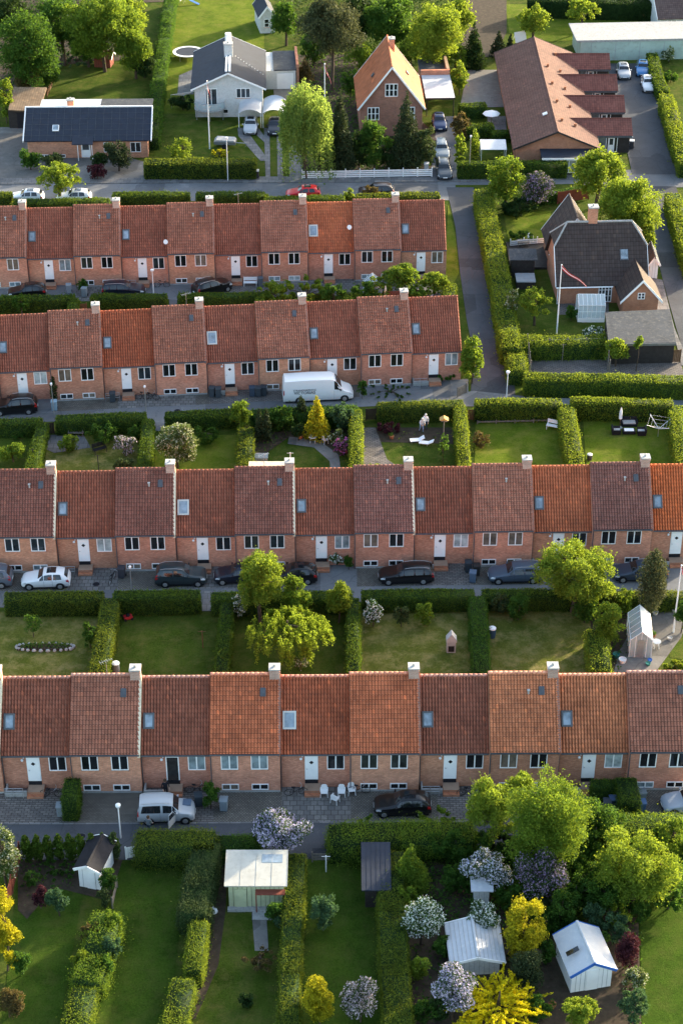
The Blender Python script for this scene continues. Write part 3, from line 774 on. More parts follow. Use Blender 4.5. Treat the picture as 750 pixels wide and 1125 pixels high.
# lanes and forecourts of the four terraces
def strip(name, key, xa, xb, o0, o1, mat, lvl):
    a, b = on_row(key, xa, o0), on_row(key, xb, o0); c, d = on_row(key, xb, o1), on_row(key, xa, o1)
    return sheet(name, [a, b, c, d], mat, lvl)
strip('forecourt', 'front', -60, 810, -.6, 3.2, 'cobble', 1)
for xa, xb, m_ in ((-40, 66, 'pavers'), (160, 235, 'pavers'), (310, 385, 'forecourt'), (480, 540, 'pavers'), (610, 700, 'pavers')):
    strip('forecourt', 'front', xa, xb, -.5, 3.19, m_, 2)
strip('kerb', 'front', -60, 810, 3.2, 3.35, 'sidewalk', 3)
strip('road', 'front', -90, 850, 3.35, 7.0, 'asphalt', 2)
strip('forecourt', 'second', -60, 830, -.6, 2.7, 'cobble', 1)
for xa, xb, m_ in ((66, 130, 'forecourt'), (196, 262, 'forecourt'), (325, 392, 'asphalt_light'), (454, 520, 'pavers'), (583, 760, 'asphalt_light')):
    strip('forecourt', 'second', xa, xb, -.5, 2.69, m_, 2)
strip('road', 'second', -90, 850, 2.7, 5.0, 'asphalt_light', 2)
strip('forecourt', 'third', -60, 514, -.6, 2.0, 'cobble', 1)
for xa, xb, m_ in ((-20, 60, 'asphalt_light'), (130, 215, 'forecourt'), (230, 320, 'pavers'), (395, 514, 'asphalt_light')):
    strip('forecourt', 'third', xa, xb, -.5, 1.99, m_, 2)
strip('road', 'third', -90, 520, 2.0, 3.9, 'asphalt_light', 2)
sheet('road', [(480, 437), (480, 447), (760, 447), (900, 447), (900, 437), (600, 438), (520, 430)], 'asphalt_light', 5)
strip('forecourt', 'far', -60, 497, -.6, 3.4, 'forecourt', 1)
for xa, xb, m_ in ((-20, 84, 'asphalt_light'), (140, 240, 'asphalt_light'), (240, 300, 'pavers')):
    strip('forecourt', 'far', xa, xb, -.5, 3.39, m_, 2)

# lawns
L = lambda pts, m_='grass', lvl=1: sheet('lawn', pts, m_, lvl)
L([(0, 672), (112, 672), (108, 760), (0, 760)], 'lawn_dry'); L([(126, 672), (245, 672), (240, 760), (120, 760)], 'grass'); L([(255, 665), (385, 665), (385, 760), (250, 760)], 'grass')
L([(396, 668), (522, 668), (528, 760), (396, 760)], 'lawn_dry'); L([(536, 665), (650, 665), (655, 760), (538, 760)], 'lawn_dry')
L([(730, 690), (760, 690), (770, 730), (735, 722)], 'grass')
L([(-20, 478), (38, 478), (30, 540), (-20, 540)], 'grass'); L([(48, 478), (155, 478), (150, 545), (45, 545)], 'lawn_dry'); L([(170, 478), (262, 478), (262, 545), (170, 545)], 'lawn_light')
L([(290, 500), (345, 490), (366, 505), (362, 545), (290, 545)], 'grass')
L([(416, 486), (498, 486), (502, 545), (440, 545), (425, 505)], 'grass'); L([(522, 462), (620, 462), (628, 540), (520, 540)], 'lawn_light'); L([(640, 460), (740, 460), (752, 540), (645, 540)], 'lawn_light')
L([(20, 960), (95, 960), (62, 1150), (0, 1150)], 'lawn_dark'); L([(132, 945), (207, 945), (180, 1170), (95, 1170)], 'lawn_dark'); L([(222, 1010), (315, 995), (312, 1170), (200, 1170)], 'grass')
L([(338, 935), (422, 935), (425, 1170), (330, 1170)], 'lawn_dark'); L([(702, 985), (800, 985), (830, 1170), (705, 1170)], 'lawn_dark')
L([(0, 330), (82, 330), (82, 362), (0, 362)], 'grass'); L([(95, 332), (190, 332), (190, 362), (95, 362)], 'grass'); L([(492, 225), (500, 260), (504, 300), (495, 318), (488, 300)], 'lawn_light', 5)
L([(55, 72), (165, 70), (160, 112), (42, 112)], 'grass'); L([(180, 0), (290, 0), (290, 60), (190, 190), (165, 190)], 'lawn_light'); L([(555, 5), (725, 3), (720, 40), (560, 48)], 'lawn_light')
L([(553, 235), (605, 232), (600, 265), (558, 265)], 'lawn_light'); L([(565, 330), (635, 330), (640, 368), (570, 368)], 'grass'); L([(158, 125), (215, 125), (258, 140), (285, 165), (285, 195), (158, 195)], 'grass', 2)
# beds, terraces and paths
B = lambda nm, pts, m_, lvl=2: sheet(nm, pts, m_, lvl)
B('soil', [(20, 945), (135, 945), (120, 990), (60, 975), (30, 1010), (20, 1000)], 'soil'); B('soil', [(215, 940), (250, 940), (248, 1000), (240, 1060), (215, 1120), (205, 1120), (222, 1040)], 'soil')
B('soil', [(440, 930), (760, 925), (760, 990), (700, 985), (705, 1170), (440, 1170)], 'soil', 1); B('lawn', [(500, 932), (760, 928), (760, 986), (700, 984), (640, 1012), (560, 1010)], 'lawn_dark', 2); B('path', [(592, 1045), (618, 1040), (618, 1150), (580, 1150)], 'soil', 3)
B('path', [(276, 996), (292, 996), (295, 1045), (280, 1045)], 'gravel', 3)
B('path', [(396, 470), (412, 470), (425, 505), (447, 520), (455, 545), (398, 545)], 'pavers'); B('soil', [(412, 470), (502, 470), (502, 488), (418, 486)], 'soil')
B('patio', [(50, 478), (92, 478), (100, 492), (60, 498), (47, 492)], 'sidewalk', 3); B('path', [(318, 478), (352, 484), (372, 500), (378, 545), (366, 545), (362, 507), (345, 492), (316, 488)], 'gravel', 3)
B('soil', [(262, 470), (330, 466), (395, 466), (395, 500), (372, 500), (350, 484), (318, 480), (290, 500), (262, 500)], 'soil')
B('path', [(158, 450), (182, 450), (184, 474), (160, 474)], 'asphalt_light', 6); B('path', [(222, 650), (233, 650), (233, 672), (222, 672)], 'sidewalk', 6)
B('patio', [(700, 680), (735, 660), (760, 660), (748, 700), (715, 745), (672, 745), (680, 715)], 'gravel'); B('soil', [(645, 655), (760, 655), (760, 672), (700, 690), (680, 745), (655, 745)], 'soil', 1)
B('path', [(130, 330), (160, 330), (160, 345), (130, 345)], 'gravel', 3); B('path', [(186, 326), (195, 326), (195, 340), (186, 340)], 'asphalt_light', 3)
B('driveway', [(-20, 140), (30, 140), (158, 178), (158, 198), (-20, 202)], 'gravel', 2); B('driveway', [(480, 128), (498, 128), (505, 196), (473, 196)], 'asphalt_light', 3)
for pts in ([(261, 141), (269, 141), (292, 172), (292, 177), (286, 177), (262, 150)], [(280, 141), (284, 141), (292, 152), (292, 158), (281, 148)], [(290, 141), (296, 141), (297, 199), (292, 199)], [(304, 141), (309, 141), (311, 199), (305, 199)], [(317, 141), (326, 141), (334, 199), (318, 199)]):
    B('path', pts, 'sidewalk', 4)
B('patio', [(580, 393), (745, 388), (752, 418), (582, 418)], 'pavers', 3); B('patio', [(612, 330), (668, 330), (668, 346), (612, 346)], 'pavers', 3)
B('patio', [(513, 77), (548, 77), (556, 118), (505, 118)], 'gravel', 3); B('patio', [(535, 128), (555, 128), (556, 143), (535, 143)], 'sidewalk', 4)
B('field', [(512, 0), (556, 0), (556, 36), (543, 62), (505, 66)], 'soil', 2); B('field', [(155, -10), (190, -10), (188, 2), (158, 3)], 'soil', 2)
B('soil', [(0, 0), (150, 0), (140, 66), (60, 72), (30, 100), (0, 100)], 'soil', 2); B('soil', [(310, 60), (390, 60), (480, 150), (475, 194), (330, 194), (318, 130)], 'soil', 1)
B('patio', [(300, 96), (325, 96), (325, 110), (302, 112)], 'gravel', 3); B('patio', [(197, 83), (213, 76), (213, 104), (195, 104)], 'sidewalk', 3)
# ploughed ridges of the vegetable field and grass tufts are relief in their materials; a sky lies beyond the frame

# ------------------------------------------------------------------ detached houses
def polyh(pts3, mb, faces): mb.add(pts3, faces)
def frame_at(a, b):
    """origin and angle of a front wall running from photo ground point a to b"""
    A, B2 = G(*a), G(*b); d = B2 - A; return A, math.atan2(d.y, d.x), d.length
def gable(root, x0, x1, y0, y1, ze, zr, wall, roof, tint=None, oh=.35, axis='y', th=.16, roofname='roof', parts=None, bargecol='white', barge=True, wallname='wall'):
    """a gabled block; axis: the direction of its ridge"""
    mb = MB()
    if axis == 'y':
        xm = (x0 + x1) / 2; mb.prism([(x0, -.3), (x1, -.3), (x1, ze), (xm, zr - .05), (x0, ze)], y0, y1, 'y')
    else:
        ym = (y0 + y1) / 2; mb.prism([(y0, -.3), (y1, -.3), (y1, ze), (ym, zr - .05), (y0, ze)], x0, x1, 'x')
    w = mb.build(wallname, wall, root)
    r = MB()
    if axis == 'y':
        sl = (zr - ze) / ((x1 - x0) / 2); zo = ze - oh * sl
        a, b = y0 - oh, y1 + oh
        r.slab([(x0 - oh, a, zo + th), (xm, a, zr + th), (xm, b, zr + th), (x0 - oh, b, zo + th)], th)
        r.slab([(xm + .002, a, zr + th), (x1 + oh, a, zo + th), (x1 + oh, b, zo + th), (xm + .002, b, zr + th)], th)
    else:
        sl = (zr - ze) / ((y1 - y0) / 2); zo = ze - oh * sl; a, b = x0 - oh, x1 + oh
        r.slab([(a, y0 - oh, zo + th), (b, y0 - oh, zo + th), (b, ym, zr + th), (a, ym, zr + th)], th)
        r.slab([(a, ym + .002, zr + th), (b, ym + .002, zr + th), (b, y1 + oh, zo + th), (a, y1 + oh, zo + th)], th)
    ro = r.build(roofname, roof, root, col=tint)
    if barge:
        g = MB()
        def bar(p, q, wdt=.18, t=.05):
            p, q = Vector(p), Vector(q); d = (q - p).normalized(); up = Vector((0, 0, 1)); up = (up - d * d.z).normalized(); s_ = d.cross(up) * t / 2
            u0, u1 = up * .03, up * -wdt
            g.add([p + u0 + s_, q + u0 + s_, q + u1 + s_, p + u1 + s_, p + u0 - s_, q + u0 - s_, q + u1 - s_, p + u1 - s_], [(0, 1, 2, 3), (7, 6, 5, 4), (0, 4, 5, 1), (1, 5, 6, 2), (2, 6, 7, 3), (3, 7, 4, 0)])
        for e_ in (0, 1):
            g = MB()
            if axis == 'y': yy = (y0 - oh - .03, y1 + oh + .03)[e_]; bar((x0 - oh, yy, zo + th), (xm, yy, zr + th)); bar((xm, yy, zr + th), (x1 + oh, yy, zo + th))
            else: xx = (x0 - oh - .03, x1 + oh + .03)[e_]; bar((xx, y0 - oh, zo + th), (xx, ym, zr + th)); bar((xx, ym, zr + th), (xx, y1 + oh, zo + th))
            g.build('bargeboard', bargecol, ro)
    g = MB()
    if axis == 'y': g.tube((xm, y0 - oh, zr + th), (xm, y1 + oh, zr + th), .11, .11, 8)
    else: g.tube((x0 - oh, ym, zr + th), (x1 + oh, ym, zr + th), .11, .11, 8)
    g.build('ridge_cap', roof, ro, col=tuple(c * 1.25 for c in tint) if tint else None)
    return w, ro
def door(root, x0, x1, z0, z1, y, mat='white', tone=(.05, .06, .07), glazed=True, name='door'):
    d = MB(); d.box(x0, x1, y - .05, y + .03, z0, z1); o = d.build(name, mat, root)
    if glazed:
        g = MB(); g.box(x0 + .18, x1 - .18, y - .07, y - .053, z0 + (z1 - z0) * .5, z1 - .18); g.build('door_window', 'pane', o, col=tone)
    g = MB(); g.cbox((x0 + .1, y - .09, (z0 + z1) / 2), .04, .08, .1); g.build('handle', 'steel', o)
    return o
def chimney_on(ro, x, y, z0, z1, w=.8, d=.6, mat='brick_red'):
    mb = MB(); mb.box(x - w / 2, x + w / 2, y - d / 2, y + d / 2, z0, z1); c = mb.build('chimney', mat, ro)
    mb = MB(); mb.box(x - w / 2 - .07, x + w / 2 + .07, y - d / 2 - .07, y + d / 2 + .07, z1 + .002, z1 + .14); mb.tube((x, y, z1 + .14), (x, y, z1 + .35), .12, .1, 8); mb.build('chimney_cap', 'cap', c)
    return c

# A: long low brick bungalow with a blue-black metal roof
o, a, wd = frame_at((32, 174), (163, 173))
h = thing('bungalow', 'long low brick bungalow with blue-black roof beside the gravel drive', 'house', o, a)
mb = MB(); mb.box(0, wd, 0, 8.6, -.3, 2.6); mb.prism([(0, 2.6), (4.1, 4.85), (4.2, 4.85), (4.2, 2.6)], 0, wd, 'x'); mb.build('wall', 'brick_red', h)
r = MB(); r.slab([(-.45, -.45, 2.45), (wd + .45, -.45, 2.45), (wd + .45, 4.1, 5.0), (-.45, 4.1, 5.0)], .16); ro = r.build('roof', 'darkroof', h)
r = MB()
for k in range(17):
    xx = -.45 + (wd + .9) * k / 16; r.tube((xx, -.45, 2.47), (xx, 4.08, 5.01), .022, .022, 4)
for k in range(1, 6): r.tube((-.43, -.45 + 4.5 * k / 6, 2.455 + 2.53 * k / 6), (wd + .43, -.45 + 4.5 * k / 6, 2.455 + 2.53 * k / 6), .018, .018, 4)
r.build('roof_seam', 'lead', ro)
r = MB(); r.box(-.5, -.46, -.5, 4.15, 2.3, 2.5); 
for xx in (-.50, wd + .46): r.slab([(xx, -.5, 2.52), (xx + .14, -.5, 2.52), (xx + .14, 4.1, 5.1), (xx, 4.1, 5.1)], .26)
r.box(-.5, wd + .6, 4.12, 4.28, 4.8, 5.14); r.build('bargeboard', 'white', ro)
r = MB(); r.box(1.0, 8.6, 4.3, 8.9, 4.05, 4.2); r.build('rear_roof', 'whiteroof', h); r = MB(); r.box(8.65, wd + .3, 4.3, 8.9, 4.07, 4.22); r.build('rear_roof', 'feltroof', h)
mb = MB(); mb.box(1.2, wd - .1, 4.35, 8.7, 2.5, 4.04); mb.build('rear_wall', 'brick_red', h)
chimney_on(ro, 5.1, 5.1, 4.2, 5.6, .8, .7)
sk = MB(); rx = Matrix.Rotation(math.atan(2.55 / 4.55), 3, 'X'); sk.cbox((3.5, 1.2, 3.48), .8, .9, .14, rx); s2 = sk.build('skylight', 'white', ro); sk = MB(); sk.cbox((3.5, 1.2, 3.56), .62, .7, .04, rx); sk.build('skylight_pane', 'skyglass', s2)
r = MB(); r.slab([(5.6, -1.1, 2.25), (8.2, -1.1, 2.25), (8.2, .2, 2.82), (5.6, .2, 2.82)], .1); r.build('porch_roof', 'darkroof', h)
r = MB(); r.box(6.25, 6.33, -1.0, -.92, 0, 2.2); r.box(8.0, 8.08, -1.0, -.92, 0, 2.2); r.build('porch_post', 'white', h)
door(h, 6.6, 7.75, .1, 2.1, 0)
window(h, 9.4, 10.6, .75, 2.05, 0, (2, 1)); window(h, 12.7, 14.0, .75, 2.05, 0, (2, 1)); window(h, 1.0, 2.9, .1, .5, 0, (2, 1), sill=False); window(h, 3.0, 4.6, .1, .5, 0, (2, 1), sill=False)

# brown shingled outbuilding left of it
o = G(11, 141)
h = thing('woodshed', 'dark timber outbuilding with weathered brown shingle roof left of the bungalow', 'shed', o, R(-2))
mb = MB(); mb.box(0, 3.6, 0, 4.8, -.2, 2.5); mb.build('wall', 'wood_dark', h); r = MB(); r.slab([(.2, -.6, 2.75), (4.2, -.6, 2.6), (4.2, 5.4, 3.5), (-.1, 5.4, 3.5)], .15); r.build('roof', 'tile_brown', h, col=(.28, .20, .13))
mb = MB(); mb.box(1.1, 2.9, -.03, 0.03, 0, 2.1); mb.build('door', 'black', h)

# B: white-rendered house with slate-blue roof
o, a, wd = frame_at((215, 129), (289, 128)); 
h = thing('white_house', 'pale rendered house with dark slate roof and a rounded glass balcony', 'house', o, a)
w, ro = gable(h, 0, wd, 0, 13.0, 4.0, 6.0, 'white_wall', 'darkroof', oh=.5)
chimney_on(ro, wd / 2, 6.2, 5.8, 7.6, 1.1, .9, 'white_wall'); r = MB(); r.box(wd / 2 - .35, wd / 2 + .35, 0, 5.7, 6.1, 6.24); r.build('ridge_walkway', 'white', ro)
r = MB(); r.tube((wd / 2, 8.0, 6.1), (wd / 2, 8.0, 8.4), .45, .42, 12); r.build('flue', 'white', ro)
for k in range(11): 
    if k == 0: r = MB()
    r.cbox((wd / 2 + .9 + k * .36, 6.5 - .25 * k, 6.02 - (.9 + k * .36) * .44 + .2), .1, .1, .06)
r.build('snow_guard', 'white', ro)
window(h, 1.4, 2.9, 1.7, 3.9, 0, (2, 1), (.05, .06, .07), sill=False); window(h, 5.4, 7.2, 2.6, 3.9, 0, (3, 1), (.04, .05, .06)); window(h, 3.6, 4.3, .5, 1.1, 0, (1, 1), sill=False)
bl = MB(); n = 12; pts = []
for k in range(n + 1):
    t = math.pi * k / n; pts.append((1.9 + 2.0 * -math.cos(t), -1.7 * math.sin(t) ** .8 if 0 < t < math.pi - 1e-6 else 0))
bl.prism(pts[::-1] if False else pts, 1.25, 1.42, 'z'); b_ = bl.build('balcony', 'concrete', h)
g = MB()
for p, q in zip(pts, pts[1:]): g.quad((p[0], p[1], 1.5), (q[0], q[1], 1.5), (q[0], q[1], 2.35), (p[0], p[1], 2.35))
go = g.build('balcony_glass', 'greenhouse_glass', b_); sm = go.modifiers.new('s', 'SOLIDIFY'); sm.thickness = .02
g = MB(); g.path([(p[0], p[1], 2.38) for p in pts], .03); g.build('handrail', 'steel', b_)
for xx in (.2, 1.9, 3.6): g = MB(); g.tube((xx, -.9 if xx != 1.9 else -1.5, 0), (xx, -.9 if xx != 1.9 else -1.5, 1.25), .06); g.build('post', 'steel', b_)
# garage, carports
o, a, wd = frame_at((302, 98), (325, 97.5))
h = thing('garage', 'flat-roofed white garage with a wide door behind the arched carports', 'garage', o, a)
mb = MB(); mb.box(-2, wd, 0, 7, -.2, 2.6); mb.build('wall', 'white_wall', h); mb = MB(); mb.box(-.1, wd + .1, -.1, 7.1, 2.602, 2.75); mb.build('roof', 'feltroof', h); mb = MB(); mb.box(.3, wd - .3, -.05, .02, 0, 2.2); mb.build('garage_door', 'white', h)
mb = MB(); mb.box(wd + .12, wd + .45, .5, 7.5, -.1, 3.2); mb.build('fire_wall', 'brick_red', h)
def carport(x0, x1, yb, yt, label):
    o = G((x0 + x1) / 2, yb); hw = (x1 - x0) / 2 / S(o)
    h = thing('carport', label, 'carport', o, 0, 'arched white carports'); D = 5.0
    mb = MB(); n = 10; pr = []
    for k in range(n + 1):
        t = -1 + 2 * k / n; pr.append((hw * t, 2.55 - .55 * t * t))
    pr2 = [(p[0], p[1] - .06) for p in pr][::-1]; mb.prism(pr + pr2, 0, D, 'y'); mb.build('canopy', 'whiteroof', h, True)
    for xx in (-hw + .08, hw - .08):
        for yy in (.15, D - .15): q = MB(); q.tube((xx, yy, 0), (xx, yy, 2.05), .05); q.build('post', 'white', h)
    return h
carport(262, 287.5, 141, 118, 'arched white carport over the silver car'); carport(288.5, 313, 141, 118, 'arched white carport over the black car')

# C: steep red gable house
o, a, wd = frame_at((395.5, 150), (463, 149))
h = thing('gable_house', 'tall red brick house with steep orange-red tiled gable roof behind conifers', 'house', o, a)
w, ro = gable(h, 0, wd, 0, 10.5, 4.1, 9.2, 'brick_dark', 'tile_far', (.40, .125, .055), oh=.4)
chimney_on(ro, wd / 2 + .4, 7.6, 8.0, 10.1, .7, .8)
window(h, 3.1, 4.7, 5.3, 7.0, 0, (3, 2), fr=.09); window(h, .9, 2.4, 2.2, 3.9, 0, (3, 2), fr=.09); window(h, 5.4, 6.9, 2.2, 3.9, 0, (3, 2), fr=.09)
r = MB()
for (dx, yy) in ((-2.2, 4.0), (2.3, 5.0)): r.cbox((wd / 2 + dx, yy, 9.2 - abs(dx) * 1.29 + .3), .5, .6, .12, Matrix.Rotation(math.atan(1.29) * (1 if dx > 0 else -1), 3, 'Y'))
r.build('roof_hatch', 'lead', ro)
o, a, wd = frame_at((468, 128), (498, 127.5))
h = thing('flat_carport', 'flat white-roofed carport with brick parapet beside the red gable house', 'carport', o, a)
mb = MB(); mb.slab([(-.1, 0, 2.5), (wd + .1, 0, 2.5), (wd + .1, 7.6, 2.75), (-.1, 7.6, 2.75)], .14); mb.build('roof', 'whiteroof', h)
for xx in (.05, wd - .05): mb = MB(); mb.tube((xx, .2, 0), (xx, .2, 2.36), .06); mb.build('post', 'wood_dark', h)
mb = MB(); mb.box(-.1, wd + .1, -.05, -.004, 2.3, 2.52); mb.build('fascia', 'wood_dark', h)
mb = MB(); mb.box(-.2, wd + .1, 7.7, 8.1, 0, 3.35); mb.box(wd - .3, wd + .1, 8.1, 13, 0, 3.4); mb.build('parapet', 'brick_red', h); mb = MB(); mb.box(-.2, wd - .32, 8.12, 13, 2.7, 2.9); mb.build('rear_roof', 'feltroof', h); mb = MB(); mb.box(-.1, wd - .4, 8.2, 12.9, 0, 2.68); mb.build('wall', 'brick_red', h)

# D: long brown-tiled house with four wings
E = 2.5; RZ = 4.7
f0, b0 = G(612.7, 145, RZ), G(586, 40, RZ); dv = b0 - f0; LEN = dv.length; ang = math.atan2(dv.y, dv.x) - math.pi / 2
le = G(563, 163, E); lx = Matrix.Rotation(-ang, 3, 'Z') @ (le - f0)
hw = abs(lx.x) 
h = thing('long_house', 'long low house with brown tiled roof and four wings facing the car yard', 'house', (f0.x, f0.y, 0), ang)
w, ro = gable(h, -hw + .5, hw - .5, .6, LEN - .6, E, RZ - .15, 'brick_orange', 'tile_brown', (.145, .072, .056), oh=.5, bargecol='wood_dark')
r = MB()
for k in range(9):
    t = (k % 5 + .7) / 5.4; dx = .9 if k % 2 else 2.6; r.cbox((dx, LEN * t, RZ - dx * .44 + .25), .28, .28, .35)
r.build('roof_vent', 'terracotta', ro)
r = MB(); r.cbox((-1.0, 6.5, RZ - .25), .6, .6, .12, Matrix.Rotation(-.4, 3, 'Y')); r.build('skylight', 'white', ro)
Ri = Matrix.Rotation(-ang, 3, 'Z')
for k, (xr, yr_, xe, ye) in enumerate(((669, 59, 619, 72), (677, 82, 625, 94), (685, 105, 632, 118), (693, 130, 639, 144))):
    q = Ri @ (G(xr, yr_, 3.75) - f0); q.z = 0; x1_ = q.x; yv = q.y
    mb = MB(); mb.prism([(yv - 2.0, -.2), (yv + 2.0, -.2), (yv + 2.0, 2.45), (yv, 3.45), (yv - 2.0, 2.45)], hw - 1.4, x1_ - .3, 'x'); wg = mb.build('wing', 'wood_dark', h)
    r = MB(); 
    xa = .9; r.slab([(xa + 1.6, yv - 2.4, 2.45), (x1_, yv - 2.4, 2.45), (x1_, yv, 3.75), (xa + 1.0, yv, 3.75)], .14); r.slab([(xa + 1.0, yv + .002, 3.75), (x1_, yv + .002, 3.75), (x1_, yv + 2.4, 2.45), (xa + 1.6, yv + 2.4, 2.45)], .14)
    r.tube((xa + 1, yv, 3.76), (x1_, yv, 3.76), .1); r.build('wing_roof', 'tile_brown', wg, col=(.20, .075, .058))
    r = MB(); r.box(hw - .4, x1_ - .1, yv - 2.42, yv - 2.36, 2.16, 2.42); r.build('gutter', 'lead', wg)
    window(wg, hw + .2, hw + 1.3, .15, 2.1, yv - 2.0, (1, 1), (.14, .17, .18), sill=False); window(wg, x1_ - 2.9, x1_ - 1.8, .15, 2.1, yv - 2.0, (2, 1), (.03, .03, .03), sill=False)
    door(wg, hw + 1.5, hw + 2.3, .1, 2.1, yv - 2.0)
mb = MB(); mb.box(-1.9, hw - .3, -2.2, .55, -.1, 2.15); c_ = mb.build('conservatory', 'wood_dark', h); mb = MB(); mb.box(-2.05, hw - .2, -2.4, .57, 2.152, 2.3); mb.build('conservatory_roof', 'darkroof', c_); mb = MB(); mb.box(-2.05, hw - .2, -2.46, -2.402, 2.08, 2.32); mb.build('fascia', 'white', c_)
window(c_, -1.6, 0, .3, 1.95, -2.2, (2, 1), sill=False); window(c_, .4, 2.2, .3, 1.95, -2.2, (2, 1), (.25, .3, .3), sill=False)

# E: brown half-hipped house
o, a, wd = frame_at((612, 334), (706, 332))
h = thing('half_hipped_house', 'brick house with dark brown half-hipped roof and a small front gable', 'house', o, a)
D = 8.4; ze = 2.5; zr = 7.5; ym = D / 2; zh = 5.5
def yat(z): return ym * (z - ze) / (zr - ze)
mb = MB(); mb.prism([(0, -.3), (D, -.3), (D, ze), (D - yat(zh), zh), (yat(zh), zh), (0, ze)], 0, wd, 'x'); mb.build('wall', 'brick_orange', h)
mb = MB(); oh = .35
zo = ze - oh * (zr - ze) / ym; hi = 1.5; T = .12
ya, yb_ = yat(zh), D - yat(zh)
P_ = [(-oh, -oh, zo), (wd + oh, -oh, zo), (wd + oh, ya, zh), (wd + oh - hi, ym, zr), (-oh + hi, ym, zr), (-oh, ya, zh),
      (-oh, D + oh, zo), (wd + oh, D + oh, zo), (wd + oh, yb_, zh), (-oh, yb_, zh)]
P_ = [(p[0], p[1], p[2] + T) for p in P_]
mb.add(P_, [(0, 1, 2, 3, 4, 5), (7, 6, 9, 4, 3, 8), (5, 4, 9), (2, 8, 3)])
ro = mb.build('roof', 'tile_brown', h, col=(.062, .048, .044)); sm = ro.modifiers.new('s', 'SOLIDIFY'); sm.thickness = .12; sm.offset = -1
mb = MB(); mb.tube((-oh + hi, ym, zr + T), (wd + oh - hi, ym, zr + T), .12)
for p, q in ((5, 4), (9, 4), (2, 3), (8, 3)): mb.tube(P_[p], P_[q], .1)
mb.build('ridge_cap', 'concrete', ro)
mb = MB()
for xx in (-oh - .04, wd + oh + .0):
    mb.slab([(xx, -oh, zo + .16), (xx + .05, -oh, zo + .16), (xx + .05, ya, zh + .16), (xx, ya, zh + .16)], .3)
mb.build('bargeboard', 'white', ro)
mb = MB(); mb.tube((-oh, -oh - .08, zo + .05), (wd * .62, -oh - .08, zo + .05), .07); mb.tube((-.08, -.08, 0), (-.08, -.08, zo), .05); mb.build('gutter', 'white', h)
chimney_on(ro, wd * .42, ym + .25, 6.6, 9.2, .95, .8)
rx = Matrix.Rotation(math.atan((zr - ze) / ym), 3, 'X'); s2 = MB(); s2.cbox((wd * .765, 1.75, 2.5 + 1.75 * 1.19 + .25), .9, 1.2, .14, rx); s2 = s2.build('skylight', 'lead', ro); s3 = MB(); s3.cbox((wd * .765, 1.72, 2.5 + 1.75 * 1.19 + .34), .72, 1.0, .04, rx); s3.build('skylight_pane', 'skyglass', s2)
window(h, wd * .465, wd * .62, .15, 2.3, 0, (4, 3), (.05, .06, .06), sill=False, fr=.08)
# rear wing and front gable
w2, r2 = gable(h, .3, 5.4, D - .5, D + 5.2, 2.5, 6.3, 'brick_orange', 'tile_brown', (.065, .050, .046), oh=.35, wallname='rear_wing', roofname='rear_roof')
x0, x1 = wd * .69, wd * .69 + 3.7; yf = -3.3
mb = MB(); mb.prism([(x0, -.3), (x1, -.3), (x1, 2.3), ((x0 + x1) / 2, 4.35), (x0, 2.3)], yf, -.004, 'y'); fg = mb.build('front_gable', 'brick_orange', h)
xm = (x0 + x1) / 2; r = MB(); sl = 2.05 / 1.85; zo2 = 2.3 - .4 * sl
r.slab([(x0 - .4, yf - .3, zo2 + .14), (xm, yf - .3, 4.49), (xm, 1.9, 4.49), (x0 - .4, .3, zo2 + .14)], .14); r.slab([(xm + .002, yf - .3, 4.49), (x1 + .4, yf - .3, zo2 + .14), (x1 + .4, .3, zo2 + .14), (xm + .002, 1.9, 4.49)], .14)
g_ = r.build('front_gable_roof', 'tile_brown', fg, col=(.07, .05, .043))
mb = MB(); 
for sx in (-1, 1):
    p = Vector((xm, yf - .34, 4.5)); q = Vector((xm + sx * 2.25, yf - .34, zo2 + .14)); mb.add([p, q, q - Vector((0, 0, .3)), p - Vector((0, 0, .3)), p + Vector((0, -.05, 0)), q + Vector((0, -.05, 0)), q + Vector((0, -.05, -.3)), p + Vector((0, -.05, -.3))], [(0, 1, 2, 3), (7, 6, 5, 4), (0, 4, 5, 1), (1, 5, 6, 2), (2, 6, 7, 3), (3, 7, 4, 0)])
mb.build('bargeboard', 'white', g_)
window(fg, xm - .38, xm + .38, 2.1, 2.85, yf, (2, 2), (.05, .05, .06), sill=False)

# flat slate-roofed garage in front of it
o, a, wd = frame_at((666, 398), (744, 397))
h = thing('garage', 'low garage with wide flat slate-grey roof in front of the brown-roofed house', 'garage', o, a)
p = [G(664, 345, 2.5), G(735, 342, 2.5), G(742, 376, 2.5), G(668, 377.5, 2.5)]; Mi = (Matrix.Translation(o) @ Matrix.Rotation(a, 4, 'Z')).inverted()
p = [Mi @ v for v in p]; r = MB(); r.slab([(v.x, v.y, v.z + (.25 if i < 2 else 0)) for i, v in enumerate(p)], .2); r.build('roof', 'feltroof', h)
zz = [(v.x * .97 + .1, v.y + (.15 if i > 1 else -.15)) for i, v in enumerate(p)]; mb = MB(); mb.prism([zz[3], zz[2], zz[1], zz[0]], -.2, 2.28, 'z'); mb.build('wall', 'wood_dark', h)
mb = MB(); mb.box(p[3].x, p[2].x, p[3].y - .06, p[3].y - .004, 2.22, 2.5); mb.build('fascia', 'zinc', h)

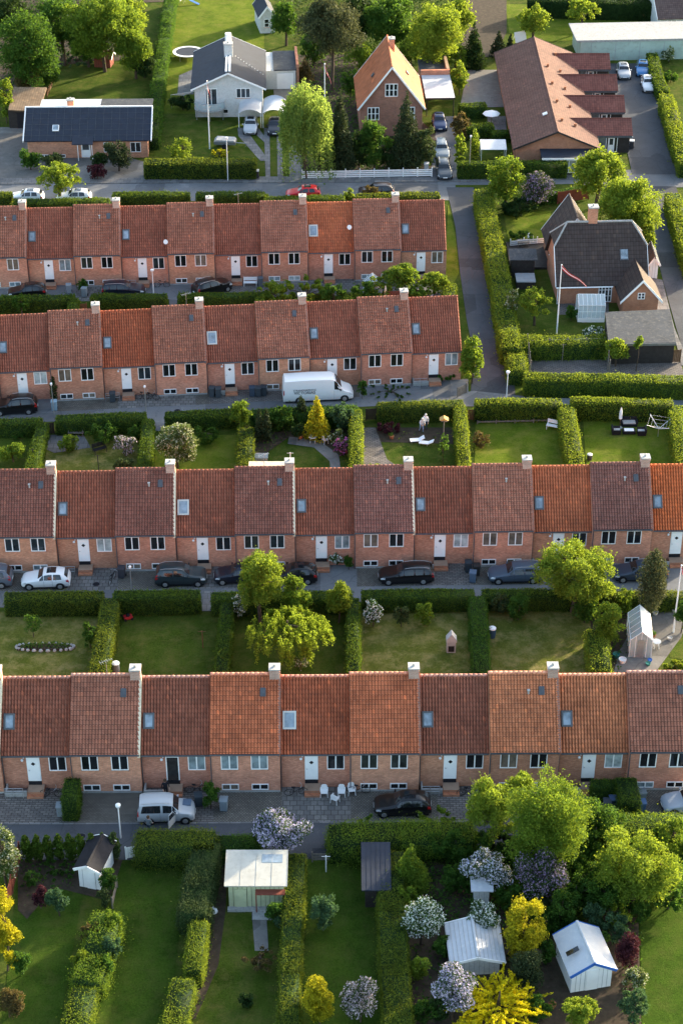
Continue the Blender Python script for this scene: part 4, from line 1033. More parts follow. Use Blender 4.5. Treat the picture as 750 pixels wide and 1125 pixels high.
# row of garages with green wall, small houses at the top edge
o, a, wd = frame_at((636, 67), (790, 64))
h = thing('garage_block', 'long pale green walled garage block with grey flat roof beside the parked cars', 'garage', o, a)
mb = MB(); mb.box(0, wd, 0, 6.5, -.2, 2.7); mb.build('wall', 'green_wall', h); mb = MB(); mb.box(-.6, wd, -.1, 7.2, 2.702, 2.9); mb.box(-.6, wd, -.12, .15, 2.9, 3.0); mb.build('roof', 'concrete', h)
for k in range(6): mb = MB(); mb.box(1.5 + k * 3.4, 1.56 + k * 3.4, -.03, -.003, 0, 2.6); mb.build('wall_joint', 'grey_wall', h)
o, a, wd = frame_at((723, 38), (790, 36))
h = thing('hip_roofed_house', 'dark brown-roofed house at the top right corner of the photo', 'house', o, a)
w, ro = gable(h, 0, wd, 0, 9, 2.6, 5.4, 'white_wall', 'tile_brown', (.10, .07, .065), oh=.5, axis='x'); window(h, 1, 2.4, .9, 2.1, 0, (2, 1)); window(h, 3.4, 4.6, .9, 2.1, 0, (2, 1))
o, a, wd = frame_at((286, 37), (302, 36))
h = thing('garden_cottage', 'small pale garden house with blue-grey gable roof on the upper lawn', 'house', o, a)
w, ro = gable(h, 0, wd, 0, 5.5, 2.6, 3.9, 'white_wall', 'darkroof', oh=.3); window(h, .6, 1.3, .9, 2.1, 0, (1, 2))
# ------------------------------------------------------------------ vehicles
# stations along the body: (x as a share of the length, belt z, top z, half width at belt, half width at top)
CARS = {
 'hatch': dict(L=4.1, W=1.76, H=1.47, st=[(0, .50, .52, .62, .5), (.03, .66, .70, .82, .66), (.10, .74, .80, .95, .78), (.24, .84, .90, 1, .84), (.33, .90, .98, 1, .80), (.47, .93, 1.38, 1, .70), (.60, .94, 1.47, 1, .70), (.78, .96, 1.44, .99, .68), (.89, .97, 1.34, .96, .64), (.965, .93, 1.02, .92, .70), (1, .62, .66, .84, .7)], win=[(4.15, 5.0), (5.1, 6.25), (6.4, 7.55)], ws=(4.15, 5.1), rs=(8.05, 8.85)),
 'estate': dict(L=4.65, W=1.80, H=1.48, st=[(0, .48, .50, .62, .5), (.03, .64, .68, .82, .66), (.09, .72, .78, .95, .78), (.23, .84, .89, 1, .84), (.31, .90, .96, 1, .80), (.44, .93, 1.38, 1, .70), (.58, .94, 1.47, 1, .70), (.82, .96, 1.45, .99, .69), (.93, .97, 1.36, .96, .66), (.98, .92, 1.0, .92, .72), (1, .6, .64, .86, .7)], win=[(4.15, 5.0), (5.1, 6.2), (6.3, 6.9), (7.05, 7.85)], ws=(4.15, 5.1), rs=(8.05, 8.9)),
 'suv': dict(L=4.35, W=1.84, H=1.64, st=[(0, .62, .64, .66, .55), (.025, .80, .84, .86, .7), (.09, .90, .96, .97, .8), (.24, .98, 1.04, 1, .84), (.31, 1.02, 1.10, 1, .8), (.43, 1.05, 1.54, 1, .72), (.58, 1.06, 1.64, 1, .72), (.80, 1.09, 1.62, .99, .70), (.91, 1.10, 1.50, .96, .66), (.97, 1.06, 1.14, .94, .74), (1, .75, .80, .88, .74)], win=[(4.15, 5.0), (5.1, 6.2), (6.35, 7.6)], ws=(4.15, 5.1), rs=(8.05, 8.85)),
 'mpv': dict(L=4.1, W=1.72, H=1.78, st=[(0, .60, .62, .68, .55), (.025, .78, .82, .86, .72), (.09, .90, .95, .96, .8), (.20, .98, 1.04, 1, .84), (.26, 1.02, 1.10, 1, .82), (.38, 1.05, 1.68, 1, .78), (.52, 1.06, 1.78, 1, .79), (.80, 1.07, 1.77, 1, .79), (.955, 1.07, 1.70, .98, .77), (.985, 1.03, 1.2, .96, .8), (1, .7, .74, .92, .8)], win=[(4.15, 5.0), (5.1, 6.1), (6.25, 7.85)], ws=(4.15, 5.1), rs=(8.05, 8.75)),
 'van': dict(L=6.9, W=2.02, H=2.55, st=[(0, .62, .64, .72, .6), (.02, .84, .88, .88, .74), (.055, .98, 1.04, .97, .82), (.12, 1.16, 1.24, 1, .84), (.155, 1.28, 1.40, 1, .84), (.25, 1.34, 2.30, 1, .80), (.31, 1.34, 2.50, 1, .84), (.6, 1.34, 2.55, 1, .86), (.975, 1.34, 2.5, 1, .86), (.992, 1.3, 2.2, .98, .84), (1, .9, .95, .96, .86)], win=[(4.15, 5.4)], ws=(4.15, 5.25), rs=None)}
def car_surface(k):
    c = CARS[k]; rows = []
    for (t, zb, zt, wb, wt) in c['st']:
        x = (t - .5) * c['L']; hb = wb * c['W'] / 2; ht = wt * c['W'] / 2; z0 = .24
        rows.append([(x, hb * .90, z0), (x, hb * .985, z0 + .14), (x, hb * 1.0, z0 + (zb - z0) * .62), (x, hb * .975, zb), (x, ht + (hb - ht) * .38, zb + (zt - zb) * .55), (x, ht, zt - .055 * min(1, (zt - zb) * 3)), (x, ht * .82, zt), (x, 0, zt + .02)])
    return rows
def lerp3(a, b, t): return tuple(p + (q - p) * t for p, q in zip(a, b))
def surf_at(rows, u, v):
    i = min(int(u), len(rows) - 2); j = min(int(v), len(rows[0]) - 2)
    a = lerp3(rows[i][j], rows[i + 1][j], u - i); b = lerp3(rows[i][j + 1], rows[i + 1][j + 1], u - i); return Vector(lerp3(a, b, v - j))
def patch(mb, rows, u0, u1, v0, v1, off, nu=3, nv=3, mirror=True, u0t=None, u1t=None):
    """a panel that hugs the body; u0t/u1t: ends of its top edge"""
    u0t = u0 if u0t is None else u0t; u1t = u1 if u1t is None else u1t
    for sg in (mirror if isinstance(mirror, tuple) else (1, -1)):
        vs = []
        for j in range(nv + 1):
            q = j / nv; a = u0 + (u0t - u0) * q; b = u1 + (u1t - u1) * q
            for i in range(nu + 1):
                u = a + (b - a) * i / nu; v = v0 + (v1 - v0) * q; e = .01
                p = surf_at(rows, u, v); du = surf_at(rows, min(u + e, len(rows) - 1.001), v) - surf_at(rows, max(u - e, 0), v); dv = surf_at(rows, u, min(v + e, 6.999)) - surf_at(rows, u, max(v - e, 0))
                n = du.cross(dv)
                if n.length > 1e-9: n.normalize()
                if n.z < 0 or (abs(n.z) < .2 and n.y < 0): n = -n
                p = p + n * off; vs.append((p.x, p.y * sg, p.z))
        m = nu + 1; fs = [(j * m + i, j * m + i + 1, (j + 1) * m + i + 1, (j + 1) * m + i) for j in range(nv) for i in range(nu)]
        mb.add(vs, fs)
def make_car(k, opendoor=False):
    c = CARS[k]; rows = car_surface(k); L, Wd = c['L'], c['W']
    root = bpy.data.objects.new('parked_car' if k != 'van' else 'delivery_van', None); C.objects.link(root)
    mb = MB(); n = len(rows); m = len(rows[0])
    full = [r + [(p[0], -p[1], p[2]) for p in r[-2::-1]] for r in rows]; mm = len(full[0])
    vs = [p for r in full for p in r]; fs = [(i * mm + j, i * mm + j + 1, (i + 1) * mm + j + 1, (i + 1) * mm + j) for i in range(n - 1) for j in range(mm - 1)]
    fs += [tuple(range(mm)), tuple((n - 1) * mm + j for j in range(mm - 1, -1, -1))] + [((i + 1) * mm, (i + 1) * mm + mm - 1, i * mm + mm - 1, i * mm) for i in range(n - 1)]
    mb.add(vs, fs); body = mb.build('body', 'carpaint', root, True)
    bv = body.modifiers.new('e', 'EDGE_SPLIT'); bv.split_angle = R(38)
    for sg in (1, -1):
        for (a, b) in c['win']:
            first, last = a == c['win'][0][0], b == c['win'][-1][1]; g = MB()
            patch(g, rows, a + (.05 if first else 0), b, 3.12, 4.9, .012, 3, 4, (sg,), (a + .62 if first else a), (b - .25 if last and k != 'van' else b))
            g.build('side_window', 'carglass', root)
    g = MB(); patch(g, rows, c['ws'][0] + .02, c['ws'][1] - .18, 5.15, 7, .014, 3, 4); patch(g, rows, c['ws'][0] + .02, c['ws'][1] - .2, 3.9, 5.15, .014, 2, 2, True, c['ws'][0] + .3)  if False else None
    g.build('windscreen', 'carglass', root)
    if c['rs']: g = MB(); patch(g, rows, c['rs'][0], c['rs'][1] + .05, 5.1, 7, .014, 3, 4); g.build('rear_window', 'carglass', root)
    if k == 'hatch': g = MB(); patch(g, rows, 5.5, 6.7, 6.15, 7, .012, 2, 2); g.build('sunroof', 'carglass', root)
    for sg in (1, -1):
        g = MB(); patch(g, rows, .9, 2.1, 2.25, 3.3, .014, 3, 2, (sg,)); g.build('headlight', 'headlamp', root)
        g = MB(); patch(g, rows, n - 2.5, n - 1.5, 2.3, 4.2 if k in ('suv', 'mpv', 'estate') else 3.4, .016, 2, 2, (sg,)); g.build('tail_light', 'tailred', root)
    g = MB(); g.box(-L / 2 - .035, -L / 2 + .05, -Wd * .30, Wd * .30, .28, .42); g.build('grille', 'black', root)
    g = MB(); g.box(-L / 2 - .05, -L / 2 - .037, -.26, .26, .44, .55); g.build('number_plate', 'white', root)
    g = MB(); g.box(L / 2 + .002, L / 2 + .02, -.26, .26, .50, .61); g.build('number_plate', 'white', root)
    g = MB(); g.box(-L / 2 + .2, L / 2 - .2, -Wd / 2 * .93, Wd / 2 * .93, .17, .26); g.build('underbody', 'black', root)
    for sg in (1, -1):
        p = surf_at(rows, 4.35, 3.2); g = MB(); g.cbox((p.x, sg * (p.y + .12), p.z + .05), .12, .2, .13); g.build('mirror', 'carpaint' if k != 'van' else 'black', root)
    for sg in (1, -1):
        g = MB()
        for t in ((5.05, 6.28) if k != 'van' else (5.45,)):
            a = [surf_at(rows, t, v) for v in (1.0, 1.6, 2.4, 3.0)]
            for p, q in zip(a, a[1:]): g.tube((p.x, sg * (p.y + .002), p.z), (q.x, sg * (q.y + .002), q.z), .008, .008, 4)
        g.build('door_gap', 'black', root)
    if k in ('estate', 'suv', 'mpv'):
        for sg in (1, -1):
            g = MB(); pts = [surf_at(rows, u, 5.9) for u in (5.2, 6, 7, 7.8)]; g.path([(p.x, sg * p.y, p.z + .06) for p in pts], .022); g.build('roof_rail', 'steel', root)
    wr = .315 if k != 'van' else .35
    for tx in ((.165, .80) if k != 'van' else (.13, .77)):
        for sg in (1, -1):
            x = (tx - .5) * L; y = sg * (Wd / 2 - .10); g = MB()
            g.tube((x, y - .0 * sg, wr), (x, y + sg * .115, wr), wr + .055, wr + .055, 20); 
            ar = g.build('wheel_arch', 'black', root)
            g = MB(); g.tube((x, y - .1 * sg, wr), (x, y + sg * .125, wr), wr, wr * .97, 20); w_ = g.build('wheel', 'rubber', root)
            g = MB(); g.tube((x, y + sg * .10, wr), (x, y + sg * .135, wr), wr * .66, wr * .6, 14); g.build('rim', 'steel', w_)
    if k == 'van':
        for zz, tx, wd_ in ((1.62, .33, 0), (1.5, .35, 0)): pass
    return root
PROTO = {}
def car(k, x, y, heading, label, col, group='cars parked along the terraces', cat='car', at=None):
    """heading: degrees of the car's front from +X; (x, y): photo point of its middle on the ground"""
    if k not in PROTO: PROTO[k] = make_car(k); o = PROTO[k]
    else: o = copy_tree(PROTO[k])
    p = at or G(x, y); o.location = (p.x, p.y, .02); o.rotation_euler = (0, 0, R(heading + 180)); tag(o, label, cat, group)
    for ch in o.children:
        if ch.name.split('.')[0] in ('body', 'mirror'): ch.color = c4(col)
    return o
BLK = (.005, .005, .006); NAVY = (.006, .009, .02); SIL = (.42, .44, .46); WHT = (.78, .78, .78); GRN = (.02, .032, .036)
def rowcar(key, k, x, out, hd, label, col, **kw):
    ang = math.degrees(ROWS[key][2]); return car(k, 0, 0, hd + ang, label, col, at=on_row(key, x, out, .5), **kw)
c1 = rowcar('front', 'mpv', 183, 2.6, 2, 'silver tall family car with one front door open and a man beside it', SIL)
rowcar('front', 'hatch', 442, 2.0, 181, 'black hatchback parked on the near forecourt below white-framed windows', BLK)
rowcar('front', 'hatch', 757, 1.9, 186, 'silver-grey car cut off by the right edge, beside the near forecourt bins', (.33, .37, .42))
rowcar('second', 'hatch', 51, 1.75, 181, 'white hatchback on the forecourt at the left of the second terrace', WHT)
rowcar('second', 'suv', 199, 1.6, 0, 'dark grey-green crossover with open boot window on the second forecourt', GRN)
rowcar('second', 'hatch', 262, 1.4, 182, 'small dark car hidden by the leafy birch left of the black estate', NAVY)
rowcar('second', 'hatch', 322, 1.5, 180, 'black car with red tail lamps half hidden behind two garden trees', BLK)
rowcar('second', 'estate', 446, 1.7, 181, 'long shiny black hatchback on the cobbled second forecourt', BLK)
rowcar('second', 'estate', 566, 1.8, 181, 'blue-grey estate car with roof rails left of the large round tree', (.06, .085, .12))
rowcar('second', 'estate', 702, 1.8, 181, 'dark blue saloon showing between the round tree and the columnar conifer', (.03, .045, .07))
rowcar('second', 'suv', -14, 1.5, 181, 'grey car end at the left photo edge on the second forecourt', (.1, .12, .15))
rowcar('third', 'suv', 17, 1.5, 181, 'black off-road car at the left end of the third forecourt', BLK)
van = rowcar('third', 'van', 349, 1.75, 0, 'long white delivery van with grey lettering on its side behind the garden shrubs', (.80, .80, .80), cat='van', group='vans')
del van['group']
rowcar('far', 'hatch', 30, 1.9, 183, 'small black car on the farthest forecourt near the ivy-clad house', BLK)
rowcar('far', 'estate', 136, 1.9, 0, 'dark blue estate car on the farthest forecourt beside a street lamp', NAVY)
rowcar('far', 'suv', 233, 1.9, 30, 'black compact car parked aslant on the farthest forecourt', BLK)
T_ = 'cars parked along the top road'
car('hatch', 30, 221, 180, 'white car left of the small yellow-green street tree behind the hedge', WHT, T_); car('hatch', 82, 221, 180, 'white car right of the small yellow-green street tree behind the hedge', WHT, T_)
car('hatch', 333, 217, 182, 'red car with white bonnet parked on the top road behind the hedge', (.62, .02, .025), T_); car('suv', 413, 216, 180, 'dark brown car on the top road behind a rusty shrub', (.04, .03, .03), T_)
Y_ = 'cars in the car yard'
car('hatch', 684, 83, 268, 'silver car next to the first wing of the long brown house', SIL, Y_); car('hatch', 705, 80, 262, 'bright blue car beside the green garage wall', (.05, .19, .42), Y_); car('hatch', 711, 97, 268, 'white car parked behind the blue one in the car yard', WHT, Y_)
D_ = 'cars in the drives'
car('hatch', 275.5, 143, 270, 'silver car nose-out under the left arched carport', SIL, D_); car('hatch', 302, 144, 270, 'black car nose-out under the right arched carport', (.02, .02, .025), D_)
car('estate', 487, 191, 272, 'dark grey car nearest the road in the narrow drive', (.05, .06, .07), D_); car('estate', 484.5, 169, 272, 'light grey car behind the dark one in the narrow drive', (.25, .28, .3), D_)
car('hatch', 482, 139, 272, 'dark blue car in the shade under the flat white carport', (.015, .03, .09), D_)
# the van's side lettering: two grey lines
def text(parent, name, s, size, loc, rot, mat='grey_wall', ext=.004):
    cu = bpy.data.curves.new(name, 'FONT'); cu.body = s; cu.size = size; cu.extrude = ext; cu.align_x = 'CENTER'; cu.materials.append(M[mat])
    o = bpy.data.objects.new(name, cu); C.objects.link(o); me = bpy.data.meshes.new_from_object(o.evaluated_get(bpy.context.evaluated_depsgraph_get())); bpy.data.objects.remove(o)
    o = bpy.data.objects.new(name, me); put(o, parent); o.location = loc; o.rotation_euler = rot; return o
text(van, 'lettering', 'STRANDMARKENS', .27, (1.35, 1.022, 1.42), (R(90), 0, R(180)), 'lead'); text(van, 'lettering', 'VICTORIAS', .42, (1.35, 1.022, 1.08), (R(90), 0, R(180)), 'black')
# the open door of the silver car
g = MB(); g.slab([(0, 0, .35), (0, 0, 1.0), (.95, 0, 1.05), (1.0, 0, .4)], .06); g.path([(0.02, 0, 1.0), (.35, 0, 1.55), (.9, 0, 1.6), (.95, 0, 1.05)], .03)
od = g.build('open_door', 'carpaint', c1, col=SIL); od.location = (-.70, .86, 0); od.rotation_euler = (0, 0, R(62))
g = MB(); g.slab([(.06, 0, 1.03), (.36, 0, 1.53), (.88, 0, 1.57), (.92, 0, 1.07)], .01); g.build('door_window', 'carglass', od)

# trailer
p = G(249, 161); t = thing('trailer', 'small grey-covered trailer on the lawn below the balcony', 'trailer', p, R(-4))
mb = MB(); mb.box(-1.5, 1.2, -.7, .7, .5, .85); mb.build('tray', 'zinc', t); mb = MB(); mb.prism([(-1.5, .86), (1.2, .86), (1.0, 1.05), (-1.2, 1.12)], -.68, .68, 'y'); mb.build('cover', 'grey_wall', t)
mb = MB(); mb.path([(1.2, 0, .55), (2.5, 0, .5)], .05); mb.tube((2.4, 0, .5), (2.4, 0, 0), .03); mb.build('drawbar', 'steel', t)
for sg in (-1, 1): mb = MB(); mb.tube((-.2, sg * .74, .3), (-.2, sg * .9, .3), .3, .3, 14); mb.build('wheel', 'rubber', t)

# ------------------------------------------------------------------ people
def person(label, loc, rz, top, trousers, hair='hair', pose='stand', group=None, h=1.75, skinm='skin'):
    k = h / 1.75
    J = dict(pel=(0, 0, .95), wai=(0, 0, 1.1), che=(0, .0, 1.33), nec=(0, .0, 1.49), hed=(0, -.02, 1.62), crn=(0, -.01, 1.73))
    if pose == 'stand': L_ = dict(hipL=(.10, 0, .92), kneL=(.11, -.02, .50), ankL=(.12, .03, .09), toeL=(.13, -.14, .04), hipR=(-.10, 0, .92), kneR=(-.11, -.03, .50), ankR=(-.13, .03, .09), toeR=(-.14, -.14, .04))
    else: L_ = dict(hipL=(.10, 0, .92), kneL=(.11, -.16, .52), ankL=(.12, -.12, .09), toeL=(.13, -.30, .05), hipR=(-.10, 0, .92), kneR=(-.11, .02, .50), ankR=(-.12, .24, .12), toeR=(-.12, .10, .04))
    if pose == 'bend': A_ = dict(shL=(.19, 0, 1.43), elL=(.26, -.12, 1.19), haL=(.16, -.34, 1.10), shR=(-.19, 0, 1.43), elR=(-.26, -.12, 1.19), haR=(-.14, -.36, 1.08))
    else: A_ = dict(shL=(.19, 0, 1.43), elL=(.27, .03, 1.15), haL=(.27, -.10, .90), shR=(-.19, 0, 1.43), elR=(-.27, .0, 1.16), haR=(-.22, -.22, .98))
    J.update(L_); J.update(A_)
    if pose == 'bend':
        for n in ('che', 'nec', 'hed', 'crn', 'shL', 'shR', 'elL', 'elR', 'haL', 'haR', 'wai'):
            x, y, z = J[n]; a = .35; dz = z - 1.0; J[n] = (x, y - dz * math.sin(a), 1.0 + dz * math.cos(a))
    rad = dict(pel=.155, wai=.13, che=.155, nec=.055, hed=.10, crn=.07, hipL=.10, kneL=.062, ankL=.042, toeL=.035, hipR=.10, kneR=.062, ankR=.042, toeR=.035, shL=.062, elL=.044, haL=.03, shR=.062, elR=.044, haR=.03)
    names = list(J); E_ = [('pel', 'wai'), ('wai', 'che'), ('che', 'nec'), ('nec', 'hed'), ('hed', 'crn'), ('pel', 'hipL'), ('hipL', 'kneL'), ('kneL', 'ankL'), ('ankL', 'toeL'), ('pel', 'hipR'), ('hipR', 'kneR'), ('kneR', 'ankR'), ('ankR', 'toeR'), ('che', 'shL'), ('shL', 'elL'), ('elL', 'haL'), ('che', 'shR'), ('shR', 'elR'), ('elR', 'haR')]
    # hands: a palm end and fingers
    for sd_ in ('L', 'R'):
        hx, hy, hz = J['ha' + sd_]; ex, ey, ez = J['el' + sd_]; d = Vector((hx - ex, hy - ey, hz - ez)).normalized(); sidev = d.cross(Vector((0, 1, 0)) if abs(d.y) < .9 else Vector((1, 0, 0))).normalized()
        pn = 'pa' + sd_; J[pn] = tuple(Vector(J['ha' + sd_]) + d * .07); rad[pn] = .024; names.append(pn); E_.append(('ha' + sd_, pn))
        for q in range(4):
            fn = 'f%d' % q + sd_; J[fn] = tuple(Vector(J[pn]) + d * (.085, .095, .09, .07)[q] + sidev * (q - 1.5) * .022 + Vector((0, -.015, 0))); rad[fn] = .009; names.append(fn); E_.append((pn, fn))
        fn = 'th' + sd_; J[fn] = tuple(Vector(J['ha' + sd_]) + d * .05 - sidev * .05 + Vector((0, -.02, 0))); rad[fn] = .011; names.append(fn); E_.append(('ha' + sd_, fn))
    me = bpy.data.meshes.new('skel'); ix = {n: i for i, n in enumerate(names)}
    me.from_pydata([tuple(c * k for c in J[n]) for n in names], [(ix[a], ix[b]) for a, b in E_], [])
    o = bpy.data.objects.new('tmp', me); C.objects.link(o); o.modifiers.new('s', 'SKIN'); sv = me.skin_vertices[0].data
    for n in names: sv[ix[n]].radius = (rad[n] * k * (1.15 if n in ('che', 'wai', 'pel') else 1), rad[n] * k * (.85 if n in ('che', 'wai', 'pel') else 1)); sv[ix[n]].use_root = n == 'pel'
    s_ = o.modifiers.new('u', 'SUBSURF'); s_.levels = 2; s_.render_levels = 2
    dg = bpy.context.evaluated_depsgraph_get(); m2 = bpy.data.meshes.new_from_object(o.evaluated_get(dg)); bpy.data.objects.remove(o)
    m2.materials.clear()
    for mm in (skinm, top, trousers, 'black'): m2.materials.append(M[mm])
    nk = Vector(J['nec']) * k; hd = [Vector(J['haL']) * k, Vector(J['haR']) * k]
    for f in m2.polygons:
        c = f.center; z = c.z / k; i = 1
        if z < .11: i = 3
        elif z < .98 and abs(c.x) < .24 * k and min((c - q).length for q in hd) > .12 * k: i = 2
        if c.z > nk.z - .0 * k and (c - nk).length < .5 and c.z > nk.z: i = 0
        if min((c - q).length for q in hd) < .075 * k or min((c - q - (q - Vector(J['el' + s2]) * k).normalized() * .09 * k).length for q, s2 in zip(hd, 'LR')) < .10 * k: i = 0
        f.material_index = i; f.use_smooth = True
    o = bpy.data.objects.new('person', m2); put(o); o.location = loc; o.rotation_euler = (0, 0, rz); tag(o, label, 'person', group)
    hp = Vector(J['hed']) * k
    g = MB(); g.lathe([(.02, .15), (.075, .13), (.112, .07), (.118, 0), (.10, -.06)], tuple(hp + Vector((0, .025, .01))), 12); g.build('hair', hair, o, True)
    g = MB()
    for sx in (-1, 1): g.cbox(tuple(hp + Vector((sx * .036, -.103, .0))), .025, .012, .012)
    g.build('eye', 'black', o); g = MB(); g.lathe([(.006, .03), (.016, -.01), (.005, -.02)], tuple(hp + Vector((0, -.105, -.02))), 8); g.build('nose', skinm, o)
    g = MB(); g.cbox(tuple(hp + Vector((0, -.098, -.06))), .045, .01, .01); g.build('mouth', 'tailred', o)
    return o
surf('jacket_grey', (.16, .18, .2), .8, .1, 3); surf('jeans', (.04, .06, .10), .85, .1, 3); surf('blue_top', (.25, .32, .45), .8, .1, 3); surf('white_shirt', (.75, .75, .74), .8, .04, 3); surf('dark_cloth', (.02, .02, .025), .85, .1, 3)
q = on_row('front', 163.5, 4.4, .8); person('man in grey jacket and jeans standing in the lane by the silver car', (q.x, q.y, .02), R(160), 'jacket_grey', 'jeans', pose='step')
q = on_row('front', 182, .55, .8); person('person in dark clothes on the doorstep behind the silver car', (q.x, q.y, .02), R(20), 'dark_cloth', 'dark_cloth', pose='stand')
p = G(462.5, 475); person('woman in white top and light blue trousers on the garden bed', p, R(20), 'white_shirt', 'blue_top', 'hair_white', 'bend'); p = G(467, 472); person('white-haired person in white shirt and dark trousers behind the other on the garden bed', p, R(-15), 'white_shirt', 'jeans', 'hair_white', 'stand')
# ------------------------------------------------------------------ hedges
HG = 'clipped garden hedges'
def hx(label, pts, w, h, leaf='hedge', **kw): return hedge(label, pts, w, h, leaf, HG, **kw)
# between the front and second terraces
hx('broad clipped hedge along the lane across from the white hatchback', [(6, 655), (113, 654)], 1.3, 1.7, 'hedge_privet')
hx('clipped hedge along the lane across from the grey-green crossover', [(125, 653), (219, 652)], 1.2, 1.8)
hx('tall narrow hedge dividing two lawns, right of the dry lawn with the rock bed', [(122, 657), (108, 738)], 1.35, 1.7, 'hedge_privet')
hx('short clipped hedge stub beside the path left of the birch', [(233, 655), (262, 654)], 1.2, 1.7)
hx('dark green dividing hedge left of the birch garden', [(250, 660), (243, 738)], .95, 1.6)
hx('clipped hedge behind the birch and the weeping tree', [(262, 655), (386, 653)], 1.2, 1.7)
hx('straight dark dividing hedge right of the weeping tree', [(388, 657), (388, 738)], .95, 1.7)
hx('clipped hedge along the lane across from the long black hatchback', [(398, 652), (520, 651)], 1.2, 1.6)
hx('leafy dividing hedge just left of the blue water butt', [(524, 655), (529, 738)], 1.3, 1.6, 'green', rough=.14)
hx('clipped hedge along the lane behind the round tree', [(530, 651), (650, 651)], 1.1, 1.6)
hx('clipped hedge behind the greenhouse garden by the lane', [(655, 653), (760, 653)], 1.0, 1.5, 'hedge_privet')
hx('loose leafy hedge left of the greenhouse', [(655, 692), (660, 736)], 1.6, 1.8, 'yellowgreen', rough=.2)
# between the second and third terraces
hx('clipped hedge along the lane at the left edge in front of the third terrace', [(-15, 463), (46, 462)], 1.1, 1.6)
hx('dark dividing hedge left of the slate patio garden', [(47, 465), (33, 518)], 1.1, 1.5)
hx('clipped hedge along the lane behind the slate patio', [(62, 459), (160, 456)], 1.2, 1.7)
hx('dark dividing hedge between the patio garden and the blossom tree garden', [(163, 460), (158, 518)], 1.1, 1.6)
hx('clipped hedge behind the large cream-blossomed tree', [(182, 455), (266, 452)], 1.2, 1.6)
hx('dividing hedge left of the two thin columnar conifers', [(270, 470), (270, 518)], 1.4, 1.7, 'hedge_privet')
hx('leafy shrub hedge behind the round garden with the white cafe table', [(276, 453), (392, 448)], 1.3, 1.9, 'green', rough=.2)
hx('golden-lit dividing hedge between the round garden and the couple in white', [(391, 450), (391, 518)], 1.05, 1.9, 'hedge_gold')
hx('clipped golden-topped hedge behind the couple in white', [(415, 445), (508, 442)], 1.15, 1.8, 'hedge_privet')
hx('golden-topped dividing hedge right of the couple in white', [(505, 445), (510, 515)], 1.05, 1.8, 'hedge_gold')
hx('clipped yellow-topped hedge behind the white bench', [(522, 441), (616, 441)], 1.2, 2.0, 'hedge_gold')
hx('broad bright dividing hedge between the bench lawn and the lounge lawn', [(621, 444), (633, 514)], 1.5, 1.8, 'hedge_gold')
hx('clipped yellow-topped hedge behind the lounge chairs', [(627, 439), (738, 442)], 1.2, 2.0, 'hedge_gold')
hx('bright hedge at the right edge beside the rotary clothes dryer', [(741, 445), (752, 518)], 1.3, 1.8, 'hedge_gold')
hx('long thick hedge below the paved fenced yard', [(576, 413), (775, 417)], 1.6, 2.0, 'hedge_gold')
hx('leafy hedge above the paved fenced yard', [(566, 374), (690, 372)], 2.0, 1.9, 'hedge_gold', rough=.2)
hx('tall yellow-green hedge along the cross road beside the brown-roofed house', [(530, 208), (536, 240), (543, 275), (550, 312), (556, 352), (562, 382)], 2.0, 2.0, 'hedge_gold', rough=.18)
hx('low rounded hedge at the corner of the cross road and the lane', [(566, 385), (568, 408)], 1.8, 1.6, 'hedge_gold', rough=.2)
# between the third and farthest terraces
hx('clipped hedge along the lane across from the small black car, at the left', [(-10, 328), (82, 326)], 1.3, 1.5)
hx('short dividing hedge beside the path at the left of the farthest gardens', [(82, 328), (79, 346)], 1.0, 1.4)
hx('clipped hedge along the lane across from the dark blue estate car', [(100, 326), (183, 325)], 1.3, 1.4)
hx('clipped hedge along the lane across from the aslant black car', [(196, 325), (290, 323)], 1.3, 1.4)
hx('narrow bright dividing hedge beside the framed greenhouse', [(383, 322), (381, 334)], 1.0, 1.7, 'yellowgreen')
hx('short dark hedge left of the dome-topped shrub thicket', [(286, 326), (285, 340)], .9, 1.4, 'yellowgreen')
hx('hedge at the right end of the farthest gardens by the grass verge', [(494, 312), (494, 330)], 1.3, 1.9, 'hedge_gold')
# behind the farthest terrace
for lab, pts in (('yellow-topped hedge at the left edge behind the farthest terrace', [(-10, 213), (13, 213)]), ('low dark hedge behind the parked white cars by the street tree', [(16, 221), (120, 220)]), ('clipped hedge behind the farthest terrace right of the street tree', [(124, 213), (208, 213)]),
                 ('clipped hedge behind the farthest terrace left of the red car', [(216, 213), (290, 213)]), ('low clipped hedge in front of the red car', [(292, 218), (378, 217)]), ('clipped hedge with bright end beside the cross road', [(392, 215), (482, 213)])):
    hx(lab, pts, 1.4, 1.9, 'hedge_privet' if 'yellow' in lab or 'bright' in lab else 'hedge')
# top
hx('thick clipped hedge at the roadside below the white house', [(159, 177), (281, 177)], 1.8, 2.1, 'hedge_privet')
hx('long leafy boundary hedge left of the white house lawn', [(168, 152), (170, 120), (176, 75), (181, 40), (188, -5)], 1.5, 1.6, 'green', rough=.25)
hx('clipped roadside hedge in front of the long brown house', [(503, 179), (622, 178)], 1.2, 2.0)
hx('dark dividing hedge above the white parasol', [(505, 116), (533, 114)], 1.6, 1.7); hx('dark dividing hedge below the white parasol', [(511, 139), (541, 137)], 1.6, 1.6)
hx('dark dividing hedge left of the white tent roof', [(540, 145), (560, 144)], 1.2, 1.4)
hx('dark rounded hedge beside the blue car', [(716, 58), (722, 85), (729, 100)], 1.5, 1.6); hx('yellow-lit hedge along the right side of the car yard', [(731, 103), (741, 140), (754, 180)], 1.7, 1.9, 'hedge_gold', rough=.18)
hx('yellow-lit hedge along the far side of the right-hand lane', [(738, 212), (748, 245), (762, 290)], 1.8, 2.0, 'hedge_gold'); hx('dark tall hedge at the top edge right of the field', [(580, -2), (722, 2)], 2.4, 2.6, 'dark')
